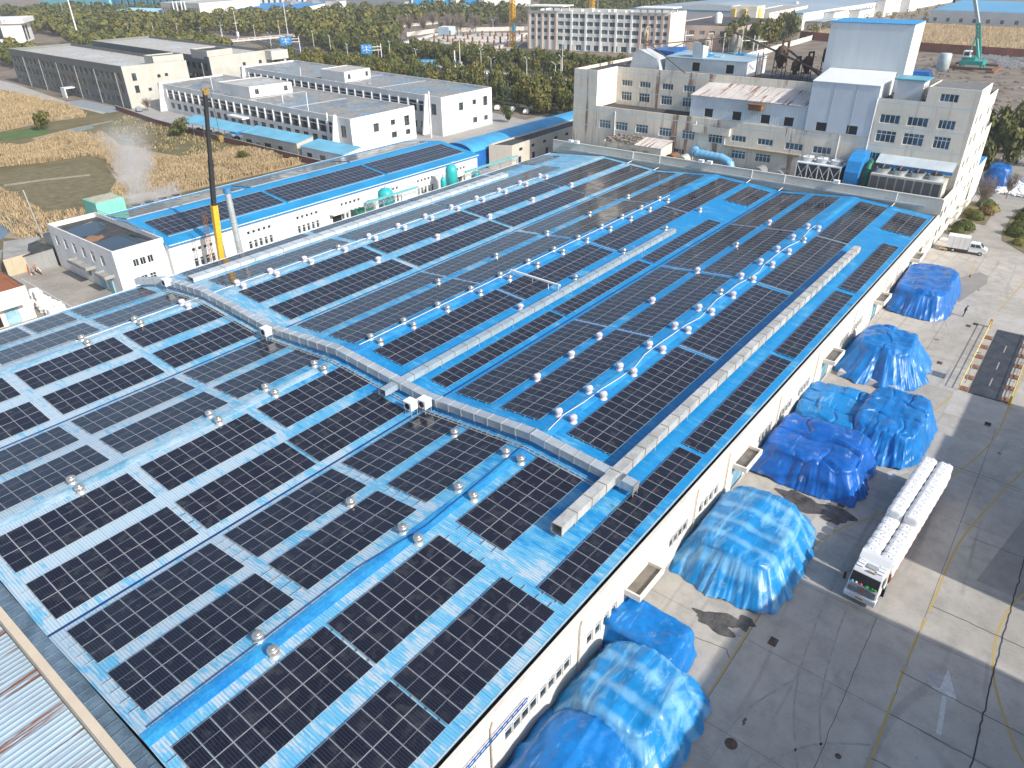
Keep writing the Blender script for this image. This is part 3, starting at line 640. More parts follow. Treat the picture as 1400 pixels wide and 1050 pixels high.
jag([(34, -5.75), (47.3, -5.6), (62, -5.75), (80, -5.8)], .10, JT); jag([(43.4, -.4), (43.1, -9)], .06, JT); jag([(39.4, -.8), (39.2, -9)], .06, JT); jag([(51.4, -.8), (51.1, -8)], .07, JT); jag([(61.9, -1.6), (61.8, -9)], .05, JT); jag([(35.4, -.6), (35.2, -8)], .06, JT); jag([(30, 2.), (47.5, 2.3)], .035, JT); jag([(37.2, 12.6), (37.6, 10.2), (37.0, 9.7)], .05, JT); jag([(72.5, 5.), (72.2, -6)], .05, JT); jag([(98, 8.6), (97.6, 17)], .035, JT); jag([(118, 2), (118.6, 16)], .035, JT)
TYM = plain('tyre_mark', (.33, .315, .29), .9, 0, .25, 1.5)
for k_, (pp, ww) in enumerate((([(25, 6.2), (30, 5.), (34, 2.6), (36.4, -.5)], .16), ([(24.5, 4.6), (29.4, 3.5), (32.6, 1.4), (34.6, -1.4)], .16), ([(28, 1.), (36, 4.6), (44, 5.8), (52, 6.)], .13), ([(28.4, -.5), (36.4, 3.), (44, 4.2), (50, 4.4)], .13), ([(27, 7.5), (33, 7.2), (38, 5.4)], .12), ([(102, 9.), (112, 12.), (122, 11.), (133, 6.)], .14), ([(103, 7.6), (112.4, 10.4), (121.6, 9.4), (132, 4.6)], .14), ([(124, 3.), (134, 7.), (142, 14.)], .14))): strip('tyre_mark', smooth(pp), ww, TYM, .0035)
sheet_ = MB(); sheet_.poly([(56.5, -3.), (70, -5.4), (70, -12), (56, -12)], .002); struct('slab_patch', sheet_, plain('older_slab', (.27, .255, .235), .9, 0, .15, .5))
sheet_ = MB(); sheet_.poly([(54.2, 10.3), (56.4, 9.9), (56.2, 8.2), (54.8, 8.0)], .007); struct('slab_patch', sheet_, plain('pale_slab', (.46, .435, .39), .9, 0, .12, .8))
for k_ in range(26):
    x_, y_ = rj.uniform(24, 125), rj.uniform(-4, 10); blot('oil_spot', (x_, y_), rj.uniform(.08, .32), rj.uniform(.06, .25), 100+k_, TYM if k_ % 3 else STAIN, .0032, 14)
# manholes and drain covers
def cover(x, y, round_, label):
    b = MB((x, y, 0))
    if round_: b.cyl((x, y, .0), (x, y, .012), .42 if x < 33 or x > 90 else .2, .42 if x < 33 or x > 90 else .2, 18)
    else:
        b.box(x-.42, y-.3, 0, x+.42, y+.3, .010)
        for i in range(5): b.box(x-.36+i*.16, y-.26, .0105, x-.28+i*.16, y+.26, .018)
    tag(b.build('drain_cover' if not round_ else 'manhole_cover', RUSTD), label, 'drain cover' if not round_ else 'manhole')
for a in ((30.8, 6.85, 1, 'round dark manhole cover in the shaded near yard'), (40.4, 7.75, 0, 'rectangular grated drain beside the yellow line, near the wet stain'), (82.9, .25, 0, 'rectangular grated drain beyond the end of the weighbridge apron'),
          (94.8, 7.4, 0, 'rectangular grated drain near the tall creased tarpaulin heap'), (108.6, 6.6, 0, 'small dark drain cover beside the standing person'), (109.8, 5.9, 0, 'second small drain cover, on the far side of the person'), (91.2, 8.1, 1, 'small round cover in the yard beside the tall creased heap'), (59.5, 8.6, 0, 'rectangular drain in the dark wet stain by the double heap'),
          (124.5, 12.9, 0, 'drain cover far up the yard on the faded line'), (34.2, 1.1, 1, 'small dark plug in the shaded yard beside the yellow line')): cover(*a)
# ---- tarpaulin heaps
TB = (.008, .155, .52)
TARPS = dict(a=mat_tarp('tarp_faded', (.007, .22, .54), .65, .4, .42), b=mat_tarp('tarp_bright', (.004, .175, .52), .1, .35), c=mat_tarp('tarp_printed', (.003, .105, .44), .1, .85), d=mat_tarp('tarp_plain', (.003, .12, .43), .12, .5), e=mat_tarp('tarp_light', (.005, .21, .54), .3, 0))
def heap(label, c, hx, hy, H, rot, m, seed, top=.72, lump=(2, 3), lumpd=.35, ridge=0., sq=4., pleat=.16, tilt=0., cat='tarpaulin heap'):
    """covered stack: superelliptic drape with bag lumps on top, flaring pleated skirt below"""
    rr = random.Random(seed); N = 380; RT, RS = 30, 24; ph = [rr.random()*6.28 for _ in range(20)]
    def sup(t, n): return 1/((abs(cos(t))**n+abs(sin(t))**n)**(1/n))
    def hgt(u, v):      # u,v in -1..1 (top footprint)
        h = 1.
        if lump:
            a = (u*.5+.5+.16*noise.noise((v*1.6+seed, u*.7, 4)))*lump[0]; b2 = (v*.5+.5+.13*noise.noise((u*1.9+seed, v*.8, 6)))*lump[1]; ka = abs((a-floor(a))-.5)*2; kb = abs((b2-floor(b2))-.5)*2
            wob = .5+.5*noise.noise((a*1.3+seed, b2*1.3, 0)); ga = max(0, (ka-.80)/.20)**1.4; gb = max(0, (kb-.80)/.20)**1.4*max(0, .25+noise.noise((a*.9+seed, b2*.5, 8))*1.6)
            h -= lumpd/H*max(ga*(.4+wob*.6), gb*(.4+wob*.6)) ; h += .10*noise.noise((floor(a)*3.1+seed, floor(b2)*2.7, 1))
        h += .10*noise.noise((u*1.1+seed, v*1.1, 3))+.03*noise.noise((u*4+seed, v*4, 7)); h -= ridge*abs(v)**1.2; h += tilt*u
        return h
    vs = []; fs = []
    for j in range(RT+RS+1):
        for i in range(N):
            t = 2*pi*i/N; s = sup(t, sq); ex, ey = cos(t)*s, sin(t)*s
            pc = t*sqrt(hx*hy)      # arc length along the hem
            def rg(fr, k, w=0): return 1-2.6*abs(noise.noise((cos(t)*sqrt(hx*hy)*fr+seed*1.7, sin(t)*sqrt(hx*hy)*fr, k+w)))
            if j <= RT:
                q = (j/RT)**.8; rad = q*top; u, v = ex*q, ey*q
                k = max(0, (q-.82)/.18); z = H*hgt(u, v)*(1-.09*k**2.2)
                x, y = ex*rad*hx, ey*rad*hy
                wr = 1-2*abs(noise.noise((x*.55+seed, y*.55, 2.2))); w2 = 1-2*abs(noise.noise((x*1.3, y*1.3+seed, 5.1)))
                z += (.055*wr+.03*w2)*min(1, H/2.5)*(.5+.5*q)
                if q > .8: z += .07*rg(.9, 1)*(q-.8)/.2
            else:
                q = (j-RT)/RS; zt = H*hgt(ex, ey)*.91
                big_ = rg(.42, 3, q*.35); mid_ = rg(1.0, 7, q*.3); fin = rg(2.3, 11, q*.25)
                rad = top+(1-top)*(.18*q+.82*q**1.5)
                amp = pleat*(q**.8)*(1.15-.35*q)
                rad += amp*(.55*big_+.38*mid_+.16*fin)*.42
                rad += .03*noise.noise((cos(t)*2.5+seed, sin(t)*2.5, q*2.2))+.035*pleat/.25*(1-2.4*abs(noise.noise((t*3.1+q*1.9+seed, q*1.2-t*.7, 13))))*q
                low = .04+.30*max(0, noise.noise((cos(t)*3+seed*2, sin(t)*3, 9))+.15)
                z = zt*(1-q)**1.0+low*q; z += .22*sin(q*pi)*(.6*big_+.3*mid_)*min(1, H/3); z = max(z, .03)
                x, y = ex*rad*hx, ey*rad*hy
            vs.append((x, y, z))
    for j in range(RT+RS):
        for i in range(N): a = j*N+i; b2 = j*N+(i+1) % N; fs.append((a, a+N, b2+N, b2))
    me = bpy.data.meshes.new('tarpaulin_heap'); me.from_pydata(vs, [], [f[::-1] for f in fs]); me.materials.append(m)
    me.polygons.foreach_set('use_smooth', [True]*len(me.polygons)); me.update()
    import bmesh as B_; bm = B_.new(); bm.from_mesh(me); B_.ops.remove_doubles(bm, verts=bm.verts, dist=1e-4); B_.ops.recalc_face_normals(bm, faces=bm.faces); bm.to_mesh(me); bm.free()
    o = link('tarpaulin_heap', me, None, (*c, 0), (0, 0, rot)); tag(o, label, cat, 'blue tarpaulin heaps in the yard'); return o
heap('rounded blue tarpaulin heap at the bottom edge, nearest of all the heaps', (21.4, 13.6), 5.8, 4.0, 3.1, .05, TARPS['b'], 11, .68, None, 0, .28, 4., .28)
heap('broad shiny blue heap with pale stripes, second from the bottom edge', (28.6, 13.3), 4.8, 4.3, 3.5, .04, TARPS['a'], 23, .67, None, 0, .16, 4., .28)
heap('small boxy blue tarpaulin heap tucked behind the striped near heap', (34.0, 15.2), 2.1, 3.5, 2.6, -.03, TARPS['b'], 31, .88, None, 0, 0, 9., .12)
heap('large faded blue heap with broad pale bands, beside the truck cab', (48.6, 13.4), 6.5, 4.7, 3.3, .03, TARPS['a'], 47, .72, None, 0, .14, 4.5, .25)
heap('deep blue printed tarpaulin heap facing the dark wet stain', (64.2, 12.8), 4.8, 5.1, 3.1, .02, TARPS['c'], 52, .83, (2, 3), .55, 0, 5.5, .26)
heap('lighter blue lumpy heap with sunken seams behind the printed heap', (73.4, 13.6), 4.8, 4.3, 2.4, .08, TARPS['e'], 61, .88, (3, 4), .5, 0, 5., .14)
heap('bright blue wide heap at the yard side of the lumpy heap', (74.3, 8.3), 5.9, 3.8, 3.2, .0, TARPS['b'], 67, .80, (3, 3), .4, 0, 4.5, .26)
heap('tall creased blue heap over grey pallets with a deep central seam', (89.9, 13.0), 6.0, 5.0, 4.1, .06, TARPS['b'], 73, .62, (1, 2), .7, .06, 3.4, .28)
heap('smooth rounded blue heap farthest up the yard near the person', (115.2, 13.7), 8.2, 4.2, 3.3, .02, TARPS['d'], 84, .80, None, 0, .05, 4.5, .13)
for i in range(4):
    x, y = 83.9+i*.0, 16.6-i*1.75; b = MB((x, y, 0))
    b.hexa([(x-.1, y-1.45, .05), (x+1.5, y-1.45, .05), (x+1.5, y, .05), (x-.1, y, .05)], [(x+.1, y-1.35, .62), (x+1.4, y-1.35, .62), (x+1.4, y-.1, .62), (x+.1, y-.1, .62)]); b.box(x, y-1.3, .0, x+1.4, y-.1, .049)
    tag(b.build('filled_sack', plain('grey_sack', (.48, .48, .48), .8, 0, .12, 2.)), f'grey sack peeping out below the tall creased heap, {ORD[i]} from the wall', 'sack', 'grey sacks below the creased heap')
# ---- truck with bulk bags (front towards -X)
TX, TY = 48.2, 3.9; TR = -.062
def trk(p): return (p[0], p[1], p[2])
truck = thing('flatbed_truck', 'white truck cab with red flatbed trailer loaded with white bulk bags', 'truck', (TX, TY, 0), TR)
CABW = plain('cab_white', (.72, .73, .74), .3, 0, .05, 1.); BEDR = plain('bed_red', (.36, .07, .035), .6, 0, .25, 1.5, (.45, .13, .07))
b = MB(); hw = 1.2
prof = [(-.02, .55), (-.02, 1.0), (-.10, 1.30), (.02, 1.75), (.28, 2.75), (.52, 3.0), (1.6, 3.1), (2.35, 3.1), (2.35, .9), (1.9, .9), (1.9, .55)]
vs = []; n = len(prof)
for s in (-1, 1):
    for x, z in prof: t_ = hw-(0.10 if z > 2.6 else 0)-(.05 if x < 0.1 else 0); vs.append((x, s*t_, z))
fs = [(i, (i+1) % n, n+(i+1) % n, n+i) for i in range(n)]+[tuple(range(n-1, -1, -1)), tuple(range(n, 2*n))]
b.add(vs, [f[::-1] for f in fs]); cabm = b.build('cab', CABW, truck)
bv = cabm.modifiers.new('b', 'BEVEL'); bv.width = .06; bv.segments = 2
b = MB(); b.hexa([(.0, -1.06, 1.84), (.0, 1.06, 1.84), (.255, 1.04, 2.70), (.255, -1.04, 2.70)], [(-.02, -1.06, 1.85), (-.02, 1.06, 1.85), (.235, 1.04, 2.71), (.235, -1.04, 2.71)]); ws = b.build('windscreen', GLASSD, truck)
b = MB()
for a, (y, s, m_) in enumerate(((.85, .12, 0), (.55, .10, 1), (.2, .13, 2), (-.25, .2, 3), (-.6, .22, 3), (-.85, .16, 3))): b.lathe((.0+a*.002-.03, y, 1.87), [(s, 0), (s*.8, .08), (.02, .13)], 8, m_)
b.build('dashboard_trinket', [plain('trinket_cyan', (.05, .4, .5)), plain('trinket_white', (.6, .6, .6)), REDP, plain('trinket_green', (.02, .25, .03))], truck)
b = MB(); b.box(-.14, -1.0, 1.0, -.11, 1.0, 1.62); g = b.build('grille', BLACKP, truck); b = MB()
for i in range(5): b.box(-.17, -.98, 1.04+i*.125, -.141, .98, 1.09+i*.125)
b.build('grille_slat', GALV, g)
b = MB(); b.cyl((-.175, 0, 1.42), (-.20, 0, 1.42), .15, .15, 14).box(-.19, -.10, 1.36, -.206, .10, 1.48); b.build('badge', ORANGEP, truck)
b = MB(); b.box(-.22, -1.2, .35, .35, 1.2, .95); bp = b.build('bumper', CABW, truck); b_ = bp.modifiers.new('b', 'BEVEL'); b_.width = .08; b_.segments = 2
b = MB(); b.box(-.235, -.28, .55, -.222, .28, .72); b.build('number_plate', plain('plate_amber', (.55, .28, .03)), truck)
for s in (-1, 1):
    b = MB(); b.box(-.235, s*.98-.2, .62, -.15, s*.98+.2, .86); b.build('headlight', plain('lamp_glass', (.75, .78, .8), .15), truck)
    b = MB(); b.bar((.15, s*1.18, 2.55), (-.15, s*1.42, 2.5), .05).box(-.24, s*1.42-.11, 1.85, -.12, s*1.42+.11, 2.55); b.build('mirror', BLACKP, truck)
    b = MB(); b.box(.55, s*1.205-.006, 1.85, 1.35, s*1.205+.006, 2.55); b.build('side_window', GLASS, truck)
b = MB(); b.box(.75, -.4, 3.085, 1.25, .3, 3.13); b.build('roof_hatch', GREYP, truck)
b = MB(); b.box(.42, -.55, 3.02, .55, .1, 3.08); b.build('sun_visor', plain('tan_visor', (.5, .36, .22)), truck)
b = MB(); b.hexa([(1.55, -1.12, 3.09), (2.3, -1.18, 3.09), (2.3, 1.18, 3.09), (1.55, 1.12, 3.09)], [(2.0, -1.15, 3.42), (2.32, -1.18, 3.5), (2.32, 1.18, 3.5), (2.0, 1.15, 3.42)]); b.build('wind_deflector', CABW, truck)
for s in (-1, 1):
    for i in range(3): b = MB(); x = .55+i*.4; b.box(x, s*.75-.25, 3.07, x+.28, s*.75+.25, 3.12); b.build('roof_panel', CABW, truck)
b = MB(); b.box(.3, -.5, .6, 17.4, -.35, .95).box(.3, .35, .6, 17.4, .5, .95); b.build('chassis', RUSTD, truck)
b = MB(); b.box(2.6, -1.25, 1.15, 19.0, 1.25, 1.35); b.build('trailer_bed', BEDR, truck)
b = MB(); b.box(2.6, -1.29, 1.0, 19.0, -1.253, 1.4).box(2.6, 1.253, 1.0, 19.0, 1.29, 1.4).box(2.55, -1.29, 1.0, 2.597, 1.29, 1.9); b.build('side_rail', BEDR, truck)
for x in (.75, 2.9, 4.1, 14., 15.3, 16.6):
    for s in (-1, 1):
        b = MB((x, s*1.0, .52)); b.cyl((x, s*.82, .52), (x, s*1.18, .52), .52, .52, 18); wl = b.build('wheel', BLACKP, truck, (x, s*1.0, .52)); b = MB((0, 0, 0)); b.cyl((0, s*.181, 0), (0, s*.20, 0), .27, .2, 12); b.build('rim', GALV, wl)
BAGC = {}
def bulk_bag(h, seed):
    vs = []; fs = []; N, M_ = 28, 16
    for j in range(M_+1):
        for i in range(N):
            t = 2*pi*i/N; q = j/M_; s = 1/((abs(cos(t))**5+abs(sin(t))**5)**.2)
            if q < .7: k = q/.7; r = .55+.05*sin(k*pi)+.02*cos(k*pi*4); z = h*.86*k
            else: k = (q-.7)/.3; r = .57*(1-k**2.3*.98); z = h*(.86+.14*sin(k*pi/2)**.8)+.03*noise.noise((cos(t)*3+seed, sin(t)*3, k*3))*(1 if k > .2 else 0)
            r += .03*noise.noise((cos(t)*2+seed, sin(t)*2, q*3)); vs.append((cos(t)*s*r*.93, sin(t)*s*r*1.1, z))
    for j in range(M_):
        for i in range(N): a = j*N+i; c = j*N+(i+1) % N; fs.append((a, c, c+N, a+N))
    m = MB(); m.add(vs, fs, 0, True)
    for a in range(4):
        t = a*pi/2+pi/4+.1; c, s = cos(t)*.5, sin(t)*.5; m.tube([(c*.95, s*.95, h*.93), (c*.75, s*.85, h*1.04), (c*.3, s*.5, h*1.03)], .022, 5)
    m.lathe((0, 0, h*.97), [(.16, 0), (.11, .07), (.05, .12)], 10)
    return m.mesh('bulk_bag', BAGW)
BH = {(h, k): bulk_bag(h, k*3.7+h) for h in (1.55, 1.6, 2.3) for k in range(3)}
ct, st_ = cos(TR), sin(TR)
for r_ in range(2):
    for i in range(14):
        lx = 3.25+i*1.136; ly = (-.67 if r_ == 0 else .67); h = 1.6 if i < 5 else 2.3
        o = link('bulk_bag', BH[(h, (i*2+r_) % 3)], None, (TX+lx*ct-ly*st_, TY+lx*st_+ly*ct, 1.352), (0, 0, TR+random.choice((0, pi))))
        o.scale = (1.04, 1.03, 1.0); tag(o, f"{'low' if i < 5 else 'tall'} white bulk bag on the truck, {ORD[i]} from the cab, {'outer' if r_ == 0 else 'inner'} row", 'bulk bag', 'white bulk bags on the truck')
# ---- small white box van, facing -Y
van = thing('box_truck', 'small white crew cab box truck parked beside the hedges', 'van', (139.7, 15.6, 0), -pi/2+.10)
VW = plain('van_white', (.72, .73, .73), .3, 0, .05, 1.)
b = MB(); b.box(0, -.95, .75, 3.3, .95, 2.75); bx = b.build('cargo_box', plain('cargo_white', (.66, .67, .67), .5, 0, .08, .8), van); b = MB()
for x in (.9, 1.9, 2.6):
    for s in (-1, 1): b.box(x-.02, s*.952-.01, .8, x+.02, s*.952+.01, 2.7)
b.build('box_seam', GREYP, bx)
b = MB(); prof = [(3.4, .45), (3.4, 1.75), (3.6, 1.95), (4.9, 1.93), (5.5, 1.32), (6.05, 1.12), (6.15, .8), (6.12, .45)]; n = len(prof); vs = [(x, s*(.82-(.1 if z > 1.7 else 0)), z) for s in (-1, 1) for x, z in prof]
b.add(vs, [tuple(f[::-1]) for f in [(i, (i+1) % n, n+(i+1) % n, n+i) for i in range(n)]+[tuple(range(n-1, -1, -1)), tuple(range(n, 2*n))]]); c = b.build('cab', VW, van); bv = c.modifiers.new('b', 'BEVEL'); bv.width = .05; bv.segments = 2
b = MB(); b.hexa([(4.97, -.68, 1.88), (5.49, -.76, 1.36), (5.49, .76, 1.36), (4.97, .68, 1.88)], [(4.99, -.68, 1.90), (5.51, -.76, 1.38), (5.51, .76, 1.38), (4.99, .68, 1.90)]); b.build('windscreen', GLASSB, van)
for s in (-1, 1):
    for x0, x1, x2 in ((3.6, 4.2, 4.2), (4.3, 5.2, 4.85)):
        b = MB(); y0, y1 = s*.835, s*.765; b.hexa([(x0, y0, 1.33), (x1, y0, 1.33), (x2, y1, 1.83), (x0, y1, 1.83)], [(x0, y0+s*.012, 1.33), (x1, y0+s*.012, 1.33), (x2, y1+s*.012, 1.83), (x0, y1+s*.012, 1.83)]); b.build('side_window', GLASS, van)
    for x in (1.2, 5.2):
        b = MB((x, s*.72, .34)); b.cyl((x, s*.6, .34), (x, s*.85, .34), .34, .34, 16); wl = b.build('wheel', BLACKP, van, (x, s*.72, .34)); b = MB(); b.cyl((0, s*.132, 0), (0, s*.145, 0), .18, .14, 10); b.build('rim', GALV, wl)
    b = MB(); b.box(6.1, s*.6-.15, .78, 6.17, s*.6+.15, .98); b.build('headlight', plain('lamp_glass', (.75, .78, .8), .15), van)
b = MB(); b.box(0, -.8, .42, 3.4, .8, .62); b.build('chassis', RUSTD, van)
# ---- person walking, looking down at hands
def skin_person(name, label, loc, rz, top, legs):
    J = {'pel': (0, 0, .92, .135), 'chest': (.05, 0, 1.22, .155), 'neck': (.11, 0, 1.44, .06), 'h0': (.15, 0, 1.52, .085), 'h1': (.19, 0, 1.62, .095), 'h2': (.2, 0, 1.70, .06),
         'hl': (0, .10, .86, .095), 'kl': (.08, .11, .48, .062), 'al': (-.06, .11, .09, .045), 'fl': (.10, .12, .035, .04), 'hr': (0, -.10, .86, .095), 'kr': (.02, -.11, .48, .062), 'ar': (-.14, -.11, .10, .045), 'fr': (.02, -.12, .035, .04),
         'sl': (.05, .19, 1.36, .065), 'el': (.0, .25, 1.08, .048), 'wl': (.22, .15, 1.02, .034), 'gl': (.31, .10, 1.05, .03), 'sr': (.05, -.19, 1.36, .065), 'er': (.0, -.25, 1.08, .048), 'wr': (.22, -.15, 1.04, .034), 'gr': (.31, -.08, 1.06, .03)}
    E_ = [('pel', 'chest'), ('chest', 'neck'), ('neck', 'h0'), ('h0', 'h1'), ('h1', 'h2'), ('pel', 'hl'), ('hl', 'kl'), ('kl', 'al'), ('al', 'fl'), ('pel', 'hr'), ('hr', 'kr'), ('kr', 'ar'), ('ar', 'fr'), ('chest', 'sl'), ('sl', 'el'), ('el', 'wl'), ('wl', 'gl'), ('chest', 'sr'), ('sr', 'er'), ('er', 'wr'), ('wr', 'gr')]
    for s, g in ((1, 'gl'), (-1, 'gr')):
        gx, gy, gz, _ = J[g]
        for k in range(4): J[f'{g}{k}'] = (gx+.07-.008*abs(k-1), gy+(k-1.5)*.02, gz-.02, .0085); E_.append((g, f'{g}{k}'))
        J[f'{g}t'] = (gx+.02, gy-s*.05, gz+.02, .009); E_.append((g, f'{g}t'))
    ks = list(J); me = bpy.data.meshes.new('person'); me.from_pydata([J[k][:3] for k in ks], [(ks.index(a), ks.index(c)) for a, c in E_], [])
    o = link('person', me, None, loc, (0, 0, rz)); sm = o.modifiers.new('s', 'SKIN'); o.modifiers.new('u', 'SUBSURF').levels = 1
    for i, k in enumerate(ks): r = J[k][3]; me.skin_vertices[0].data[i].radius = (r, r)
    me.skin_vertices[0].data[0].use_root = True
    dg = bpy.context.evaluated_depsgraph_get(); nm = bpy.data.meshes.new_from_object(o.evaluated_get(dg)); o.modifiers.clear(); o.data = nm
    nm.materials.clear(); [nm.materials.append(m) for m in (SKIN, top, legs)]
    for p in nm.polygons:
        c = p.center; p.use_smooth = True
        p.material_index = 0 if (c.z > 1.47 or (c.x > .235 and c.z > .95)) else (1 if c.z > .93 else 2)
    tag(o, label, 'person'); b = MB(); b.lathe((.165, 0, 1.60), [(.105, -.02), (.108, .04), (.09, .10), (.03, .135)], 14); h = b.build('hair', HAIR, o); h.rotation_euler = (0, 0, 0)
    b = MB(); b.box(.255, -.02, 1.585, .285, .02, 1.615); b.build('nose', SKIN, o)
    b = MB(); [b.box(.245, s*.035-.012, 1.625, .272, s*.035+.012, 1.637) for s in (-1, 1)]; b.build('eyebrow', HAIR, o)
    return o
skin_person('person', 'person in dark clothes standing in the yard, head bowed over hands', (111.5, 7.75, 0), -1.2, CLOTH, plain('black_trousers', (.015, .015, .017), .9))
# ---- weighbridge
t = thing('weighbridge', 'dark steel weighbridge deck sunk into the yard', 'weighbridge', (88.8, 1.6, 0))
b = MB((88.8, 1.6, 0)); b.box(88.9, 0., -.02, 109.6, 3.2, .06); b.build('deck', WEIGH, t)
b = MB((88.8, 1.6, 0)); [b.box(x, .2+1.35*k, .061, x+3.9, .22+1.35*k, .068) for x in (89.2, 94., 99., 104.) for k in (0, 1, 2)]; b.build('deck_seam', RUSTD, t)
b = MB((88.8, 1.6, 0)); [b.box(x, 1.48, .062, x+2.3, 1.60, .07) for x in (92., 97., 102.5)]; b.build('centre_plate', plain('bare_plate', (.40, .37, .33), .7, .2, .25, 2.), t)
for y, nm in ((4.25, 'yellow guard rail along the left side of the weighbridge'), (-.9, 'yellow guard rail along the right side of the weighbridge')):
    r = thing('guard_rail', nm, 'railing', (89, y, 0), 0, 'guard rails beside the weighbridge'); o = (89, y, 0); b = MB(o); PY = plain('pale_yellow_paint', (.60, .50, .22), .6, 0, .2, 2.)
    for z in (.45, .95): b.tube([(89., y, z), (109.9, y, z)], .045)
    b.build('rail', PY, r)
    for i in range(15): x = 89+i*1.49; b = MB(o); b.cyl((x, y, 0), (x, y, 1.02), .05, .05, 8); b.build('post', PY, r)
    b = MB(o); b.box(109.7, y-.15, 0, 110., y+.15, 1.25) if y > 0 else b.box(88.6, y-.12, 0, 88.85, y+.12, 1.1); b.build('end_block', YELLOWP, r)
t = thing('signboard', 'small signboard on a post by the weighbridge guard rail', 'sign', (91.3, 3.9, 0)); b = MB((91.3, 3.9, 0)); b.cyl((91.3, 3.9, 0), (91.3, 3.9, 2.3), .05); b.build('post', GREYP, t); b = MB((91.3, 3.9, 0)); b.box(90.6, 3.86, 1.5, 92., 3.9, 2.5); b.build('board', GREYP, t)
for i in range(6):
    for y, s in ((3.75, 'left'), (-.45, 'right')):
        x = 89.6+i*3.3; b = MB((x, y, 0)); b.box(x-.55, y-.42, 0, x+.55, y+.42, .09); tag(b.build('rusty_plate', RUST), f'rusty anchor plate, {ORD[i]} along the {s} side of the weighbridge', 'steel plate', 'anchor plates by the weighbridge')
# ---- unseen neighbours across the yard whose shadows fall into the picture
for i, (x0, x1, y0, y1, h) in enumerate(SHADOWERS):
    building('works_building', ['tall plain works building across the yard, outside the picture', 'second works building across the yard behind the weighbridge', 'narrow tower of the works across the yard'][min(i, 2)], 'building', [(x0, y0), (x1, y0), (x1, y1), (x0, y1)], 0, h, BEIGE, GRAVELROOF, WFRAME, GLASS, {2: row(1, x1-x0-1, max(2, int((x1-x0)/5)), 1.8, 1.2, 2.9)+row(1, x1-x0-1, max(2, int((x1-x0)/5)), 1.8, 5.2, 6.9)})
# ---------------------------------------------------------------- left side: fields, yard, workshop, white block
def sheet(name, pts, z, m, kind='structure'): b = MB(); b.poly(pts, z); return struct(name, b, m, kind)
sheet('field', [(20, 98), (112, 98), (113, 156), (116, 180), (117, 221), (121, 272), (118, 318), (119, 380), (60, 420), (-60, 300), (-60, 150)], -.02, GRASSY)
sheet('dark_field', [(61, 211), (80, 205), (78, 190), (73, 166), (66, 160), (54, 168), (55, 193)], .0, plain('ploughed_green', (.14, .13, .055), .95, 0, .3, .6, (.23, .185, .10)))
sheet('green_field', [(82, 266), (77, 253), (89, 251), (95, 265)], .01, GREENF); sheet('green_field', [(96, 253), (93, 247), (103, 250), (104, 255)], .01, plain('netting_field', (.20, .26, .25), .95, 0, .25, .5))
DP = plain('dry_path', (.34, .28, .19), .95, 0, .25, .5)
sheet('path', [(58, 199), (57.5, 197), (66, 194.5), (74, 190.5), (75, 192), (66, 196.4)], .008, DP); sheet('path', [(84, 249.5), (84, 247.5), (98, 252.5), (112, 256), (112, 257.6), (97, 254.4)], .008, DP)
sheet('dirt_track', [(56, 193), (52, 168), (46, 150), (42, 158), (48, 175), (52, 196)], .01, plain('dirt', (.33, .26, .18), .95, 0, .25, .4)); sheet('pond', [(51, 181), (50, 172), (47, 163), (42, 156), (30, 165), (34, 185)], .02, plain('pond_water', (.10, .15, .18), .12, 0, .2, .3))
sheet('path', [(129, 400), (128, 376), (120, 308), (121, 276), (116, 272), (117.5, 318), (118, 369), (119, 400)], .01, PATH); sheet('side_yard', [(118, 310), (126, 309), (125, 273), (118, 272)], .03, plain('blue_grey_lot', (.27, .30, .33), .9, 0, .12, .4))
sheet('left_yard', [(8, 97.4), (137, 97.4), (137, 111), (42.5, 111), (42.5, 150), (20, 150), (8, 130)], .0, plain('left_concrete', (.31, .285, .25), .9, 0, .18, .25, (.40, .37, .33)))
sheet('office_yard', [(113.5, 147), (190, 145), (215, 250), (170, 275), (122, 272), (117.5, 221), (116, 179)], .02, plain('office_concrete', (.36, .35, .33), .9, 0, .15, .2))
sheet('factory_road', [(113, 98), (200, 98), (200, 146), (113, 146)], .012, plain('works_concrete', (.34, .325, .30), .9, 0, .15, .2))
# reeds: one uncountable bed of thin blades
def reeds(name, poly, n, h, seed, m):
    rr = random.Random(seed); xs = [p[0] for p in poly]; ys = [p[1] for p in poly]; b = MB(); k = 0
    def inside(x, y):
        c = False; j = len(poly)-1
        for i in range(len(poly)):
            if (poly[i][1] > y) != (poly[j][1] > y) and x < (poly[j][0]-poly[i][0])*(y-poly[i][1])/(poly[j][1]-poly[i][1])+poly[i][0]: c = not c
            j = i
        return c
    while k < n:
        x, y = rr.uniform(min(xs), max(xs)), rr.uniform(min(ys), max(ys))
        if not inside(x, y): continue
        d = noise.noise((x*.12+seed, y*.12, 0))
        if d < -.35+.2*rr.random(): k += 1; continue
        hh = h*(.6+.6*rr.random())*(1+.6*d); a = rr.random()*pi; w = .05+.07*rr.random(); lx, ly = rr.gauss(.12, .25), rr.gauss(0, .25)
        b.add([(x-cos(a)*w, y-sin(a)*w, 0), (x+cos(a)*w, y+sin(a)*w, 0), (x+lx+cos(a)*w*.7, y+ly+sin(a)*w*.7, hh), (x+lx-cos(a)*w*.7, y+ly-sin(a)*w*.7, hh)], [(0, 1, 2, 3)], k % len(m)); k += 1
    o = b.build(name, m); o['kind'] = 'stuff'; return o
RM = [REED, plain('dry_reeds_pale', (.46, .36, .21), .95, 0, .15, .2), plain('dry_reeds_brown', (.34, .245, .135), .95, 0, .15, .2)]
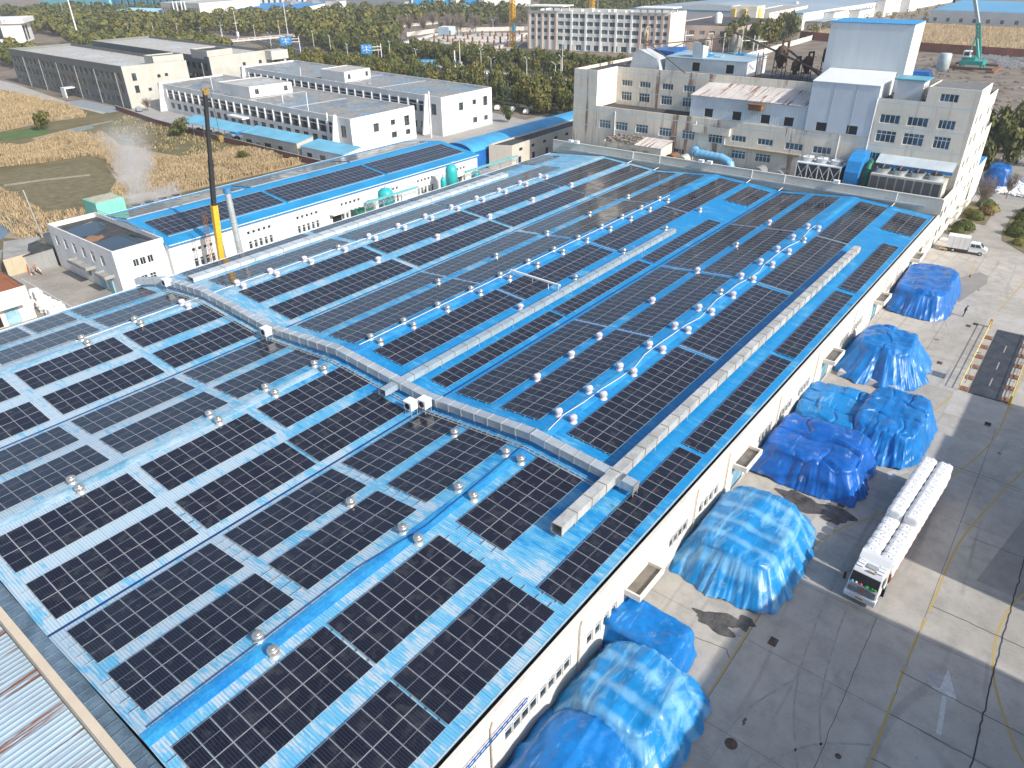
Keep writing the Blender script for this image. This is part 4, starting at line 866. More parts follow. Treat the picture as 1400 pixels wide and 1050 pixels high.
reeds('dry_reeds', [(64, 160), (78, 160), (96, 158), (112, 158), (113, 172), (112, 184), (98, 190), (97, 202), (92, 214), (82, 198), (77, 181)], 42000, 1.1, 1, RM)
reeds('dry_reeds', [(64, 219), (73, 214), (84, 213), (84, 202), (94, 217), (100, 239), (92, 245), (79, 242), (73, 243), (55, 235)], 26000, 1.0, 2, RM)
reeds('dry_reeds', [(82, 268), (97, 273), (110, 271), (115, 287), (117, 316), (116, 364), (112, 400), (60, 330)], 26000, 1.1, 3, RM)
reeds('field_grass', [(98, 190), (112, 186), (116, 225), (119, 262), (108, 250), (100, 235), (97, 205)], 5000, .5, 4, [plain('mixed_grass', (.16, .15, .06), .95, 0, .25, .3), RM[1], GRASSY])
reeds('field_grass', [(44, 150), (56, 158), (62, 160), (54, 166), (56, 195), (53, 197), (46, 172)], 2500, .8, 5, RM)
RG = plain('reed_litter', (.36, .27, .15), .95, 0, .25, .15, (.46, .36, .22))
sheet('reed_ground', [(62, 160), (78, 158), (113, 157), (114, 184), (98, 191), (95, 216), (82, 199), (76, 181)], .005, RG); sheet('reed_ground', [(55, 236), (64, 219), (84, 213), (84, 202), (95, 217), (101, 239), (92, 245), (79, 243)], .005, RG); sheet('reed_ground', [(60, 330), (82, 268), (97, 273), (110, 271), (116, 287), (118, 316), (117, 364), (112, 400)], .005, RG)
# red field wall
def wall_line(name, label, pts, h, t, m, cap=None, cat='wall', piers=0, pm=None):
    r = thing(name, label, cat, (*pts[0], 0)); o = (*pts[0], 0); b = MB(o); c = MB(o)
    for p, q in zip(pts[:-1], pts[1:]):
        b.bar((*p, h/2), (*q, h/2), t, h)
        if cap: c.bar((*p, h+.06), (*q, h+.06), t+.12, .12)
        if piers:
            L = hypot(q[0]-p[0], q[1]-p[1]); k = int(L/piers)
            for i in range(k+1): x, y = p[0]+(q[0]-p[0])*i/max(k, 1), p[1]+(q[1]-p[1])*i/max(k, 1); c.box(x-.22, y-.22, 0, x+.22, y+.22, h+.25)
    b.build('wall_body', m, r)
    if c.v: c.build('coping' if not piers else 'piers', cap or pm, r)
    return r
wall_line('brick_wall', 'long red brick wall between the reed field and the white offices', [(122.6, 276), (117.2, 238), (115.2, 205), (114.6, 188), (113.2, 156), (112.8, 140)], 1.5, .26, BRICK, GRAVELROOF)
# ---- workshop with its own solar roof
WX0, WX1, WYA, WYB, WE, WR = 50.6, 124.5, 109.3, 132.3, 6.4, 7.9; WM = 120.8
ws_ = thing('workshop', 'long white workshop with bright blue eaves and solar roof beside the crane', 'workshop', (WX0, WYA, 0)); WO = (WX0, WYA, 0)
ops = []
for i in range(7):
    u = 3.5+i*10.2; ops += row(u, u+5.2, 5, .62, 4.15, 4.75, 1, 0)+row(u, u+5.2, 5, .66, 1.6, 3.0, 1, 1)
ops += [(32, 34.2, .02, 3.), (66, 68.2, .02, 3.)]
b = MB(WO); wall_open(b, (WX0, WYA), (WX1, WYA), 0, WE, ops, .2); b.quad((WX1, WYA, 0), (WX1, WYB, 0), (WX1, WYB, WE), (WX1, WYA, WE)); b.quad((WX1, WYB, 0), (WX0, WYB, 0), (WX0, WYB, WE), (WX1, WYB, WE))
b.add([(WX1, WYA, WE), (WX1, WYB, WE), (WX1, WM, WR)], [(0, 1, 2)]); b.add([(WX0, WYB, 0), (WX0, WYA, 0), (WX0, WYA, WE), (WX0, WM, WR), (WX0, WYB, WE)], [(0, 1, 2, 3, 4)]); b.build('wall', WHITEW, ws_)
put_windows(ws_, WO, (WX0, WYA), (WX1, WYA), [o for o in ops if o[3]-o[2] < 2], .2, WFRAME, GLASS)
for o_ in ops[-2:]:
    b = MB(WO); b.box(WX0+o_[0], WYA+.15, .02, WX0+o_[1], WYA+.19, 2.98); b.build('door', DARK, ws_); b = MB(WO); b.box(WX0+o_[0]-.6, WYA-1.2, 3.2, WX0+o_[1]+.6, WYA-.004, 3.4); b.build('door_canopy', CREAM, ws_)
for a, za, c, zc in ((WYA-.35, WE, WM, WR), (WM, WR, WYB+.35, WE)):
    b = MB(WO); b.hexa([(WX0-.2, a, za-.02), (WX1+.3, a, za-.02), (WX1+.3, c, zc-.02), (WX0-.2, c, zc-.02)], [(WX0-.2, a, za+.1), (WX1+.3, a, za+.1), (WX1+.3, c, zc+.1), (WX0-.2, c, zc+.1)]); b.build('roof', SHEETBLUE, ws_)
b = MB(WO); b.box(WX0-.2, WYA-.42, WE-.35, WX1+.3, WYA-.355, WE+.16); b.box(WX1+.305, WYA-.4, WE-.3, WX1+.36, WYB+.4, WE-.02); b.build('fascia', BLUE, ws_)
b = MB(WO); b.tube([(WX0, WYA-.5, WE-.05), (WX1, WYA-.5, WE-.05)], .07); b.build('gutter', WHITEP, ws_)
b = MB(WO); b.box(WX0-.2, WYB+.355, WE-.2, WX1+.3, WYB+.42, WE+.14); b.build('eave_trim', WHITEP, ws_)
sl = math.atan((WR-WE)/(WM-WYA+.35))
for s, yc, nm in ((1, 115.3, 'near slope'), (-1, 126.6, 'far slope')):
    for q, (x0, nx) in enumerate(((52.2 if s > 0 else 51.4, 19), (75.2, 20), (99.4, 20))):
        zc = WE+(WR-WE)*(1-abs(yc-WM)/(WM-WYA+.35))+.25; ny = 3
        t = thing('solar_array', f'triple-row solar array on the workshop roof, {nm}, {ORD[q]} from the crane', 'solar array', (x0, yc, zc), 0, 'solar arrays on the workshop roof'); t.rotation_euler = (sl*s, 0, 0)
        for i in range(nx):
            for j in range(ny): link('solar_panel', PANEL, t, ((i+.5)*PITX, (j-1)*PITY, 0))
        r = MB()
        for j in (-1.6, 0, 1.6): r.box(0, j*PITY-.03, -.17, nx*PITX, j*PITY+.03, -.04)
        r.build('mounting_rails', ALU, t)
# ---- white two-storey block with flooded roof
fx = {3: row(.6, 19.5, 6, 1.25, 4.2, 5.9, 3, 1)+row(9.5, 20.5, 3, 1.4, 1.1, 2.7, 3, 1), 0: [(2.6, 3.5, 4.2, 5.4, 2, 0), (3.7, 4.6, 4.2, 5.4, 2, 0), (4.9, 5.8, 4.2, 5.4, 2, 0), (3.2, 4.2, 1.1, 2.6, 2, 1), (4.6, 5.6, 1.1, 2.6, 2, 1)]}
fb, fo = building('white_annex', 'white two-storey block whose flat roof holds a dark sheet of water', 'building', [(42.6, 110.2), (50.58, 110.2), (50.58, 132.4), (42.6, 132.4)], 0, 6.7, WHITEW, TARROOF, WFRAME, GLASS, fx, .75, .22)
b = MB(fo); b.poly([(43.1, 111.4), (49.8, 111.4), (49.9, 117.6), (47.5, 119.4), (44.6, 118.6), (43.1, 119.5)], 6.715); b.poly([(43.2, 123.6), (45.6, 122.8), (48.2, 124.5), (49.8, 127.5), (48.5, 130.2), (43.2, 128.6)], 6.715); b.build('rain_puddle', plain('still_water', (.02, .028, .035), .05, 0, .1, .2), fb)
b = MB(fo); b.add([(44.7+cos(i*.393)*(1.5+.4*sin(i*2.1)), 120.9+sin(i*.393)*(1.6+.4*cos(i*1.7)), 6.73) for i in range(16)], [tuple(range(16))]); b.build('brown_patch', plain('peeling_roof', (.30, .16, .09), .9, 0, .3, 1.5), fb)
b = MB(fo)
for i in range(21): y = 111.5+i; b.bar((50.1, y, 7.45), (50.1, y, 8.3), .05)
for z in (7.85, 8.3): b.tube([(50.1, 111.5, z), (50.1, 131.5, z)], .04)
b.build('railing', GREYP, fb)
for i, (y0, y1) in enumerate(((118, 124.5), (111.8, 115.2))): b = MB(fo); b.box(41.1, y0, 3.0, 42.59, y1, 3.2).box(41.1, y0, 3.2, 41.25, y1, 3.5).box(41.25, y0, 3.2, 42.59, y0+.15, 3.5).box(41.25, y1-.15, 3.2, 42.59, y1, 3.5); b.build('canopy', GRAVELROOF, fb)
b = MB(fo); b.box(42.4, 116, .1, 42.595, 117.6, 2.6); b.box(42.4, 113, .1, 42.595, 114.6, 2.6); b.build('door', BLUEL, fb)
# ---- lean-to, mint container, steaming cooling bank
t = thing('lean_to', 'low pale sheet roofed lean-to along the far side of the white block', 'shed', (43, 133, 0)); b = MB((43, 133, 0)); b.hexa([(43, 132.6, 0), (53, 132.6, 0), (53, 137.2, 0), (43, 137.2, 0)], [(43, 132.6, 5.8), (53, 132.6, 5.8), (53, 137.2, 4.6), (43, 137.2, 4.6)]); b.build('wall', GREYL, t)
b = MB((43, 133, 0)); b.hexa([(42.7, 132.62, 5.85), (53.3, 132.62, 5.85), (53.3, 137.6, 4.65), (42.7, 137.6, 4.65)], [(42.7, 132.62, 5.95), (53.3, 132.62, 5.95), (53.3, 137.6, 4.75), (42.7, 137.6, 4.75)]); b.build('roof', mat_sheet('stained_pale_sheet', (.55, .53, .50), .4, 0, (.30, .26, .22), .7, .6), t)
t = thing('cooling_box', 'tall mint green box tower beside the steaming cooling fans', 'plant tower', (54, 139, 0)); b = MB((54, 139, 0)); b.box(51.8, 134.6, 0, 56.8, 139.6, 8.2)
for i in range(5): b.box(51.77+i*1.24, 134.57, .1, 51.83+i*1.24, 134.6, 8.2)
b.build('casing', MINT, t); b = MB((54, 139, 0)); b.box(52.1, 134.9, 8.2, 56.5, 139.3, 8.26); b.build('top', plain('tan_top', (.42, .40, .30), .8, 0, .2, 1.), t)
t = thing('cooling_fans', 'row of round steaming cooling fans on a pale frame behind the workshop', 'cooling tower', (62, 135.5, 0)); o = (62, 135.5, 0); b = MB(o); b.box(57.5, 133.6, 1, 68.3, 137.6, 5.2); b.build('casing', GREYP, t); b = MB(o)
for x in range(0, 13): b.bar((57.4+x*.9, 133.5, .5), (57.4+x*.9, 133.5, 5.7), .12)
for z in (.6, 3., 5.5): b.bar((57.4, 133.5, z), (68.3, 133.5, z), .14)
b.build('frame', WHITEP, t)
for i in range(4): b = MB(o); b.lathe((59.+i*2.6, 135.6, 5.2), [(1.15, 0), (1.0, .4), (1.05, .9)], 20); f = b.build('fan_stack', GALV, t); b = MB(o); b.cyl((59.+i*2.6, 135.6, 6.11), (59.+i*2.6, 135.6, 6.13), .9, .9, 18); b.build('fan_opening', DARK, f)
# steam
b = MB((60, 140, 6)); 
pts = [(60.5, 136, 6.2, 1.6), (60., 137.5, 9, 2.6), (59.5, 139.5, 12, 3.6), (60, 142, 15.5, 4.6), (61, 145, 19.5, 5.6)]
for i in range(len(pts)-1):
    for k in range(3):
        q = k/3; x, y, z, r_ = [pts[i][j]+(pts[i+1][j]-pts[i][j])*q for j in range(4)]
bx = MB((60, 141, 5.5)); bx.box(53, 133, 5.6, 72, 152, 25)
m = bpy.data.materials.new('steam_vapour'); m.use_nodes = True; nt_ = m.node_tree; nt_.nodes.clear()
ou = nt_.nodes.new('ShaderNodeOutputMaterial'); pv = nt_.nodes.new('ShaderNodeVolumePrincipled'); nt_.links.new(pv.outputs[0], ou.inputs['Volume'])
class VN(NT):
    def __init__(s, m): s.m = m; s.t = m.node_tree; s.tc = s.t.nodes.new('ShaderNodeTexCoord')
n = VN(m); v = n.obj(); x, y, z = n.sep(v)       # object space: origin (60,141,5.5)
zz = n.math('DIVIDE', z, 19.)
cy = n.math('ADD', -5.0, n.math('MULTIPLY', zz, 4.)); cx_ = n.math('ADD', .8, n.math('MULTIPLY', zz, 1.2))
ns = n.noise(n.obj((.26, .26, .22)), 1., 6, .7, .6)
rad = n.math('SQRT', n.math('ADD', n.math('POWER', n.math('SUBTRACT', x, cx_), 2.), n.math('POWER', n.math('SUBTRACT', y, cy), 2.)))
rr_ = n.math('DIVIDE', rad, n.math('ADD', 2.0, n.math('MULTIPLY', zz, 5.5)))
den = n.ramp(n.math('ADD', rr_, n.math('MULTIPLY', n.math('SUBTRACT', ns, .5), 2.6)), .95, .25); den = n.math('MULTIPLY', den, n.ramp(zz, .85, .25)); den = n.math('MULTIPLY', den, n.ramp(zz, 0, .04))
# low drifting wisps over the fans
r2_ = n.math('DIVIDE', n.math('SQRT', n.math('ADD', n.math('POWER', n.math('SUBTRACT', z, 1.6), 2.), n.math('POWER', n.math('ADD', y, 5.3), 2.))), 1.9)
w2 = n.math('MULTIPLY', n.ramp(n.math('ADD', r2_, n.math('MULTIPLY', n.math('SUBTRACT', ns, .5), 1.6)), .95, .4), n.ramp(x, 9., 6.)); w2 = n.math('MULTIPLY', w2, n.ramp(x, -3.5, -1.5))
den = n.math('MULTIPLY', n.math('MAXIMUM', den, w2), .34); n.setv(pv.inputs['Density'], den)
pv.inputs['Color'].default_value = (.99, .985, .99, 1); pv.inputs['Anisotropy'].default_value = .2
o = bx.build('steam', m); tag(o, 'pale steam plume rising and drifting from the cooling fans', 'steam', kind='stuff')
# ---- chimney, crane, tanks between the hall and the workshop
t = thing('chimney', 'slim galvanised chimney with blue cap beside the crane', 'chimney', (58.9, 103, 0)); b = MB((58.9, 103, 0)); b.cyl((58.9, 103, 0), (58.9, 103, 14.3), .5, .46, 18); b.build('stack', GALV, t)
for z in (3, 6, 9, 12): b = MB((58.9, 103, 0)); b.lathe((58.9, 103, z), [(.50, 0), (.54, .05), (.50, .1)], 18); b.build('joint_ring', GALVD, t)
b = MB((58.9, 103, 0)); b.cyl((58.9, 103, 13.7), (58.9, 103, 14.5), .56, .56, 18); b.build('cap', plain('dull_blue_cap', (.06, .22, .45), .5, 0, .2, 1.), t)
t = thing('mobile_crane', 'mobile crane with yellow base boom and long black telescopic boom', 'crane', (55.3, 103, 0)); o = (55.3, 103, 0)
P0, P1, P2 = (55.3, 103, 2.4), (56.25, 103, 12.4), (58.75, 103, 28.3); PV = [Vector(p) for p in (P0, P1, P2)]
b = MB(o); b.bar(P0, tuple((Vector(P0)+Vector(P1))/2), .62, .8); b.bar(tuple((Vector(P0)+Vector(P1))/2), P1, .72, .85); b.build('base_boom', YELLOWP, t)
mid = PV[1]+(PV[2]-PV[1])*.42; b = MB(o); b.bar(P1, tuple(mid), .52, .62); b.bar(tuple(mid), P2, .40, .5); b.build('telescopic_boom', BLACKP, t)
b = MB(o); p = PV[2]; b.box(p.x-.3, p.y-.22, p.z-.4, p.x+.45, p.y+.22, p.z+.3).cyl((p.x+.45, p.y-.15, p.z+.2), (p.x+.45, p.y+.15, p.z+.2), .28).cyl((p.x-.3, p.y-.15, p.z+.35), (p.x-.3, p.y+.15, p.z+.35), .22); b.build('boom_head', plain('dull_yellow', (.26, .17, .04), .6, 0, .2, 2.), t)
b = MB(o); b.cyl((p.x+.9, p.y, p.z), (p.x+.9, p.y, p.z-6.2), .03, .03, 5); b.build('hoist_rope', BLACKP, t); b = MB(o); b.box(p.x+.6, p.y-.2, p.z-7.1, p.x+1.2, p.y+.2, p.z-6.2).cyl((p.x+.9, p.y-.25, p.z-6.5), (p.x+.9, p.y+.25, p.z-6.5), .4); b.build('hook_block', plain('dull_yellow', (.5, .3, .05)), t)
b = MB(o); b.box(52.5, 101.6, .9, 58.6, 104.4, 1.5); b.build('carrier', YELLOWP, t); b = MB(o); b.box(53.8, 101.7, 1.5, 56.9, 104.3, 2.3); b.build('slewing_platform', YELLOWP, t); b = MB(o); b.box(56.2, 101.7, 1.55, 58.2, 102.9, 3.1); b.build('cab', GREYP, t)
for x in (53.2, 55, 57.9):
    for s in (101.7, 104.3): b = MB(o); b.cyl((x, s-.2, .55), (x, s+.2, .55), .55, .55, 16); b.build('wheel', BLACKP, t)
def lattice(b, p, q, w, n, r=.05):
    p = Vector(p); q = Vector(q); d = (q-p).normalized(); up = Vector((0, 0, 1)) if abs(d.z) < .9 else Vector((1, 0, 0)); a = d.cross(up).normalized()*w/2; c = a.cross(d).normalized()*w/2
    C = [a+c, a-c, -a-c, -a+c]
    for k in C: b.bar(tuple(p+k), tuple(q+k), r*1.5)
    for i in range(n):
        u, v = p+(q-p)*(i/n), p+(q-p)*((i+1)/n)
        for j in range(4): b.bar(tuple(u+C[j]), tuple(v+C[(j+1) % 4]), r); b.bar(tuple(u+C[j]), tuple(u+C[(j+1) % 4]), r)
t = thing('ladder_mast', 'thin rusty lattice mast standing right beside the crane boom', 'mast', (53.9, 103.3, 0)); b = MB((53.9, 103.3, 0)); lattice(b, (53.9, 103.3, 0), (54.5, 103.3, 11.8), .5, 16, .03); b.build('lattice', RUST, t)
for i, (x, y, z0, zt, r_, nm) in enumerate(((91.3, 103.6, 2, 7.2, 1.5, 'broad teal tank with domed top midway along the workshop wall'), (109.8, 103.6, 1.5, 8., 1.25, 'tall teal tank with domed top near the end of the workshop'), (106.8, 103.2, 1.5, 6.1, .6, 'slim teal tank left of the tall teal tank'), (117.6, 103.8, 1., 5.0, 1.0, 'low teal tank at the far end by the pipe rack'))):
    t = thing('process_tank', nm, 'tank', (x, y, 0), 0, 'teal tanks by the workshop'); b = MB((x, y, 0)); h = zt-z0; b.lathe((x, y, z0), [(r_*.3, -.25), (r_, 0), (r_, h*.78), (r_*.92, h*.88), (r_*.6, h*.97), (.05, h)], 22); b.build('vessel', TEAL, t)
    for a in range(4): b = MB((x, y, 0)); b.bar((x+cos(a*pi/2+.8)*r_*.8, y+sin(a*pi/2+.8)*r_*.8, 0), (x+cos(a*pi/2+.8)*r_*.8, y+sin(a*pi/2+.8)*r_*.8, z0), .15); b.build('leg', GREYP, t)
    b = MB((x, y, 0)); b.cyl((x, y, zt-.02), (x, y, zt+.4), .14).tube([(x, y, zt+.3), (x+r_*1.1, y, zt+.3), (x+r_*1.1, y, .5)], .07); b.build('pipe', GALV, t)
t = thing('horizontal_tank', 'dark green horizontal tank below the pipe rack', 'tank', (85, 103.5, 0)); b = MB((85, 103.5, 0)); b.cyl((83.2, 103.5, 3.9), (87, 103.5, 3.9), 1.1, 1.1, 18); b.build('vessel', GREENP, t); b = MB((85, 103.5, 0)); b.box(83.6, 103, 0, 84, 104, 3.2); b.build('saddle', GREYP, t); b = MB((85, 103.5, 0)); b.box(86.2, 103, 0, 86.6, 104, 3.2); b.build('saddle', GREYP, t)
for i, (x0, x1, z, nm) in enumerate(((83.5, 97., 6.2, 'grey lattice pipe rack by the broad teal tank'), (110.5, 128, 6.2, 'grey lattice pipe rack running to the far end of the workshop'))):
    t = thing('pipe_rack', nm, 'pipe rack', (x0, 100.5, 0), 0, 'lattice pipe racks beside the workshop'); o = (x0, 100.5, 0); b = MB(o); lattice(b, (x0, 100.6, z), (x1, 100.6, z), .8, int((x1-x0)/1.1), .04); b.build('truss', GALV, t)
    for k in range(4): x = x0+(x1-x0)*k/3; b = MB(o); b.bar((x, 100.6, 0), (x, 100.6, z), .16); b.build('column', GALV, t)
    b = MB(o); b.tube([(x0, 100.3, z+.5), (x1, 100.3, z+.5)], .12); b.tube([(x0, 100.8, z+.5), (x1, 100.8, z+.5)], .09); b.build('pipe', plain('teal_pipe', (.10, .40, .42), .5), t)
# ---- near left yard
t = thing('rust_roof_house', 'white walled store with a red rusty corrugated roof', 'building', (10, 114, 0)); o = (10, 114, 0); b = MB(o); wall_open(b, (8, 114), (31.3, 114), 0, 5., [(16, 19, .02, 2.6)], .3); b.quad((31.3, 114, 0), (31.8, 137, 0), (31.8, 137, 5), (31.3, 114, 5)); b.build('wall', CREAM, t)
b = MB(o); b.hexa([(8, 114.3, 4.8), (31., 114.3, 4.8), (31.5, 137, 5.6), (8, 137, 5.6)], [(8, 114.3, 4.9), (31., 114.3, 4.9), (31.5, 137, 5.7), (8, 137, 5.7)]); b.build('roof', SHEETREDR, t); b = MB(o); b.box(24, 114.25, .05, 27, 114.29, 2.6); b.build('doorway', DARK, t); b = MB(o); b.box(15, 112.6, 2.9, 30, 113.995, 3.1); b.build('canopy', CREAM, t); b = MB(o); b.box(27.6, 113.95, .05, 29.4, 113.995, 2.5); b.build('door', BLUEL, t)
k = 0
for i, (x, y, z) in enumerate([(33., 112.2, 0), (34.2, 112.6, 0), (33.1, 113.6, 0), (34.3, 114., 0), (33., 115.1, 0), (34.2, 115.4, 0), (33.1, 116.6, 0), (34.2, 116.9, 0), (33., 118.1, 0), (34., 118.3, 0), (33., 119.6, 0), (33.9, 119.8, 0), (33.4, 117.2, 1.3), (33.4, 118.5, 1.3)]):
    o = link('bulk_bag', BH[(1.55, i % 3)], None, (x, y, z), (0, 0, i*1.3), ); o.scale = (1.1, 1.1, .82); tag(o, f'grey-white bulk bag stacked beside the rust roofed store, {ORD[i]} from the hall', 'bulk bag', 'bulk bags beside the rust roofed store')
for i, (pl, h, nm, m) in enumerate((([(35.2, 134.5), (42., 134.8), (44, 142.5), (39, 144.5)], 2.9, 'low tan concrete shed with flat grey roof at the yard end', mat_wall('tan_shed', (.50, .43, .31), .4)), ([(28., 138), (34.6, 135.5), (37.8, 145.2), (30, 146)], 2.6, 'small concrete shed at the far left edge of the yard', mat_wall('tan_shed2', (.47, .41, .32), .4)))):
    building('yard_shed', nm, 'shed', pl, 0, h, m, GRAVELROOF, par=.0)
t = thing('dark_shed', 'dark lean-to with tin wall against the white block', 'shed', (40, 137, 0)); b = MB((40, 137, 0)); b.hexa([(38.4, 134.6, 0), (42.4, 133, 0), (42.4, 138.6, 0), (40.6, 139.5, 0)], [(38.4, 134.6, 2.6), (42.4, 133, 3.2), (42.4, 138.6, 3.2), (40.6, 139.5, 2.6)]); b.build('wall', mat_sheet('grey_tin', (.30, .31, .30), .3, 0), t); b = MB((40, 137, 0)); b.hexa([(38.1, 134.4, 2.62), (42.4, 132.8, 3.22), (42.4, 138.9, 3.22), (40.4, 139.9, 2.62)], [(38.1, 134.4, 2.7), (42.4, 132.8, 3.3), (42.4, 138.9, 3.3), (40.4, 139.9, 2.7)]); b.build('roof', TARROOF, t)
PM = [(WHITEP, 'white'), (RUST, 'rusty'), (YELLOWP, 'yellowish'), (BLUEL, 'pale blue'), (ORANGEP, 'orange'), (GALV, 'grey')]
for i in range(12):
    m, nm = PM[[0, 1, 2, 3, 0, 5, 1, 3, 4, 4, 0, 5][i]]; x, y = 39.2-(i % 5)*.35, 131.5+random.uniform(-1, 1.5); L = 7 if i < 8 else 2.5
    b = MB((x, y, .1)); b.bar((x, y, .12+.12*(i % 4)), (x+random.uniform(.2, 1.6), y+L, .15+.12*(i % 4)+(1.0 if i in (8, 9) else 0)), .16)
    tag(b.build('scrap_beam', m), f'{nm} scrap length in the loose pile on the left yard, {ORD[i]} laid down', 'scrap metal', 'scrap lengths on the left yard')
t = thing('utility_pole', 'leaning grey concrete pole at the field edge', 'pole', (47.1, 151, 0)); b = MB((47.1, 151, 0)); b.cyl((47.1, 151, 0), (47.4, 153.2, 8.6), .18, .12, 8); b.build('pole', GRAVELROOF, t)
b = MB((34.5, 122.5, 0)); b.add([(34.2, 122, 0), (35.6, 121.6, 0), (35.3, 123.5, 0), (34.6, 122.5, .7)], [(0, 1, 3), (1, 2, 3), (2, 0, 3), (2, 1, 0)]); tag(b.build('cone_heap', REDP), 'small red and blue tarpaulin lump on the left yard', 'tarpaulin')
b = MB((36.5, 118, .01)); b.box(36, 112, .015, 36.15, 132, .03); struct('yard_stripe', b, WLINE)
t = thing('rust_shed', 'shed in the near corner with pale blue ribbed roof streaked with rust', 'shed', (4.5, 18, 0)); o = (4.5, 18, 0); b = MB(o); b.hexa([(-30, 10, 5.0), (4.5, 10, 5.6), (4.5, 75, 5.6), (-30, 75, 5.0)], [(-30, 10, 5.08), (4.5, 10, 5.68), (4.5, 75, 5.68), (-30, 75, 5.08)]); b.build('roof', SHEETOLD, t); b = MB(o); b.quad((-30, 10, 0), (4.5, 10, 0), (4.5, 10, 5.6), (-30, 10, 5.)); b.build('wall', CREAM, t)
# ---------------------------------------------------------------- concrete factory at the far end of the hall
cf = thing('concrete_factory', 'stained grey concrete factory of several stepped blocks behind the solar hall', 'factory', (145, 17.7, 0)); o = (145, 17.7, 0); FO = (-145, -17.7, 0)
def cw(name, b, m): return b.build(name, m, cf, FO)
D = .22
def face(p0, p1, z0, z1, ops, m=CONC, name='wall', nv=4, nh=0):
    b = MB(); wall_open(b, p0, p1, z0, z1, ops, D); cw(name, b, m)
    if ops: put_windows(cf, o, p0, p1, ops, D, WFRAME, GLASSB, nv, nh, .10)
def yy(y0, y1): return (97.4-y1, 97.4-y0)       # span in y -> u along the front (front runs from y=97.4 down to 17.7)
fr = []
for y, w in ((88.8, 3.), (84.5, 3.), (79.4, 3.1), (73.7, 3.1), (68.3, 3.2), (62.3, 3.2), (51.9, 3.1), (57., 3.0), (46.2, 3.4), (40.9, 3.4)): a, c = yy(y-w/2, y+w/2); fr.append((a, c, 8.7, 10.3 if y < 60 else 10.2, 4, 1)) if y > 60 or y in (51.9, 57.) else fr.append((a, c, 11.8, 13.1, 4, 0))
for y in (88.8, 84.5, 79.4, 73.7, 68.3, 62.3): a, c = yy(y-1.5, y+1.5); fr.append((a, c, 11.1, 12.9, 4, 1))
fr = [q for q in fr if not (q[3] == 10.2)]
for y in (57.4, 51.9, 46.6): a, c = yy(y-1.55, y+1.55); fr.append((a, c, 12.0, 13.2, 4, 0))
for y in (75.4, 70.2, 64.4): a, c = yy(y-1.3, y+1.3); fr.append((a, c, 7.9, 9.0, 4, 0))
seen = set(); f2 = []
for q in fr:
    if not any(q[0] < r[1] and q[1] > r[0] and q[2] < r[3] and q[3] > r[2] for r in f2): f2.append(q)
face((145, 91.3), (145, 33), 0, 15.7, [(q[0]-6.1, q[1]-6.1, *q[2:]) for q in f2 if 6.3 < q[0] and q[1] < 64])
face((145, 97.4), (145, 91.3), 0, 23.0, [])
b = MB(); b.quad((145, 91.3, 15.3), (153.4, 91.3, 15.3), (153.4, 91.3, 23), (145, 91.3, 23)); cw('wall', b, CONCS)
b = MB(); b.quad((170, 97.4, 0), (145, 97.4, 0), (145, 97.4, 23), (170, 97.4, 23)); cw('wall', b, CONCS)
b = MB(); b.poly([(145.3, 91.6), (145.3, 97.1), (170, 97.1), (170, 91.6)], 22.4); b.poly([(145.3, 33), (153.5, 33), (153.5, 91.2), (145.3, 91.2)], 15.0); b.poly([(153.8, 44), (170, 44), (170, 91.6), (153.8, 91.6)], 22.3); b.poly([(145.3, 25.9), (155, 25.9), (155, 33), (145.3, 33)], 22.0); cw('roof', b, TARROOF)
b = MB(); b.box(145.003, 33.2, 15., 145.3, 91.3, 15.7).box(145.003, 91.303, 22.4, 145.3, 97.397, 23.0).box(145.3, 97.1, 22.4, 170, 97.397, 23.0).box(145.3, 91.303, 22.4, 153.3, 91.55, 23.0); cw('parapet', b, CONC)
up = []
for y in (88.6, 84.0, 78.4, 73.2, 69.): a, c = 91.3-y-1.35, 91.3-y+1.35; up += [(a, c, 19.0, 20.3, 4, 0), (a, c, 15.9, 17.8, 4, 1)]
face((153.4, 91.3), (153.4, 33), 15, 22.9, up)
b = MB(); b.box(153.403, 33.2, 22.3, 153.7, 91.3, 22.9); cw('parapet', b, CONC)
tw = []
for y, w in ((30.5, 3.3), (26.0, 3.3), (21.5, 2.6)): a, c = 33-y-w/2, 33-y+w/2; tw += [(a, c, 18.4, 19.9, 4, 0), (a, c, 15.2, 17.2, 4, 1)]
tw.append((33-22.2-1.4, 33-22.2+1.4, 22.7, 24.0, 4, 0)); tw += [(33-31.4-1.2, 33-31.4+1.2, 12.1, 13.3, 4, 0)]
face((145, 33), (145, 17.7), 0, 22.5, [q for q in tw if q[3] < 22.5]); face((145, 25.6), (145, 17.7), 22.5, 24.9, [(q[0]-7.4, q[1]-7.4, *q[2:]) for q in tw if q[3] > 22.5])
b = MB(); b.quad((145, 25.6, 22.0), (155, 25.6, 22.0), (155, 25.6, 24.9), (145, 25.6, 24.9)); b.quad((155, 17.7, 22), (155, 33, 22), (155, 33, 24.9), (155, 17.7, 24.9)); cw('wall', b, CONC)
b = MB(); b.poly([(145.2, 17.9), (154.9, 17.9), (154.9, 25.4), (145.2, 25.4)], 24.75); cw('roof', b, plain('grey_tar', (.17, .17, .17), .9, 0, .2, .8))
b = MB(); b.box(145.003, 17.703, 24.7, 145.2, 25.59, 24.9).box(145.2, 17.703, 24.7, 155, 17.9, 24.95); cw('parapet', b, CONCS)
sw = row(1, 24, 6, 2., 19., 20.4, 3, 0)+row(1, 24, 6, 2., 15.6, 17.2, 3, 0)+row(1, 24, 6, 2., 11.8, 13.2, 3, 0)+row(1, 24, 6, 2., 8.4, 9.8, 3, 0)+row(1, 24, 6, 2., 5., 6.4, 3, 0)+row(1, 24, 6, 2., 1.6, 3., 3, 0)
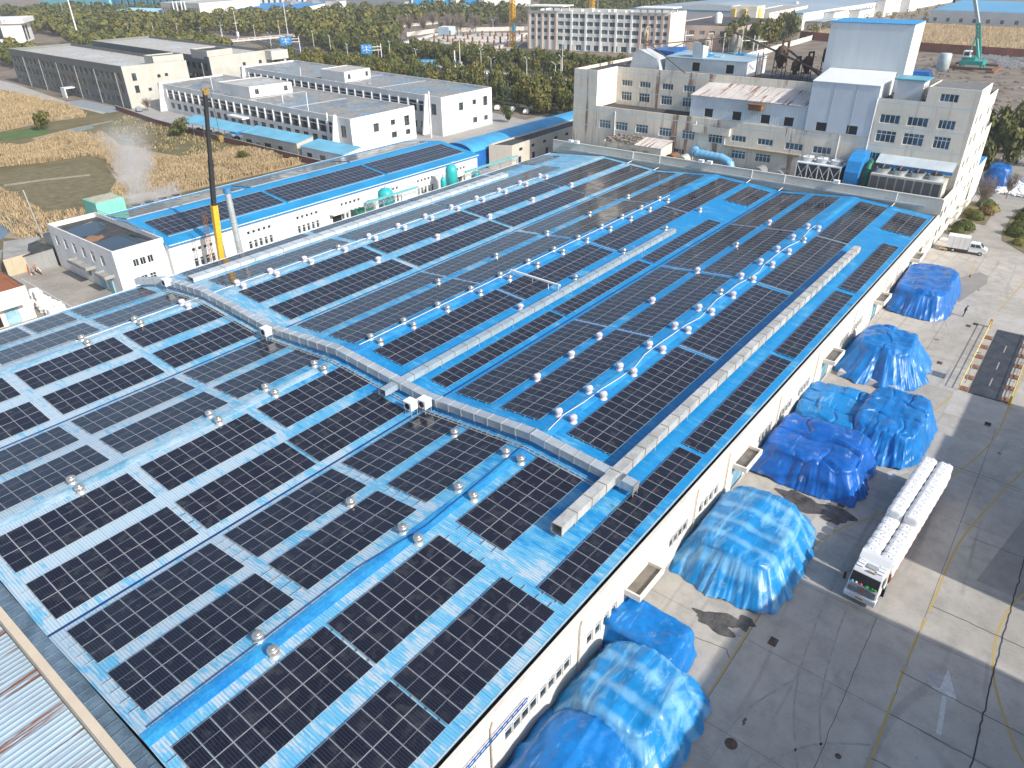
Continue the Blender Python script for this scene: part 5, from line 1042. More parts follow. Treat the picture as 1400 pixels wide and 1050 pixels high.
b = MB(); wall_open(b, (145, 17.7), (155, 17.7), 0, 24.9, [q for q in sw if q[1] < 9.8], D); wall_open(b, (155, 17.7), (164.5, 17.7), 0, 22.9, [(q[0]-10, q[1]-10, *q[2:]) for q in sw if 10.2 < q[0] and q[1] < 19.3], D); wall_open(b, (164.5, 17.7), (170.3, 17.7), 0, 16.1, [(q[0]-19.5, q[1]-19.5, *q[2:]) for q in sw if 19.8 < q[0] and q[1] < 25 and q[3] < 16], D)
b.quad((170.3, 17.7, 0), (170.3, 40, 0), (170.3, 40, 16.1), (170.3, 17.7, 16.1)); b.quad((164.5, 17.7, 16), (164.5, 40, 16), (164.5, 40, 22.9), (164.5, 17.7, 22.9)); wall_open(b, (137.4, 17.72), (145, 17.72), 0, 9.0, row(1, 7, 2, 2., 1.6, 3., 3, 0)+row(1, 7, 2, 2, 5, 6.4, 3, 0), D); cw('side_wall', b, CONCS)
for p0, p1, q in (((145, 17.7), (155, 17.7), [q for q in sw if q[1] < 9.8]), ((155, 17.7), (164.5, 17.7), [(q[0]-10, q[1]-10, *q[2:]) for q in sw if 10.2 < q[0] and q[1] < 19.3]), ((164.5, 17.7), (170.3, 17.7), [(q[0]-19.5, q[1]-19.5, *q[2:]) for q in sw if 19.8 < q[0] and q[1] < 25 and q[3] < 16])): put_windows(cf, o, p0, p1, q, D, WFRAME, GLASSB, 3, 0)
b = MB(); b.poly([(155, 18), (164.3, 18), (164.3, 40), (155, 40)], 22.3); b.poly([(164.6, 18), (170, 18), (170, 40), (164.6, 40)], 15.6); cw('roof', b, TARROOF)
for x in (147.5, 156.5): b = MB(); b.box(x, 16.2, 3.1, x+4.5, 17.697, 3.35).box(x, 16.2, 3.35, x+4.5, 16.4, 3.7); cw('canopy', b, CONCS)
for y, z0, z1 in ((86.2, 8., 15.), (60.2, 5., 14.), (38.2, 10, 15.5), (33.2, 12, 22.3), (66.8, 6, 15)): b = MB(); b.tube([(144.9, y, z0), (144.9, y, z1)], .09); cw('downpipe', b, WHITEP)
b = MB(); b.box(144.3, 59.2, 12.9, 144.997, 67.2, 13.05).box(144.3, 59.2, 13.05, 144.45, 67.2, 14.4).box(144.45, 67.05, 13.05, 144.997, 67.2, 14.4).box(144.45, 59.2, 13.05, 144.997, 59.35, 14.4); cw('balcony', b, CONC)
b = MB(); b.box(144.2, 44.5, 11.0, 144.997, 60., 11.2); cw('ledge', b, mat_wall('rusty_ledge', (.45, .36, .25), .6, (.25, .12, .06)))
# awning
t = thing('awning', 'white ribbed awning with blue fringe above the long cooling unit', 'awning', (145, 18.3, 13)); b = MB((145, 18.3, 13)); b.hexa([(142.6, 18.2, 12.1), (144.99, 18.2, 13.2), (144.99, 30.6, 13.2), (142.6, 30.6, 12.1)][::1], [(142.6, 18.2, 12.18), (144.99, 18.2, 13.28), (144.99, 30.6, 13.28), (142.6, 30.6, 12.18)]); b.build('sheet', mat_sheet('awning_sheet', (.55, .62, .66), .35, 1), t); b = MB((145, 18.3, 13)); b.box(142.58, 18.2, 11.6, 142.62, 29.6, 12.1); b.build('fringe', mat_sheet('awning_fringe', (.02, .20, .50), .3, 1), t)
# sheet metal rooftop rooms
def shed_(name, label, x0, x1, y0, y1, z0, zf, zb, wm, rm, ops=(), side=None, over=.25):
    t = thing(name, label, 'rooftop shed', (x0, y0, z0)); oo = (x0, y0, z0); b = MB(oo); wall_open(b, (x0, y1), (x0, y0), z0, zf, ops, .12); b.build('front_wall', wm, t)
    b = MB(oo); b.add([(x0, y0, z0), (x1, y0, z0), (x1, y0, zb), (x0, y0, zf)], [(0, 1, 2, 3)]); b.add([(x1, y1, z0), (x0, y1, z0), (x0, y1, zf), (x1, y1, zb)], [(0, 1, 2, 3)]); b.add([(x1, y0, z0), (x1, y1, z0), (x1, y1, zb), (x1, y0, zb)], [(0, 1, 2, 3)]); b.build('side_wall', side or SHEETWX, t)
    b = MB(oo); b.hexa([(x0-over, y0-over*.6, zf+.01), (x1+over, y0-over*.6, zb+.01), (x1+over, y1+over*.6, zb+.01), (x0-over, y1+over*.6, zf+.01)], [(x0-over, y0-over*.6, zf+.12), (x1+over, y0-over*.6, zb+.12), (x1+over, y1+over*.6, zb+.12), (x0-over, y1+over*.6, zf+.12)]); b.build('roof', rm, t)
    for q in ops:
        b = MB(oo); b.quad((x0+.11, y1-q[0], q[2]), (x0+.11, y1-q[1], q[2]), (x0+.11, y1-q[1], q[3]), (x0+.11, y1-q[0], q[3])); b.build('window', GLASSD, t)
    return t
shed_('sheet_shed', 'white sheet shed with streaky rusted roof on the factory terrace', 145.25, 153.3, 44.9, 68.6, 15.72, 19.8, 21.3, SHEETW, SHEETRUST, [(3.2, 5., 16.0, 17.6), (9.2, 11., 16.0, 17.6), (15., 16.8, 16.0, 17.6), (19.6, 21.4, 16., 17.6)])
t = thing('vent_hood', 'rusty square hood hanging from the rusted shed eave', 'vent hood', (144.4, 54, 18.5)); b = MB((144.4, 54, 18.5)); b.box(143.6, 53.2, 18.4, 145.2, 55.8, 19.4).box(143.45, 53., 19.4, 145.0, 56., 19.55); b.build('hood', RUST, t)
wb = shed_('sheet_block', 'tall smooth white clad box with two dark openings at its foot', 144.9, 153.8, 33.1, 44.8, 15.72, 24.3, 25.6, plain('white_cladding', (.58, .63, .68), .35, 0, .06, .4), plain('white_roof', (.74, .76, .78), .4, 0, .05, .4), [(2.0, 3.9, 15.9, 17.4), (7.5, 9.4, 15.9, 17.4)], plain('white_cladding_side', (.72, .75, .78), .35, 0, .05, .4), .1)
for y in (40.8, 36.9): b = MB((144.9, 33.1, 15.72)); b.box(144.86, y-.04, 16, 144.897, y+.04, 24.2); b.build('cladding_seam', GREYP, wb)
tw_ = shed_('clad_tower', 'big plain white clad tower with thin blue roof edge, highest on the factory', 154., 161.5, 31.9, 46.3, 22.3, 33.4, 33.6, plain('tower_sheet', (.58, .64, .68), .45, 0, .06, .5, (.63, .69, .72), sxyz=(1, 1, .08)), plain('tower_roof_blue', (.05, .30, .60), .5), (), plain('tower_side', (.74, .75, .75), .45, 0, .05, .4), .12)
t = thing('roof_cabin', 'small white roof cabin with flat turquoise top beside the tall clad box', 'rooftop cabin', (148, 27.5, 22)); b = MB((148, 27.5, 22)); b.box(147., 26.8, 22.02, 151., 31.2, 25.4); b.build('wall', plain('cabin_white', (.66, .70, .73), .5, 0, .06, .6), t); b = MB((148, 27.5, 22)); b.box(146.5, 26.4, 25.4, 151.8, 31.6, 25.6); b.build('roof', plain('turquoise_sheet', (.10, .36, .46), .5, 0, .15, .5), t); b = MB((148, 27.5, 22)); b.box(148.4, 26.77, 22.1, 149.4, 26.797, 24.3); b.build('door', GREYP, t); b = MB((148, 27.5, 22)); b.box(147.2, 26.75, 24.3, 150.2, 26.797, 24.5); b.build('shelf', GREYP, t)
# white shed on upper roof, lean-to, ducts
s2 = shed_('sheet_shed', 'long white sheet shed with pale blue patched roof on the upper factory roof', 156., 166., 62., 80.8, 22.32, 25.3, 25.7, SHEETW, mat_sheet('patched_pale_roof', (.34, .46, .54), .8, 0, (.14, .30, .44), .8, .6), [(6.5, 8.2, 22.9, 24.6), (14.2, 15.9, 22.9, 24.6)])
t = thing('roof_chute', 'small white sloping hut standing on the patched blue roof', 'rooftop hut', (158, 73.5, 25.4)); b = MB((158, 73.5, 25.4)); b.hexa([(157, 72.6, 25.5), (159.4, 72.6, 25.5), (159.4, 75., 25.5), (157, 75., 25.5)], [(156.8, 72.6, 28.0), (159.4, 72.6, 27.5), (159.4, 75., 27.5), (156.8, 75., 28.4)]); b.build('casing', SHEETW, t)
t = thing('lean_to', 'slanting white panel hood at the left end of the upper roof', 'hood', (158, 86, 22.3)); b = MB((158, 86, 22.3)); f_ = [(154.6, 81.2, 22.32), (154.6, 89.0, 22.32), (154.9, 88.2, 26.0), (154.9, 86.6, 26.5), (154.8, 82.2, 24.9)]; k_ = [(x+4., y, z) for x, y, z in f_]
b.add(f_+k_, [(0, 4, 3, 2, 1)[::-1], (5, 6, 7, 8, 9)[::-1], (0, 1, 6, 5), (1, 2, 7, 6), (2, 3, 8, 7), (3, 4, 9, 8), (4, 0, 5, 9)]); b.build('panel', plain('grey_white_panel', (.50, .54, .56), .6, 0, .12, .4), t)
for i in range(9):
    x, y = 157+random.random()*8, 63+random.random()*16; b = MB((x, y, 25.7)); z = 25.46+.04*(x-156); b.hexa([(x, y, z), (x+2, y, z+.06), (x+2.1, y+1.6, z+.06), (x+.1, y+1.6, z)], [(x, y, z+.06), (x+2, y, z+.3), (x+2.1, y+1.6, z+.4), (x+.1, y+1.6, z+.15)]); tag(b.build('roof_sheet', [SHEETCYAN, SHEETBLUE, BLUEL][i % 3]), f'loose {("pale cyan","blue","faded blue")[i%3]} patch sheet on the upper shed roof, {ORD[i]} laid', 'roof sheet', 'loose patch sheets on the upper shed')
t = thing('tarp_screen', 'deep blue tarpaulin screen on the upper factory roof', 'tarpaulin', (160, 83, 22.3)); b = MB((160, 83, 22.3)); b.hexa([(160, 80.9, 22.3), (166, 80.9, 22.3), (166, 86, 22.3), (160, 86, 22.3)], [(160, 80.9, 26.), (166, 81, 26.5), (166, 86.5, 26.3), (160, 86.2, 26.2)]); b.build('sheet', TARPS['d'], t)
def hopper(x, y, z, s, label, m=RUSTD, leg=RUST):
    t = thing('hopper', label, 'hopper', (x, y, z), 0, 'rusty cyclones and hoppers on the factory roof'); oo = (x, y, z); b = MB(oo); b.lathe((x, y, z), [(.15*s, 1.2*s), (.9*s, 2.6*s), (.95*s, 4.*s), (.6*s, 4.6*s), (.2*s, 4.8*s)], 14); b.build('cone', m, t)
    for a in range(4): c, d = cos(a*pi/2+.78)*1.1*s, sin(a*pi/2+.78)*1.1*s; b = MB(oo); b.bar((x+c, y+d, z), (x+c*.95, y+d*.95, z+4.2*s), .12*s); b.build('leg', leg, t)
    b = MB(oo)
    for zz in (1.4, 2.8):
        for a in range(4): c, d, e, f = cos(a*pi/2+.78)*1.1*s, sin(a*pi/2+.78)*1.1*s, cos(a*pi/2+2.35)*1.1*s, sin(a*pi/2+2.35)*1.1*s; b.bar((x+c, y+d, z+zz*s), (x+e, y+f, z+zz*s), .09*s)
    b.build('frame', leg, t); b = MB(oo); b.tube([(x, y, z+4.7*s), (x, y, z+5.4*s), (x+1.6*s, y-.4*s, z+5.4*s), (x+1.6*s, y-.4*s, z+2.*s)], .2*s, 8); b.build('duct', m, t)
DUST = plain('dusty_hopper', (.34, .29, .23), .8, .1, .35, 1.)
hopper(158.5, 87.6, 26.4, .8, 'grey dusty cyclone standing highest at the left of the factory roof', DUST)
for i, (x, y, z, s, lab) in enumerate(((166, 69.5, 23.5, 1.3, 'tall pink-grey cyclone behind the patched blue roof'), (170, 78, 23., 1.1, 'smaller cyclone between the white hut and the tall cyclone'), (162, 57.5, 22.3, 1.25, 'dark hopper on legs near the white shed end'), (160, 51.2, 22.3, .95, 'dark low hopper right of the tall framed one'), (163.5, 48.2, 22.3, 1.35, 'dark hopper with curved pipe next to the clad tower'), (158.5, 53., 22.3, .8, 'squat dark hopper in front of the others'))): hopper(x, y, z, s, lab, DUST if i < 2 else RUSTD, GREYP if i < 2 else RUSTD)
CB = plain('conveyor_brown', (.16, .12, .10), .8, 0, .3, 1.)
for i, (p, q, lab) in enumerate((((166, 70, 30), (157, 47., 24.2), 'long sloping dark conveyor tube from the tall cyclone towards the clad tower'), ((158, 88, 28.6), (152.5, 74., 22.8), 'dark pipe sloping down from the left cyclone'), ((166, 70, 29.), (159, 88, 27.), 'dark pipe between the two tall cyclones'), ((163, 57.5, 28.), (158, 46.8, 23.), 'short steep dark conveyor beside the clad tower'), ((168, 80, 28), (154.5, 90.5, 23.2), 'thin pipe crossing the left end of the upper roof'))): tubeobj('conveyor_pipe', lab, 'conveyor', [p, q], .22 if i in (0, 3) else .13, CB, 'sloping conveyors on the factory roof')
for i, (x, y) in enumerate(((164, 67.2), (166, 65.3), (164, 63.6), (168, 73), (169, 83), (156.5, 60.3), (157.5, 59.6))): b = MB((x, y, 22.3)); b.bar((x, y, 22.3), (x, y, 29.5 if i < 5 else 27.2), .16); b.bar((x, y, 28.5 if i < 5 else 26), (x+1.8, y-1.2, 28.5 if i < 5 else 26), .12); tag(b.build('steel_post', WHITEP if i < 5 else RUST), f'{"pale" if i < 5 else "rusty"} steel post on the upper factory roof, {ORD[i]} from the clad box side', 'post', 'posts on the upper roof')
# ---- platform between hall and factory
b = MB(); b.box(137.4, 18, 7.0, 144.99, 97.2, 7.2); tag(b.build('service_deck', plain('dirty_deck', (.10, .085, .07), .9, 0, .4, .5, (.18, .15, .12))), 'dirty service deck between the far parapet and the concrete factory', 'deck')
t = thing('cooling_unit', 'grey cooling unit with white cross-braced front and round fans', 'cooling tower', (139.6, 35.4, 7.2)); oo = (139.6, 35.4, 7.2); b = MB(oo); b.box(139.6, 35.4, 7.4, 143.4, 43.3, 11.0); b.build('casing', plain('dark_louvre', (.06, .065, .07), .7, 0, .3, 2.), t); b = MB(oo)
for i in range(5): b.bar((139.5, 35.4+i*1.975, 7.3), (139.5, 35.4+i*1.975, 11.1), .16)
for i in range(4): b.bar((139.5, 35.4+i*1.975, 7.4), (139.5, 37.37+i*1.975, 11.), .1); b.bar((139.5, 37.37+i*1.975, 7.4), (139.5, 35.4+i*1.975, 11.), .1)
b.bar((139.5, 35.3, 11.05), (139.5, 43.4, 11.05), .2); b.bar((139.5, 35.3, 7.4), (139.5, 43.4, 7.4), .2); b.box(139.6, 35.3, 11., 143.5, 43.4, 11.12); b.build('frame', WHITEP, t)
for i in range(3): b = MB(oo); b.lathe((141.5, 36.8+i*2.6, 11.12), [(1.15, 0), (1.1, .6), (1.15, .7)], 20); f = b.build('fan_stack', GALV, t); b = MB(oo); b.cyl((141.5, 36.8+i*2.6, 11.83), (141.5, 36.8+i*2.6, 11.85), 1., 1., 18); [b.bar((140.5, 36.8+i*2.6+k, 11.9), (142.5, 36.8+i*2.6-k, 11.9), .3, .05) for k in (-.6, 0, .6)]; b.build('fan_blades', WHITEP, f)
t = thing('cooling_unit', 'long cooling unit with dark louvre bays along the parapet', 'cooling tower', (139.2, 18.4, 7.2)); oo = (139.2, 18.4, 7.2); b = MB(oo); b.box(139.2, 18.6, 7.2, 143.2, 30.2, 11.0); b.build('casing', GREYL, t)
for i in range(8): b = MB(oo); b.box(139.12, 18.9+i*1.42, 7.6, 139.197, 20.05+i*1.42, 10.7); b.build('louvre', mat_sheet('louvre_dark', (.11, .115, .12), .25, 2, (.05, .05, .05), .5), t) if i == 0 else b.build('louvre', bpy.data.materials['louvre_dark'], t)
for i in range(4): b = MB(oo); b.lathe((141.2, 20.3+i*2.8, 11.0), [(1.2, 0), (1.1, .7), (1.2, .8)], 20); f = b.build('fan_stack', GALV, t); b = MB(oo); b.cyl((141.2, 20.3+i*2.8, 11.81), (141.2, 20.3+i*2.8, 11.84), 1.05, 1.05, 18); b.build('fan_opening', DARK, f); b = MB(oo); b.tube([(140, 20.3+i*2.8, 12.), (142.5, 20.5+i*2.8, 12.1)], .12); b.build('drive_bar', RUST, f)
t = thing('blue_air_duct', 'big bright blue bent air duct between the two cooling units', 'air duct', (140.5, 33.3, 7.2)); oo = (140.5, 33.3, 7.2); b = MB(oo); prof = [(139.4, 7.4), (139.3, 10.6), (139.9, 12.4), (141.6, 13.4), (144.9, 13.6)]; inn = [(141.3, 7.4), (141.3, 10.3), (141.6, 11.2), (142.4, 11.7), (144.9, 11.8)]
for i in range(4):
    a0, a1, c0, c1 = prof[i], prof[i+1], inn[i], inn[i+1]; b.add([(a0[0], 32.2, a0[1]), (a1[0], 32.2, a1[1]), (c1[0], 32.2, c1[1]), (c0[0], 32.2, c0[1]), (a0[0], 34.6, a0[1]), (a1[0], 34.6, a1[1]), (c1[0], 34.6, c1[1]), (c0[0], 34.6, c0[1])], [(3, 2, 1, 0), (4, 5, 6, 7), (0, 1, 5, 4), (2, 3, 7, 6)])
b.build('duct_body', plain('glossy_blue_duct', (.03, .26, .62), .35, 0, .12, .6), t)
tubeobj('bent_pipe', 'dark green bent pipe beside the blue air duct', 'pipe', [(141, 31.2, 7.2), (141, 31.2, 11.), (142, 31.3, 11.9), (144.9, 31.3, 11.9)], .45, GREENP, None, 10)
t = thing('round_air_duct', 'pale blue ribbed air duct curving along the concrete wall', 'air duct', (142, 63, 8)); oo = (142, 63, 8); b = MB(oo); b.tube([(144.9, 66.2, 9.4), (143.2, 65.8, 9.4), (142.3, 64.8, 9.3), (142, 59, 9.1), (141.6, 57.2, 8.6), (141.4, 56.6, 7.3)], .85, 14); b.build('duct_body', plain('pale_blue_duct', (.20, .48, .72), .4, 0, .1, 1.), t)
for i in range(6): b = MB(oo); b.cyl((142.3-.05*i, 64.6-i*1.05, 9.28-.03*i), (142.3-.05*i, 64.5-i*1.05, 9.28-.03*i), .92, .92, 14); b.build('rib', plain('rib_blue', (.16, .40, .62), .4), t)
t = thing('hut', 'small concrete hut with half collapsed and half red rusty roof behind the parapet', 'hut', (139, 70, 7.2)); oo = (139, 70, 7.2); b = MB(oo); wall_open(b, (138.6, 85.), (138.6, 71.), 7.2, 10., [(3.5, 4.9, 7.9, 9.2), (6.9, 8.2, 7.8, 9.2), (9.8, 11.1, 7.8, 9.2)], .15); b.quad((138.6, 71, 7.2), (143.5, 71, 7.2), (143.5, 71, 10.6), (138.6, 71, 10.)); b.quad((143.5, 85, 7.2), (138.6, 85, 7.2), (138.6, 85, 10), (143.5, 85, 10.6)); b.build('wall', CONC, t); put_windows(t, oo, (138.6, 85.), (138.6, 71.), [(3.5, 4.9, 7.9-0, 9.2), (6.9, 8.2, 7.8, 9.2), (9.8, 11.1, 7.8, 9.2)], .15, WFRAME, GLASSD, 2, 0)
for c in [c for c in bpy.data.objects if c.parent == t and c.name.startswith('window')]: c.location.z -= 7.2
b = MB(oo); b.hexa([(138.3, 70.7, 10.0), (143.8, 70.7, 10.7), (143.8, 77.4, 10.7), (138.3, 77.4, 10.0)], [(138.3, 70.7, 10.1), (143.8, 70.7, 10.8), (143.8, 77.4, 10.8), (138.3, 77.4, 10.1)]); b.build('tin_roof', SHEETRUST, t); b = MB(oo)
for i in range(60): x, y = 138.6+random.random()*5, 77.6+random.random()*7.4; z = 10.05+(x-138.6)*.12; w = .3+random.random()*.5; b.hexa([(x-w, y-w*.6, z), (x+w, y-w*.6, z), (x+w, y+w*.6, z), (x-w, y+w*.6, z)], [(x-w, y-w*.6, z+.1+random.random()*.3), (x+w, y-w*.6, z+.1+random.random()*.2), (x+w, y+w*.6, z+.1), (x-w, y+w*.6, z+.1+random.random()*.3)])
b.build('broken_roof', plain('rubble_roof', (.24, .21, .18), .95, 0, .4, 1.5), t)
for i, (y, m, nm) in enumerate(((69.2, RUST, 'rusty red half-round vent hood on the deck'), (66.6, plain('pale_hood', (.50, .50, .46), .6), 'pale half-round vent hood on the deck'), (50.5, GALVD, 'grey round fan housing on the deck, left one'), (46.4, GALV, 'grey round fan housing on the deck by the braced unit'))): b = MB((140.5, y, 7.2)); b.cyl((139.2, y, 7.9), (142, y, 7.9), 1.15, 1.15, 18); tag(b.build('fan_hood', m), nm, 'vent hood', 'vent hoods on the service deck')
for i, y in enumerate((92.2, 90.6, 61., 59.2, 34.9)): b = MB((136.4, y, 9)); b.box(136.2, y-.5, 9.02, 137., y+.5, 9.6); tag(b.build('parapet_box', WHITEP), f'small white box on the far parapet, {ORD[i]} from the left', 'junction box', 'white boxes on the far parapet')
building('side_annex', 'low white annex with blue roof edge beyond the factory side wall', 'building', [(170.4, 17.75), (181, 17.75), (181, 30), (170.4, 30)], 0, 7.6, plain('annex_white', (.72, .75, .78), .5, 0, .06, .5), BLUE, par=0)
# ---------------------------------------------------------------- offices and grey blocks
PIER = plain('white_pier', (.76, .76, .75), .7, 0, .06, .6)
ROOFA = mat_wetroof('wet_flat_roof', (.30, .29, .27), (.12, .15, .18), .45); ROOFG = mat_wetroof('pale_flat_roof', (.46, .44, .40), (.36, .345, .32), .3)
def office(nm, label, poly, h, nwin, blk, blabel):
    L = hypot(poly[1][0]-poly[0][0], poly[1][1]-poly[0][1]); W_ = hypot(poly[2][0]-poly[1][0], poly[2][1]-poly[1][1])
    ops = row(6, L-6, nwin, 3.5, h-4.2, h-2.4, 3, 0)+row(6, L-6, nwin, 3.5, h-2.2, h-1.3, 3, 0)+row(6, L-6, nwin, 2.6, 1.3, 3.2, 3, 1)+[(L-4.5, L-2.3, h-4.6, h-1.6, 3, 1)]
    end = [(W_*.33, W_*.33+2., h-4.2, h-2., 2, 1), (W_*.6, W_*.6+1.7, h-3.4, h-2., 2, 0), (W_*.82, W_*.82+2., h-4.4, h-1.7, 2, 2), (W_*.6, W_*.6+2., 1.6, 3.2, 2, 0), (W_*.83, W_*.83+1.8, 1.6, 3., 2, 0)]
    t, o = building(nm, label, 'office building', poly, 0, h, WHITEW, ROOFA, GFRAME, GLASS, {0: ops, 1: end}, .45, .3, .28)
    d = Vector((poly[1][0]-poly[0][0], poly[1][1]-poly[0][1])).normalized(); nn = Vector((d.y, -d.x)); p0 = Vector(poly[0]); st = (L-12)/nwin
    for i in range(nwin+1):
        q = p0+d*(6+st*i); b = MB(o); a = q-d*.22; c = q+d*.22
        b.hexa([(a.x, a.y, h-4.3), (c.x, c.y, h-4.3), (c.x+nn.x*.0, c.y+nn.y*.0, h-4.3), (a.x, a.y, h-4.3)] if False else [(a.x-nn.x*.1, a.y-nn.y*.1, h-4.2), (a.x+nn.x*.3, a.y+nn.y*.3, h-4.2), (c.x+nn.x*.3, c.y+nn.y*.3, h-4.2), (c.x-nn.x*.1, c.y-nn.y*.1, h-4.2)],
               [(a.x-nn.x*.1, a.y-nn.y*.1, h-1.0), (a.x+nn.x*.3, a.y+nn.y*.3, h-1.0), (c.x+nn.x*.3, c.y+nn.y*.3, h-1.0), (c.x-nn.x*.1, c.y-nn.y*.1, h-1.0)]); b.build('pier', PIER, t)
    for u in (3.0, L-6.2):
        q = p0+d*u; b = MB(o); q2 = q+nn*2.6; b.hexa([(q.x, q.y, .1), (q2.x, q2.y, .1), (q2.x+d.x*.5, q2.y+d.y*.5, .1), (q.x+d.x*.5, q.y+d.y*.5, .1)], [(q.x, q.y, h+.9), (q.x+nn.x*.9, q.y+nn.y*.9, h+.9), (q.x+nn.x*.9+d.x*.5, q.y+nn.y*.9+d.y*.5, h+.9), (q.x+d.x*.5, q.y+d.y*.5, h+.9)]); b.build('fin_wall', PIER, t)
    b = MB(o); q = p0+d*(L*.45); b.hexa([(q.x, q.y, 3.4), (q.x+nn.x*2.5, q.y+nn.y*2.5, 3.4), (q.x+nn.x*2.5+d.x*9, q.y+nn.y*2.5+d.y*9, 3.4), (q.x+d.x*9, q.y+d.y*9, 3.4)], [(q.x, q.y, 3.9), (q.x+nn.x*2.5, q.y+nn.y*2.5, 3.9), (q.x+nn.x*2.5+d.x*9, q.y+nn.y*2.5+d.y*9, 3.9), (q.x+d.x*9, q.y+d.y*9, 3.9)]); b.build('entrance_canopy', PIER, t)
    W2 = hypot(blk[2][0]-blk[1][0], blk[2][1]-blk[1][1])
    building('roof_house', blabel, 'rooftop room', blk, h+.02, h+3.0, WHITEW, ROOFG, GFRAME, GLASS, {1: [(W2*.12, W2*.12+1.3, h+.8, h+2.3, 2, 1), (W2*.8, W2*.8+1.3, h+.8, h+2.3, 2, 1)]}, .15, .2)
    b = MB(o)
    for k in range(2):
        for i in range(40): q = p0+d*(L*(.52+.2*k))-nn*(2+i*.5); b.box(q.x-.2, q.y-.35, h+.02, q.x+.2, q.y+.35, h+.05)
    b.build('roof_seam', PIER, t); return t
office('office_block', 'nearer white two-storey office block facing the reed field', [(132.5, 262), (127, 155), (151, 155.5), (158, 262)], 8.4, 22, [(134.5, 227), (133.8, 209), (148, 207), (150, 226)], 'white rooftop room on the nearer white office')
office('office_block', 'farther white two-storey office block beside the avenue trees', [(165.5, 262), (156.8, 150.5), (179.8, 151), (190, 262)], 10.2, 23, [(163.8, 212), (163, 199), (175, 200), (176, 213)], 'white rooftop room on the farther white office')
for i, (x, y, z, h) in enumerate(((137, 235, 8.4, 4), (134, 193, 8.4, 5), (130, 176, 8.4, 5), (154, 152.5, 0, 12.5), (126.7, 164, 0, 9.6), (163, 222, 10.2, 3.))): tubeobj('flue_pipe', f'pale flue pipe by the white offices, {["on the near roof left end","tall on the near roof middle","on the near roof right end","tall between both end walls","leaning on the near front right end","short on the far roof"][i]}', 'flue', [(x, y, z), (x+.1, y, z+h)], .22 if i in (3, 4) else .1, WHITEP, 'flue pipes of the offices', 9)
for i, (x0, y0, x1, y1, z, nm) in enumerate(((115.2, 190, 120.6, 219, 3.7, 'long pale blue lean-to roof on posts in front of the near office'), (115.2, 163, 120.6, 187.5, 4.1, 'grey hut with pale blue roof behind the brick wall'), (115.4, 145, 121.3, 161.5, 3.5, 'low pale blue roofed shelter at the right end of the brick wall'), (115.0, 187.8, 118.6, 193, 3.3, 'small bright blue porch roof between the lean-to and the grey hut'))):
    t = thing('lean_to', nm, 'shed', (x0, y0, 0)); o = (x0, y0, 0); b = MB(o); b.hexa([(x0-.3, y0-.2, z-.3), (x1, y0-.2, z+.6), (x1, y1+.2, z+.6), (x0-.3, y1+.2, z-.3)], [(x0-.3, y0-.2, z-.2), (x1, y0-.2, z+.7), (x1, y1+.2, z+.7), (x0-.3, y1+.2, z-.2)]); b.build('roof', SHEETCYAN if i < 3 else BLUE, t)
    if i in (1, 2):
        ops = [(1.5, 4.2, .8, 2.3), (6, 8, .05, 2.3), (10, 13, .8, 2.3), (16, 18, .8, 2.2)] if i == 1 else [(2, 4, .9, 2), (7, 9.4, .05, 2.1)]
        b = MB(o); wall_open(b, (x0, y1), (x0, y0), 0, z-.31, ops, .12); wall_open(b, (x0, y0), (x1, y0), 0, z-.31, [], .1); b.add([(x0, y0, z-.31), (x1, y0, z-.31), (x1, y0, z+.59)], [(0, 1, 2)]); b.build('wall', GREYL if i == 1 else WHITEW, t)
        put_windows(t, o, (x0, y1), (x0, y0), [q for q in ops if q[2] > .1], .12, GFRAME, GLASSD, 3, 0)
    else:
        for k in range(6 if i == 0 else 2):
            b = MB(o); y = y0+.4+(y1-y0-.8)*k/(5 if i == 0 else 1); b.bar((x0, y, 0), (x0, y, z-.3), .14); b.build('post', GALVD, t)
        if i == 0:
            for k in range(5): b = MB((x0+1.5, y0+3+k*5, 0)); x, y = x0+1.5, y0+3+k*5; b.box(x, y, 0, x+1.6, y+2, 1.3+.3*(k % 2)).box(x+.2, y+.3, 1.3, x+1, y+1.2, 1.75); tag(b.build('stored_crate', [GREENP, WHITEP, GREYP, TEAL, RUST][k]), f'{["green","white","grey","teal","rusty"][k]} machine crate stored under the long lean-to', 'crate', 'crates under the lean-to')
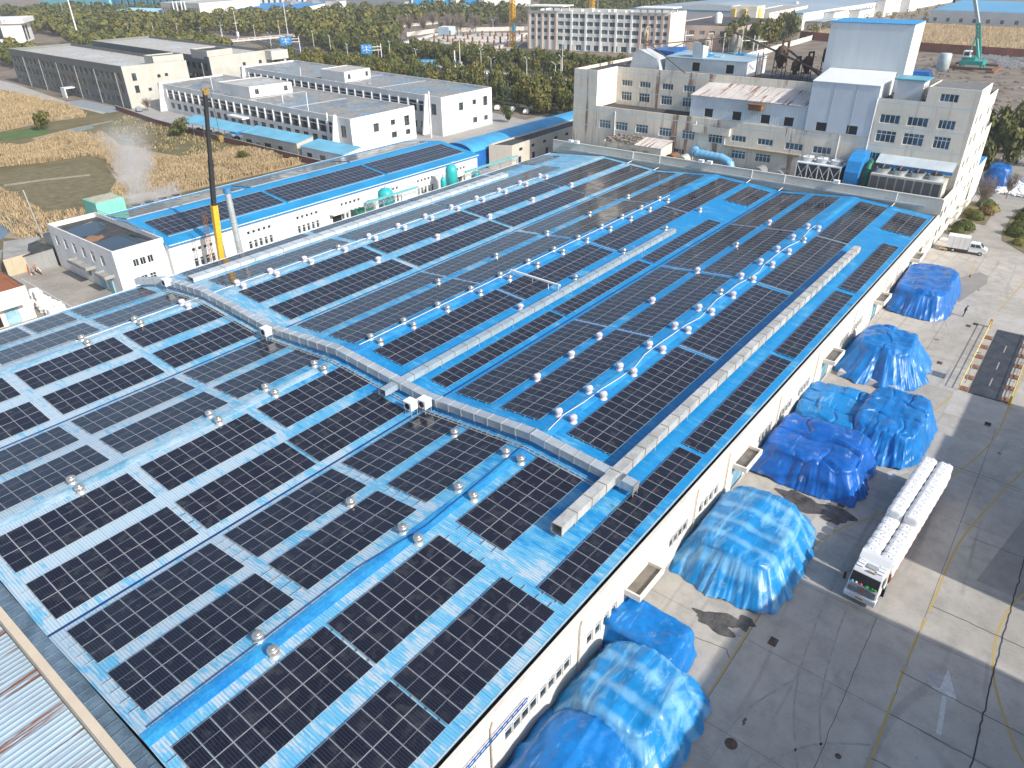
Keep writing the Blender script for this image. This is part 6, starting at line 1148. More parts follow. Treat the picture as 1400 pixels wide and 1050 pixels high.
def grey_block(label, poly, h, stair, slabel, nfr, par=1.0):
    L = hypot(poly[1][0]-poly[0][0], poly[1][1]-poly[0][1]); n = 6; ops = []
    for z in (1.3, 5.2, 9.1): ops += row(1.5, L-6, nfr, 2.9, z, z+2.3, 2, 0)
    ops += [(L-4.6, L-2.4, z, z+2.6, 2, 0) for z in (5., 8.9)]
    W_ = hypot(poly[2][0]-poly[1][0], poly[2][1]-poly[1][1]); e = [(1.2, 3.6, z, z+2.4, 2, 0) for z in (4.9, 8.9)]+[(u, u+1., z, z+.9, 2, 0) for u in (5., 10.8, 13.) for z in (5.4, 9.4)]+[(1.2, 4.2, .05, 3.)]+[(8, 9, 1.8, 2.8, 2, 0), (12, 13, 1.8, 2.8, 2, 0)]
    t, o = building('grey_block', label, 'building', poly, 0, h, GREYW, ROOFG, GFRAME, GLASS, {0: ops, 1: [q for q in e if q[3] > 3.01 or q[2] > .1]}, par, .3, .16)
    d = Vector((poly[1][0]-poly[0][0], poly[1][1]-poly[0][1])).normalized(); nn = Vector((d.y, -d.x)); p0 = Vector(poly[0])
    for i in range(6): q = p0+d*((i+.85)*L/6.2); b = MB(o); b.bar((q.x+nn.x*.15, q.y+nn.y*.15, 0), (q.x+nn.x*.15, q.y+nn.y*.15, h-1.4), .3); b.build('pilaster', plain('mid_grey_pilaster', (.27, .275, .26), .8, 0, .1, .5), t)
    building('stair_house', slabel, 'rooftop room', stair, h+.02, h+2.7, GREYL, TARROOF, par=.4)
    return t, o
e1 = [(130, 378), (126.7, 273), (149.5, 270.5), (156, 378)]
g1, go = grey_block('long grey three-storey block nearest the field with pale end wall', e1, 12.9, [(139, 280), (138.4, 272.5), (149.3, 271.3), (150, 279)], 'grey stair house on the nearer grey block', 22)
b = MB(go); b.add([(126.75, 272.9, .02), (149.5, 270.44, .02), (149.5, 270.44, 13.88), (126.75, 272.9, 13.88)], [(0, 1, 2, 3)]); b.build('end_wall', GREYL, g1)  # paler render on the sunny end; contrast with the shaded front is painted
for i, (u, z) in enumerate(((.12, 5), (.12, 9), (.32, 5.2), (.5, 9.2), (.62, 9.4), (.55, 5.2), (.68, 1.6))):
    x, y = 126.75+22.75*u, 272.9-2.46*u; b = MB(go); w = 2.4 if i < 2 else 1.1; b.box(x, y-.16, z, x+w, y-.02, z+(2.4 if i < 2 else 1.)); b.build('window', GLASS, g1)
b = MB(go); b.box(124, 318, 3.2, 130, 321.5, 3.6).box(124, 318, 0, 124.4, 321.5, 3.2); b.build('porch', PIER, g1)
e2 = [(167, 382), (159.5, 272), (188, 275), (195, 382)]
g2, go2 = grey_block('second long grey block set back behind the first grey block', e2, 12.9, [(160.2, 285), (159.6, 272.6), (171, 273.6), (171.6, 286)], 'grey stair house on the second grey block', 22)
b = MB(go2); b.add([(159.6, 271.9, .02), (188, 274.9, .02), (188, 274.9, 13.88), (159.6, 271.9, 13.88)], [(0, 1, 2, 3)]); b.build('end_wall', GREYL, g2)
for i, u in enumerate((.45, .52, .75, .8)): x, y = 159.6+28.4*u, 271.9+3*u; b = MB(go2); b.box(x, y-.16, 5.5+4*(i % 2), x+1.2, y-.02, 6.6+4*(i % 2)); b.build('window', GLASS, g2)
b = MB(go2); b.box(186, 270.5, 10.5, 194, 276, 13.8).box(192, 271, 0, 193, 272, 10.4); b.build('corner_bay', plain('pale_bay', (.48, .48, .46), .7), g2)
for i in range(7): b = MB((159, 290+i*4.5, 6)); b.box(158.6, 290+i*4.5, 5.6, 159.4, 291+i*4.5, 6.6); tag(b.build('air_conditioner', WHITEP), f'white air conditioner on the second grey block, {ORD[i]} from the near end', 'air conditioner', 'air conditioners in the alley')
# ---- blue vaulted shed and tan store left of the concrete factory
t = thing('vault_shed', 'blue vaulted sheet shed left of the concrete factory', 'shed', (131, 117, 0)); o = (131, 117, 0); b = MB(o); N = 12; prof = [(123.6-4.4*cos(pi*i/N)*1.0-.0, 4.6+1.7*sin(pi*i/N)) for i in range(N+1)]
vs = [(x, y-2.6, z) for x in (131, 196) for y, z in prof]; b.add(vs, [(i, i+N+1, i+N+2, i+1) for i in range(N)], 0, True); b.build('vault_roof', mat_sheet('vault_blue', (.06, .34, .62), 1.2, 0, (.22, .48, .66), .6, .5), t)
b = MB(o); b.add([(131, prof[0][0]-2.6, 0)]+[(131, y-2.6, z) for y, z in prof]+[(131, prof[-1][0]-2.6, 0)], [tuple(range(N+3))]); b.quad((131, 116.6, 0), (196, 116.6, 0), (196, 116.6, 4.6), (131, 116.6, 4.6)); b.build('wall', mat_sheet('deep_blue_sheet', (.012, .13, .42), .5, 1, (.02, .18, .5), .3, .5), t)
b = MB(o)
for k in (0, 1):
    b.box(130.9, 118.4+k*2.6, 3.3, 130.97, 120.2+k*2.6, 4.5)
b.build('sign_panel', WHITEP, t); b = MB(o)
for k in (0, 1):
    for q in range(3): b.box(130.86, 118.6+k*2.6+q*.5, 3.6, 130.897, 118.95+k*2.6+q*.5, 4.2)
b.build('lettering', BLUED, t)
building('tan_store', 'tan single-storey store with black tarred roof beside the blue vaulted shed', 'building', [(136, 115.5), (138.5, 110.4), (167, 111.5), (180, 115), (180, 117.6), (165, 116.3), (138, 115.9)], 0, 5.4, mat_wall('tan_plaster', (.56, .52, .44), .2), TARROOF, BLUED, GLASSD, {1: [(3+i*5.2, 4.4+i*5.2, 3.9, 4.6, 1, 0) for i in range(5)]+[(2.6+i*6, 3.8+i*6, 1., 2.6, 2, 0) for i in range(4)], 2: [(2+i*5, 3.4+i*5, 3.9, 4.6, 1, 0) for i in range(2)]}, .35)
# ---- five-storey beige block
def five():
    poly = [(360, 274), (373, 192.5), (396.5, 195.5), (385, 277)]; L = hypot(13, 81.5); ops = []
    for fl in range(5):
        z = 1.2+fl*3.7
        if fl: ops += row(1.0, 17., 4, 2.6, z, z+2., 3, 0)+row(18, 66, 11, 3.6, z, z+2.1, 4, 0)+row(66.8, L-.8, 4, 2.6, z, z+2., 3, 0)
        else: ops += row(18, 66, 9, 3.4, .2, 2.9, 2, 0)
    t, o = building('school_block', 'pale five-storey block with pink corner pilasters and rows of windows', 'building', poly, 0, 18.6, mat_wall('pale_render', (.74, .72, .68), .1), ROOFG, WFRAME, GLASSB, {0: ops}, .8, .3, .35)
    d = Vector((13, -81.5)).normalized(); nn = Vector((d.y, -d.x)); p0 = Vector(poly[0])
    for u, m in [(u, PINK) for u in (.35, 4.6, 8.6, 12.8, 17.2, 66.6, 70.8, 74.7, 78.6, L-.4)]+[(u, PIER) for u in (26.8, 35.4, 44.2, 53., 61.6)]: q = p0+d*u; b = MB(o); a = q-d*.55+nn*.45; c = q+d*.55+nn*.45; e = q+d*.55-nn*.1; f = q-d*.55-nn*.1; b.hexa([(f.x, f.y, 0), (a.x, a.y, 0), (c.x, c.y, 0), (e.x, e.y, 0)], [(f.x, f.y, 18.8), (a.x, a.y, 18.8), (c.x, c.y, 18.8), (e.x, e.y, 18.8)]); b.build('pilaster', m, t)
    for u0, u1 in ((-1.5, 22), (64, L+1.5)):
        a = p0+d*u0+nn*1.5; c = p0+d*u1+nn*1.5; e = c-nn*14; f = a-nn*14; b = MB(o); b.hexa([(a.x, a.y, 21.4), (c.x, c.y, 21.4), (e.x, e.y, 21.4), (f.x, f.y, 21.4)], [(a.x, a.y, 21.9), (c.x, c.y, 21.9), (e.x, e.y, 21.9), (f.x, f.y, 21.9)]); b.build('roof_canopy', PIER, t); b = MB(o)
        for uu in (u0+2, (u0+u1)/2, u1-2):
            for w in (-.5, -11): q = p0+d*uu+nn*w; b.bar((q.x, q.y, 18.6), (q.x, q.y, 21.4), .6)
        b.build('canopy_posts', PIER, t)
    b = MB(o)
    for i in range(8): q = p0+d*(24+i*5)-nn*(4+(i*3) % 7); b.box(q.x-1.2, q.y-1.2, 18.65, q.x+1.2, q.y+1.2, 19.6+.4*(i % 3))
    b.build('roof_plant', PIER, t); p1 = Vector(poly[1]); d1 = Vector((23.5, 3)).normalized(); a = p1; c = p1+d1*23.6
    b = MB(o); b.quad((a.x, a.y-.03, 0), (c.x, c.y-.03, 0), (c.x, c.y-.03, 19.4), (a.x, a.y-.03, 19.4)); b.build('end_wall', CREAM2, t)
five()
building('pink_complex', 'low pink and cream complex with dark roof behind the five-storey block', 'building', [(402, 198), (407, 168), (470, 172), (472, 215), (408, 212)], 0, 11.5, PINK, TARROOF, WFRAME, GLASSB, {0: row(1, 29, 5, 3., 7.5, 9.5, 3, 0)+row(1, 29, 5, 3, 3.5, 5.5, 3, 0), 1: row(2, 60, 8, 4., 7.5, 9.5, 4, 0)+row(2, 60, 8, 4, 3.5, 5.5, 4, 0)}, .5)
t, o = building('striped_tower', 'cream square tower with broad yellow stripes behind the trees', 'building', [(478, 206), (480, 190), (498, 192), (496, 208)], 0, 17, CREAM2, ROOFG, par=.4)
for k in range(2): b = MB(o); b.box(477.4-.0+k*.9, 202.5-k*6.5, 3, 478.6+k*.9, 205-k*6.5, 16.2); b.build('yellow_stripe', YELLOWW, t)
b = MB(o); b.box(484, 190-.2, 3, 489, 191, 16.2); b.build('yellow_stripe', YELLOWW, t)
t = thing('roof_tank', 'white round water tank on the dark roof of the pink complex', 'tank', (430, 192, 11.5)); b = MB((430, 192, 11.5)); b.lathe((430, 192, 11.5), [(2.2, 0), (2.2, 4.2), (1.4, 5.2), (.2, 5.6)], 16); b.build('vessel', PIER, t)
building('cream_wing', 'long cream wing with small windows right of the striped tower', 'building', [(500, 207), (502, 190), (590, 196), (588, 214)], 0, 12.5, CREAM2, GRAVELROOF, WFRAME, GLASS, {1: row(3, 60, 8, 4, 6.5, 8.5, 3, 0)}, .4)
# ---- far halls
def hall_(name, label, poly, h, wm, rm, rise=2.5, ops=None, glass=GLASS, cat='factory hall'):
    o = (*poly[0], 0); t = thing(name, label, cat, o); b = MB(o); n = 4
    for i in range(4):
        if ops and i in ops: wall_open(b, poly[i], poly[(i+1) % 4], 0, h, ops[i], .3)
        else: b.quad((*poly[i], 0), (*poly[(i+1) % 4], 0), (*poly[(i+1) % 4], h), (*poly[i], h))
    m0 = ((poly[1][0]+poly[2][0])/2, (poly[1][1]+poly[2][1])/2); m1 = ((poly[0][0]+poly[3][0])/2, (poly[0][1]+poly[3][1])/2)
    b.add([(*poly[1], h), (*poly[2], h), (*m0, h+rise)], [(0, 1, 2)]); b.add([(*poly[3], h), (*poly[0], h), (*m1, h+rise)], [(0, 1, 2)]); b.build('wall', wm, t)
    b = MB(o); b.quad((*poly[0], h), (*poly[1], h), (*m0, h+rise), (*m1, h+rise)); b.quad((*m1, h+rise), (*m0, h+rise), (*poly[2], h), (*poly[3], h)); b.build('roof', rm, t)
    if ops:
        for i in ops: put_windows(t, o, poly[i], poly[(i+1) % 4], ops[i], .3, WFRAME, glass, 2, 0)
    return t
FARROOF = plain('blue_grey_far_roof', (.26, .34, .41), .6, 0, .12, .02, (.34, .42, .48)); FARBLUE = plain('far_blue_roof', (.10, .32, .52), .6, 0, .15, .03); WALLF = plain('far_white_wall', (.74, .74, .72), .8, 0, .06, .05); REDW = plain('red_window', (.45, .14, .08), .5)
big = hall_('factory_hall', 'huge far hall with wide blue-grey roof and white wall of red windows', [(548, 184), (960, 168), (966, 310), (548, 318)], 10.5, WALLF, FARROOF, 4.)
o = tuple(big.location)
for i in range(46): x = 590+i*7.8; y = 184-(x-548)*16/412; b = MB(o); b.box(x, y-.25, 6.8, x+1.9, y+.1, 8.4); b.build('window', [REDW, REDW, GLASS, REDW][i % 4] if i % 9 else REDW, big)
for i, (x, w, h) in enumerate(((586, 26, 9), (640, 34, 7.5), (700, 30, 12.5), (770, 30, 12.))): y = 184-(x-548)*16/412; b = MB(o); b.box(x, y-7, 0, x+w, y-.3, h); b.build('annex_wall', WALLF, big); b = MB(o); b.box(x-.3, y-7.3, h, x+w+.3, y-.25, h+.3); b.build('annex_roof', FARROOF if i % 2 else GRAVELROOF, big)
b = MB(o); b.box(547.4, 184, 9.6, 547.97, 318, 10.6); b.build('fascia', FARBLUE, big)
for i in range(6): x = 620+i*50; b = MB(o); b.cyl((x, 215+i*6, 11.4), (x, 215+i*6, 13.6), 1.6, 1.6, 10); b.build('roof_vent', PIER, big)
hall_('factory_hall', 'white hall with blue roof beyond the dry grass field at the right edge', [(656, 128), (640, 52), (760, 30), (775, 110)], 8.5, plain('pale_blue_wall', (.50, .56, .62), .8, 0, .1, .1), FARBLUE, 4, {0: [(3+i*9, 5.5+i*9, 1.2, 3.8, 2, 0) for i in range(8)]})
t = thing('open_shelter', 'flat blue roofed open shelter beside the huge hall', 'shelter', (560, 190, 0)); b = MB((575, 190, 0)); b.box(552, 172, 5.2, 592, 183, 5.6); b.build('roof', FARROOF, t, (15, 0, 0)); b = MB((575, 190, 0)); [b.bar((x, y, 0), (x, y, 5.2), .5) for x in (553, 572, 591) for y in (173, 182)]; b.build('posts', GREYP, t, (15, 0, 0))
building('red_hut', 'small dark red hut beside the blue shelter', 'hut', [(594, 180), (594, 172), (604, 172), (604, 180)], 0, 4, REDP, GRAVELROOF, par=0)
hall_('factory_hall', 'bright turquoise factory hall at the far top left', [(392, 1000), (405, 860), (520, 880), (505, 1020)], 19, plain('turquoise_wall', (.22, .58, .64), .7, 0, .08, .03), plain('turq_roof', (.30, .60, .66), .6), 4, {0: row(60, 138, 6, 5, 6, 10, 2, 0)})
hall_('factory_hall', 'deep turquoise middle section of the far left factory', [(407, 850), (428, 760), (540, 780), (520, 870)], 21, plain('teal_wall', (.08, .28, .36), .7, 0, .12, .05), plain('teal_roof', (.16, .42, .50), .6), 3, {0: row(4, 88, 9, 3, 3, 16, 1, 2)})
hall_('factory_hall', 'long grey-white ribbed hall with pale cyan roof at the far left', [(432, 770), (560, 720), (650, 900), (520, 950)], 17, plain('grey_ribbed', (.44, .46, .48), .7, 0, .15, .1), plain('cyan_roof', (.30, .62, .72), .6), 4, {0: row(3, 134, 22, 2.2, 2, 13, 1, 0)})
hall_('factory_hall', 'low pale cyan roofed shed between the trees at the far left', [(352, 742), (362, 690), (395, 697), (385, 750)], 8, plain('blue_white_wall', (.32, .48, .60), .7, 0, .2, .1), plain('cyan_roof2', (.38, .66, .74), .6), 1.5)
t, o = building('portal_office', 'grey two-storey office with tall white portal frame at the far left', 'office building', [(366, 684), (374, 636), (450, 660), (440, 706)], 0, 14.5, mat_wall('far_grey', (.42, .42, .40), .1), ROOFG, WFRAME, GLASS, {0: row(1, 16, 5, 2., 3, 5.8, 2, 0)+row(1, 16, 5, 2., 8.4, 11.2, 2, 0)+row(33, 47, 5, 2, 3, 5.8, 2, 0)+row(33, 47, 5, 2., 8.4, 11.2, 2, 0)+[(18.5, 21, 1, 12.5, 1, 3), (22.5, 27, .5, 13, 2, 3), (28.5, 31, 1, 12.5, 1, 3)]}, .6)
d = Vector((8, -48)).normalized(); nn = Vector((d.y, -d.x))
for u in (17.2, 21.8, 27.8, 32.): q = Vector((366, 684))+d*u+nn*.8; b = MB(o); b.bar((q.x, q.y, 0), (q.x, q.y, 16.2), .9); b.build('portal_pier', PIER, t)
b = MB(o); a = Vector((374.1, 635.8)); c = Vector((450, 659.8)); b.quad((a.x, a.y-.1, 0), (c.x, c.y-.1, 0), (c.x, c.y-.1, 15), (a.x, a.y-.1, 15)); b.build('end_wall', CREAM2, t)
hall_('factory_hall', 'pale hall with strong blue roof right of the portal office', [(404, 650), (432, 590), (560, 650), (530, 712)], 8, CREAM2, plain('strong_blue_roof', (.04, .24, .55), .6), 2.)
for i, (x, y) in enumerate(((470, 655), (484, 640), (494, 618))):
    t, o = building('white_house', f'white house with arched dark windows in the far tree belt, {["leftmost","middle","rightmost and largest"][i]} of three', 'house', [(x, y), (x+2, y-13-4*(i == 2)), (x+16, y-11), (x+14, y+2)], 0, 9.5+2*(i == 2), plain('house_white', (.70, .69, .66), .7), plain('house_grey_roof', (.20, .21, .23), .7), WFRAME, GLASS, {0: row(.5, 12, 3, 2.2, 3, 6.5, 2, 0), 1: row(1, 12, 2, 2, 4, 6.5, 2, 1)}, .3)
    b = MB(o); a = 9.6+2*(i == 2); b.hexa([(x, y, a+.2), (x+2, y-13, a+.2), (x+16, y-11, a+.2), (x+14, y+2, a+.2)], [(x+4, y-3, a+3), (x+5, y-9, a+3), (x+12, y-8, a+3), (x+11, y-2, a+3)]); b.build('hipped_roof', plain('house_grey_roof2', (.22, .23, .25), .7), t)
hall_('factory_hall', 'long low hall with wide dark grey roof behind the tree belt', [(520, 668), (530, 548), (650, 560), (640, 690)], 11, plain('grey_pale_wall', (.42, .43, .42), .8, 0, .1, .1), plain('dark_grey_roof', (.15, .16, .18), .8, 0, .12, .03), 3., {0: row(2, 118, 16, 2.4, 2, 8, 1, 0)})
bw = hall_('factory_hall', 'white far hall with bright blue wall bands above the tree belt', [(536, 545), (590, 470), (740, 560), (690, 640)], 15, WALLF, plain('white_far_roof', (.55, .57, .58), .7), 3.)
d = Vector((54, -75)).normalized(); nn = Vector((d.y, -d.x))
for u, L in ((2, 22), (30, 8), (46, 20)): a = Vector((536, 545))+d*u+nn*.3; c = a+d*L; b = MB(tuple(bw.location)); b.bar((a.x, a.y, 11.5), (c.x, c.y, 11.5), .3, 6.5); b.build('blue_band', plain('far_vivid_blue', (.03, .30, .62), .6), bw)
for u in (26, 42, 68): a = Vector((536, 545))+d*u+nn*2; b = MB(tuple(bw.location)); b.bar((a.x, a.y, 0), (a.x, a.y, 17), 7.); b.build('stair_bay', CREAM2, bw)
# ---- gate pavilion with lettering
t, o = building('gate_pavilion', 'white pavilion with tall dark windows and roof lettering at the left edge', 'building', [(178, 600), (213, 583), (228, 608), (194, 628)], 0, 11.2, WALLF, ROOFG, GFRAME, GLASS, {0: [(8, 18, 1.5, 10, 3, 2)], 1: [(2, 9, 1, 10, 2, 3), (11, 18, 1, 10, 2, 3)], 0: [(3, 5.5, 4, 6, 2, 0), (14, 27, 2.5, 10.3, 3, 2)]}, .2)
b = MB(o); b.hexa([(173, 601.5, 11.5), (214, 580.5, 11.5), (232, 609, 11.5), (194, 632, 11.5)], [(173, 601.5, 14.3), (214, 580.5, 14.3), (232, 609, 14.3), (194, 632, 14.3)]); b.build('roof_band', PIER, t)
d = Vector((41, -21)).normalized(); rz = atan2(d.y, d.x); nn = Vector((d.y, -d.x)); b = MB(o); k = 0
def stroke(u0, z0, u1, z1, w=.28):
    a = Vector((173, 601.5))+d*u0+nn*.12; c = Vector((173, 601.5))+d*u1+nn*.12; b.bar((a.x, a.y, z0), (c.x, c.y, z1), .14, w) if abs(u1-u0) > .01 else b.bar((a.x, a.y, z0), (c.x, c.y, z1), w, .14)
for u, g in zip((14, 16.2, 18.6, 23, 26, 29, 32, 35), 'ILAxyxyo'):
    if g == 'I': stroke(u, 11.9, u, 13.9)
    elif g == 'L': stroke(u, 11.9, u, 13.9); stroke(u, 12.0, u+1.3, 12.0)
    elif g == 'A': stroke(u-.1, 11.9, u+.7, 13.9); stroke(u+.7, 13.9, u+1.5, 11.9); stroke(u+.2, 12.6, u+1.2, 12.6)
    elif g == 'x': stroke(u, 13.6, u+2, 13.6); stroke(u+1, 11.9, u+1, 13.9); stroke(u, 12.8, u+2, 12.8); stroke(u, 11.95, u+2, 11.95); stroke(u+.2, 12, u+.2, 13)
    elif g == 'y': stroke(u, 13.5, u+2, 13.5); stroke(u+.4, 12, u+.4, 13.9); stroke(u+1.6, 12, u+1.6, 13.9); stroke(u, 12.7, u+2, 12.7); stroke(u+.4, 12, u+1.6, 12)
    else: stroke(u, 12.2, u, 13.6); stroke(u+1.4, 12.2, u+1.4, 13.6); stroke(u, 12.2, u+1.4, 12.2); stroke(u, 13.6, u+1.4, 13.6)
b.build('roof_lettering', plain('letter_blue', (.05, .08, .20), .5), t)
# ---- roads
sheet('road', [(246, 90), (266, 90), (268, 200), (271, 290), (273, 335), (300, 400), (320, 470), (303, 474), (280, 405), (257, 335), (256, 290), (254, 200)], .03, ASPH); sheet('road', [(235, 530), (282, 458), (375, 452), (600, 440), (600, 456), (375, 470), (290, 475), (245, 545)], .05, plain('pale_asphalt', (.20, .195, .185), .9, 0, .15, .1))
sheet('road', [(340, 372), (600, 335), (900, 300), (900, 316), (600, 352), (345, 386)], .04, plain('pale_asphalt2', (.22, .215, .20), .9, 0, .15, .1)); sheet('pavement', [(266, 90), (271, 90), (273, 200), (276, 290), (278, 335), (273, 335), (271, 290), (268, 200)], .06, PATH)
sheet('verge', [(190, 108), (246, 90), (254, 200), (256, 290), (257, 335), (280, 405), (235, 530), (200, 600), (170, 420), (200, 270), (200, 146)], -.01, plain('verge_grass', (.10, .095, .045), .95, 0, .3, .15)); sheet('verge', [(271, 90), (330, 90), (360, 270), (345, 350), (330, 450), (300, 400), (276, 330)], -.015, plain('verge_grass2', (.09, .09, .04), .95, 0, .3, .15))
strip('lane_marking', [(256, 95), (261, 200), (263.5, 290), (265, 335), (290, 402), (311, 472)], .3, WLINE, .05)
for i, (p, q, nm) in enumerate((((262, 505), (286, 456), 'near pale guard rail of the far crossing road'), ((286, 456), (372, 449), 'long pale guard rail of the far crossing road'), ((372, 449), (470, 443), 'right part of the pale guard rail of the far crossing road'))):
    t = thing('guard_rail', nm, 'railing', (*p, 0), 0, 'guard rails of the far crossing road'); o = (*p, 0); b = MB(o); b.bar((*p, .9), (*q, .9), .3, .9); b.bar((*p, 2.0), (*q, 2.0), .2, .3); b.build('rail', plain('pale_rail', (.62, .58, .52), .7), t); b = MB(o); L = hypot(q[0]-p[0], q[1]-p[1])
    for k in range(int(L/4)+1): x, y = p[0]+(q[0]-p[0])*k*4/L, p[1]+(q[1]-p[1])*k*4/L; b.bar((x, y, 0), (x, y, 2.1), .25)
    b.build('posts', PIER, t)['kind'] = 'stuff'
# street lamps
lp = thing('street_lamp', '', 'street lamp', (259, 198, 0), 0, 'double-armed street lamps'); b = MB(); b.cyl((0, 0, 0), (0, 0, 8.2), .16, .09, 8); p_ = b.build('pole', PIER, lp); b = MB(); b.bar((-1.9, 0, 8.9), (0, 0, 8.1), .13).bar((0, 0, 8.1), (1.9, 0, 8.9), .13); a_ = b.build('arm', PIER, lp)
hs = []
for s in (-1, 1): b = MB(); b.box(s*2.0-.55, -.16, 8.85, s*2.0+.55, .16, 9.02); hs.append(b.build('lamp_head', PIER, lp))
LPP = [(259, 198), (251.5, 178), (272.5, 190), (252.5, 212), (274, 236), (258, 262), (257.5, 287), (256, 308), (277, 300), (281, 352), (296, 386), (276, 400), (309, 503), (337, 476), (293, 478), (274, 470), (286, 520), (277, 535), (268, 552), (305, 458), (230, 615), (284, 603), (288, 660), (300, 640), (312, 700), (251, 23), (296, 24), (390, 445), (430, 443), (420, 350), (470, 345)]
for i, (x, y) in enumerate(LPP):
    side = 'by the garden trees at the right' if y < 50 else ('along the avenue' if y < 340 else ('by the far crossing road' if y < 510 else 'in the far left tree belt'))
    lab = f'pale double-armed street lamp {side}, {ORD[i % 20]} seen from the right' if i < 20 else f'pale double-armed street lamp {side}, {ORD[i-20]} of the outer ones'
    if i == 0: lp['label'] = lab
    else: clone(lp, (x, y, 0), random.uniform(-.4, .4)+1.2, lab, None, (1, 1, .75) if y < 50 else None, [(p_, []), (a_, [])]+[(h, []) for h in hs])
lp.rotation_euler = (0, 0, 1.1)
for i, (x, y, h, r_, lab) in enumerate(((233, 550, 40, .55, 'very tall white monopole leaning over the tree belt at the left'), (305, 478, 17, .22, 'tall thin signal mast by the crossing road with white box'), (338, 468, 24, .25, 'tall thin mast behind the blue road sign'), (264, 240, 18, .2, 'slim mast with white equipment box by the avenue'), (229, 211, 13.5, .4, 'thick grey pole with blue band rising behind the white office'), (272, 189, 19, .15, 'slender flag-like mast by the avenue trees'), (520, 330, 26, .3, 'tall thin grey mast beside the yellow crane'), (700, 560, 30, .4, 'distant pylon mast in the far wood'), (290, 700, 18, .3, 'grey pole in the far left belt'), (456, 78, 10, .12, 'thin leaning pole beside the red wall'))):
    t = thing('mast', lab, 'mast', (x, y, 0)); b = MB((x, y, 0)); b.cyl((x, y, 0), (x, y, h), r_, r_*.55, 8); b.build('pole', PIER if i < 6 else GREYP, t)
    if i in (1, 3): b = MB((x, y, 0)); b.box(x-.7, y-.7, 1.5, x+.7, y+.7, 4.2); b.build('box', WHITEP, t)
    if i == 1: b = MB((x, y, 0)); b.bar((x-2, y, 9.5), (x+2, y, 9.5), .2); b.build('crossarm', PIER, t)
    if i == 4: b = MB((x, y, 0)); b.cyl((x, y, 9.), (x, y, 10.2), .55, .55, 10); b.build('band', BLUEL, t)
# road signs
SG = [(268, 374), (259, 297)]
for i, (x, y, w, h, z) in enumerate(((SG[0][0], SG[0][1], 6.4, 4.2, 4.2), (SG[1][0], SG[1][1], 5.4, 4.2, 4.8))):
    t = thing('road_sign', ['blue direction sign on a gantry by the crossing road', 'blue direction sign with white arrows above the avenue'][i], 'road sign', (x, y, 0), 0, 'blue direction signs'); o = (x, y, 0); b = MB(o); b.cyl((x+6.5, y-3.2, 0), (x+6.5, y-3.2, z+h), .25, .2, 8); b.bar((x+6.5, y-3.2, z+h*.7), (x, y, z+h*.7), .25); b.bar((x+6.5, y-3.2, z+h*.35), (x, y, z+h*.35), .25); b.build('gantry', PIER, t)
    d = Vector((.62, -.78)); nn = Vector((-.78, -.62)); P_ = lambda u, zz, e=0: (x+d.x*u+nn.x*e, y+d.y*u+nn.y*e, zz); b = MB(o); b.add([P_(-w/2, z), P_(w/2, z), P_(w/2, z+h), P_(-w/2, z+h), P_(-w/2, z, .15), P_(w/2, z, .15), P_(w/2, z+h, .15), P_(-w/2, z+h, .15)], [(0, 1, 2, 3), (7, 6, 5, 4), (0, 4, 5, 1), (1, 5, 6, 2), (2, 6, 7, 3), (3, 7, 4, 0)]); bd = b.build('board', plain('sign_blue', (.02, .25, .62), .5, 0, .05), t)
    b = MB(tuple(o))
    for u0, z0, u1, z1 in ((0, .6, 0, 3.3), (-1.8, 1.3, 0, 2.1), (1.8, 1.3, 0, 2.1), (-2.3, 2.7, -1.1, 2.7), (1.1, 2.7, 2.3, 2.7), (-2.2, 3.5, -1.2, 3.5), (1.2, 3.5, 2.2, 3.5), (-.6, 2.8, 0, 3.5), (.6, 2.8, 0, 3.5)): b.bar(P_(u0, z+z0, .22), P_(u1, z+z1, .22), .24, .24)
    b.build('white_marks', WHITEP, t)
t = thing('hoarding', 'low bright blue hoarding with white characters by the avenue', 'hoarding', (267, 264, 0)); b = MB((267, 264, 0)); b.hexa([(264, 268, .5), (268.2, 259.6, .5), (268.5, 259.8, .5), (264.3, 268.2, .5)], [(264, 268, 3.6), (268.2, 259.6, 3.6), (268.5, 259.8, 3.6), (264.3, 268.2, 3.6)]); b.build('board', plain('hoarding_blue', (.06, .38, .66), .5), t); b = MB((267, 264, 0))
for i in range(4):
    u = .14+.2*i; x, y = 264+4.2*u, 268-8.4*u; x2, y2 = x+.5, y-1.; b.bar((x-.12, y-.05, 2.7), (x2-.12, y2-.05, 2.7), .12, .25); b.bar((x-.12, y-.05, 1.6), (x2-.12, y2-.05, 1.6), .12, .25); b.bar(((x+x2)/2-.12, (y+y2)/2-.05, 1.3), ((x+x2)/2-.12, (y+y2)/2-.05, 3.1), .25, .12)
b.build('lettering', WHITEP, t)
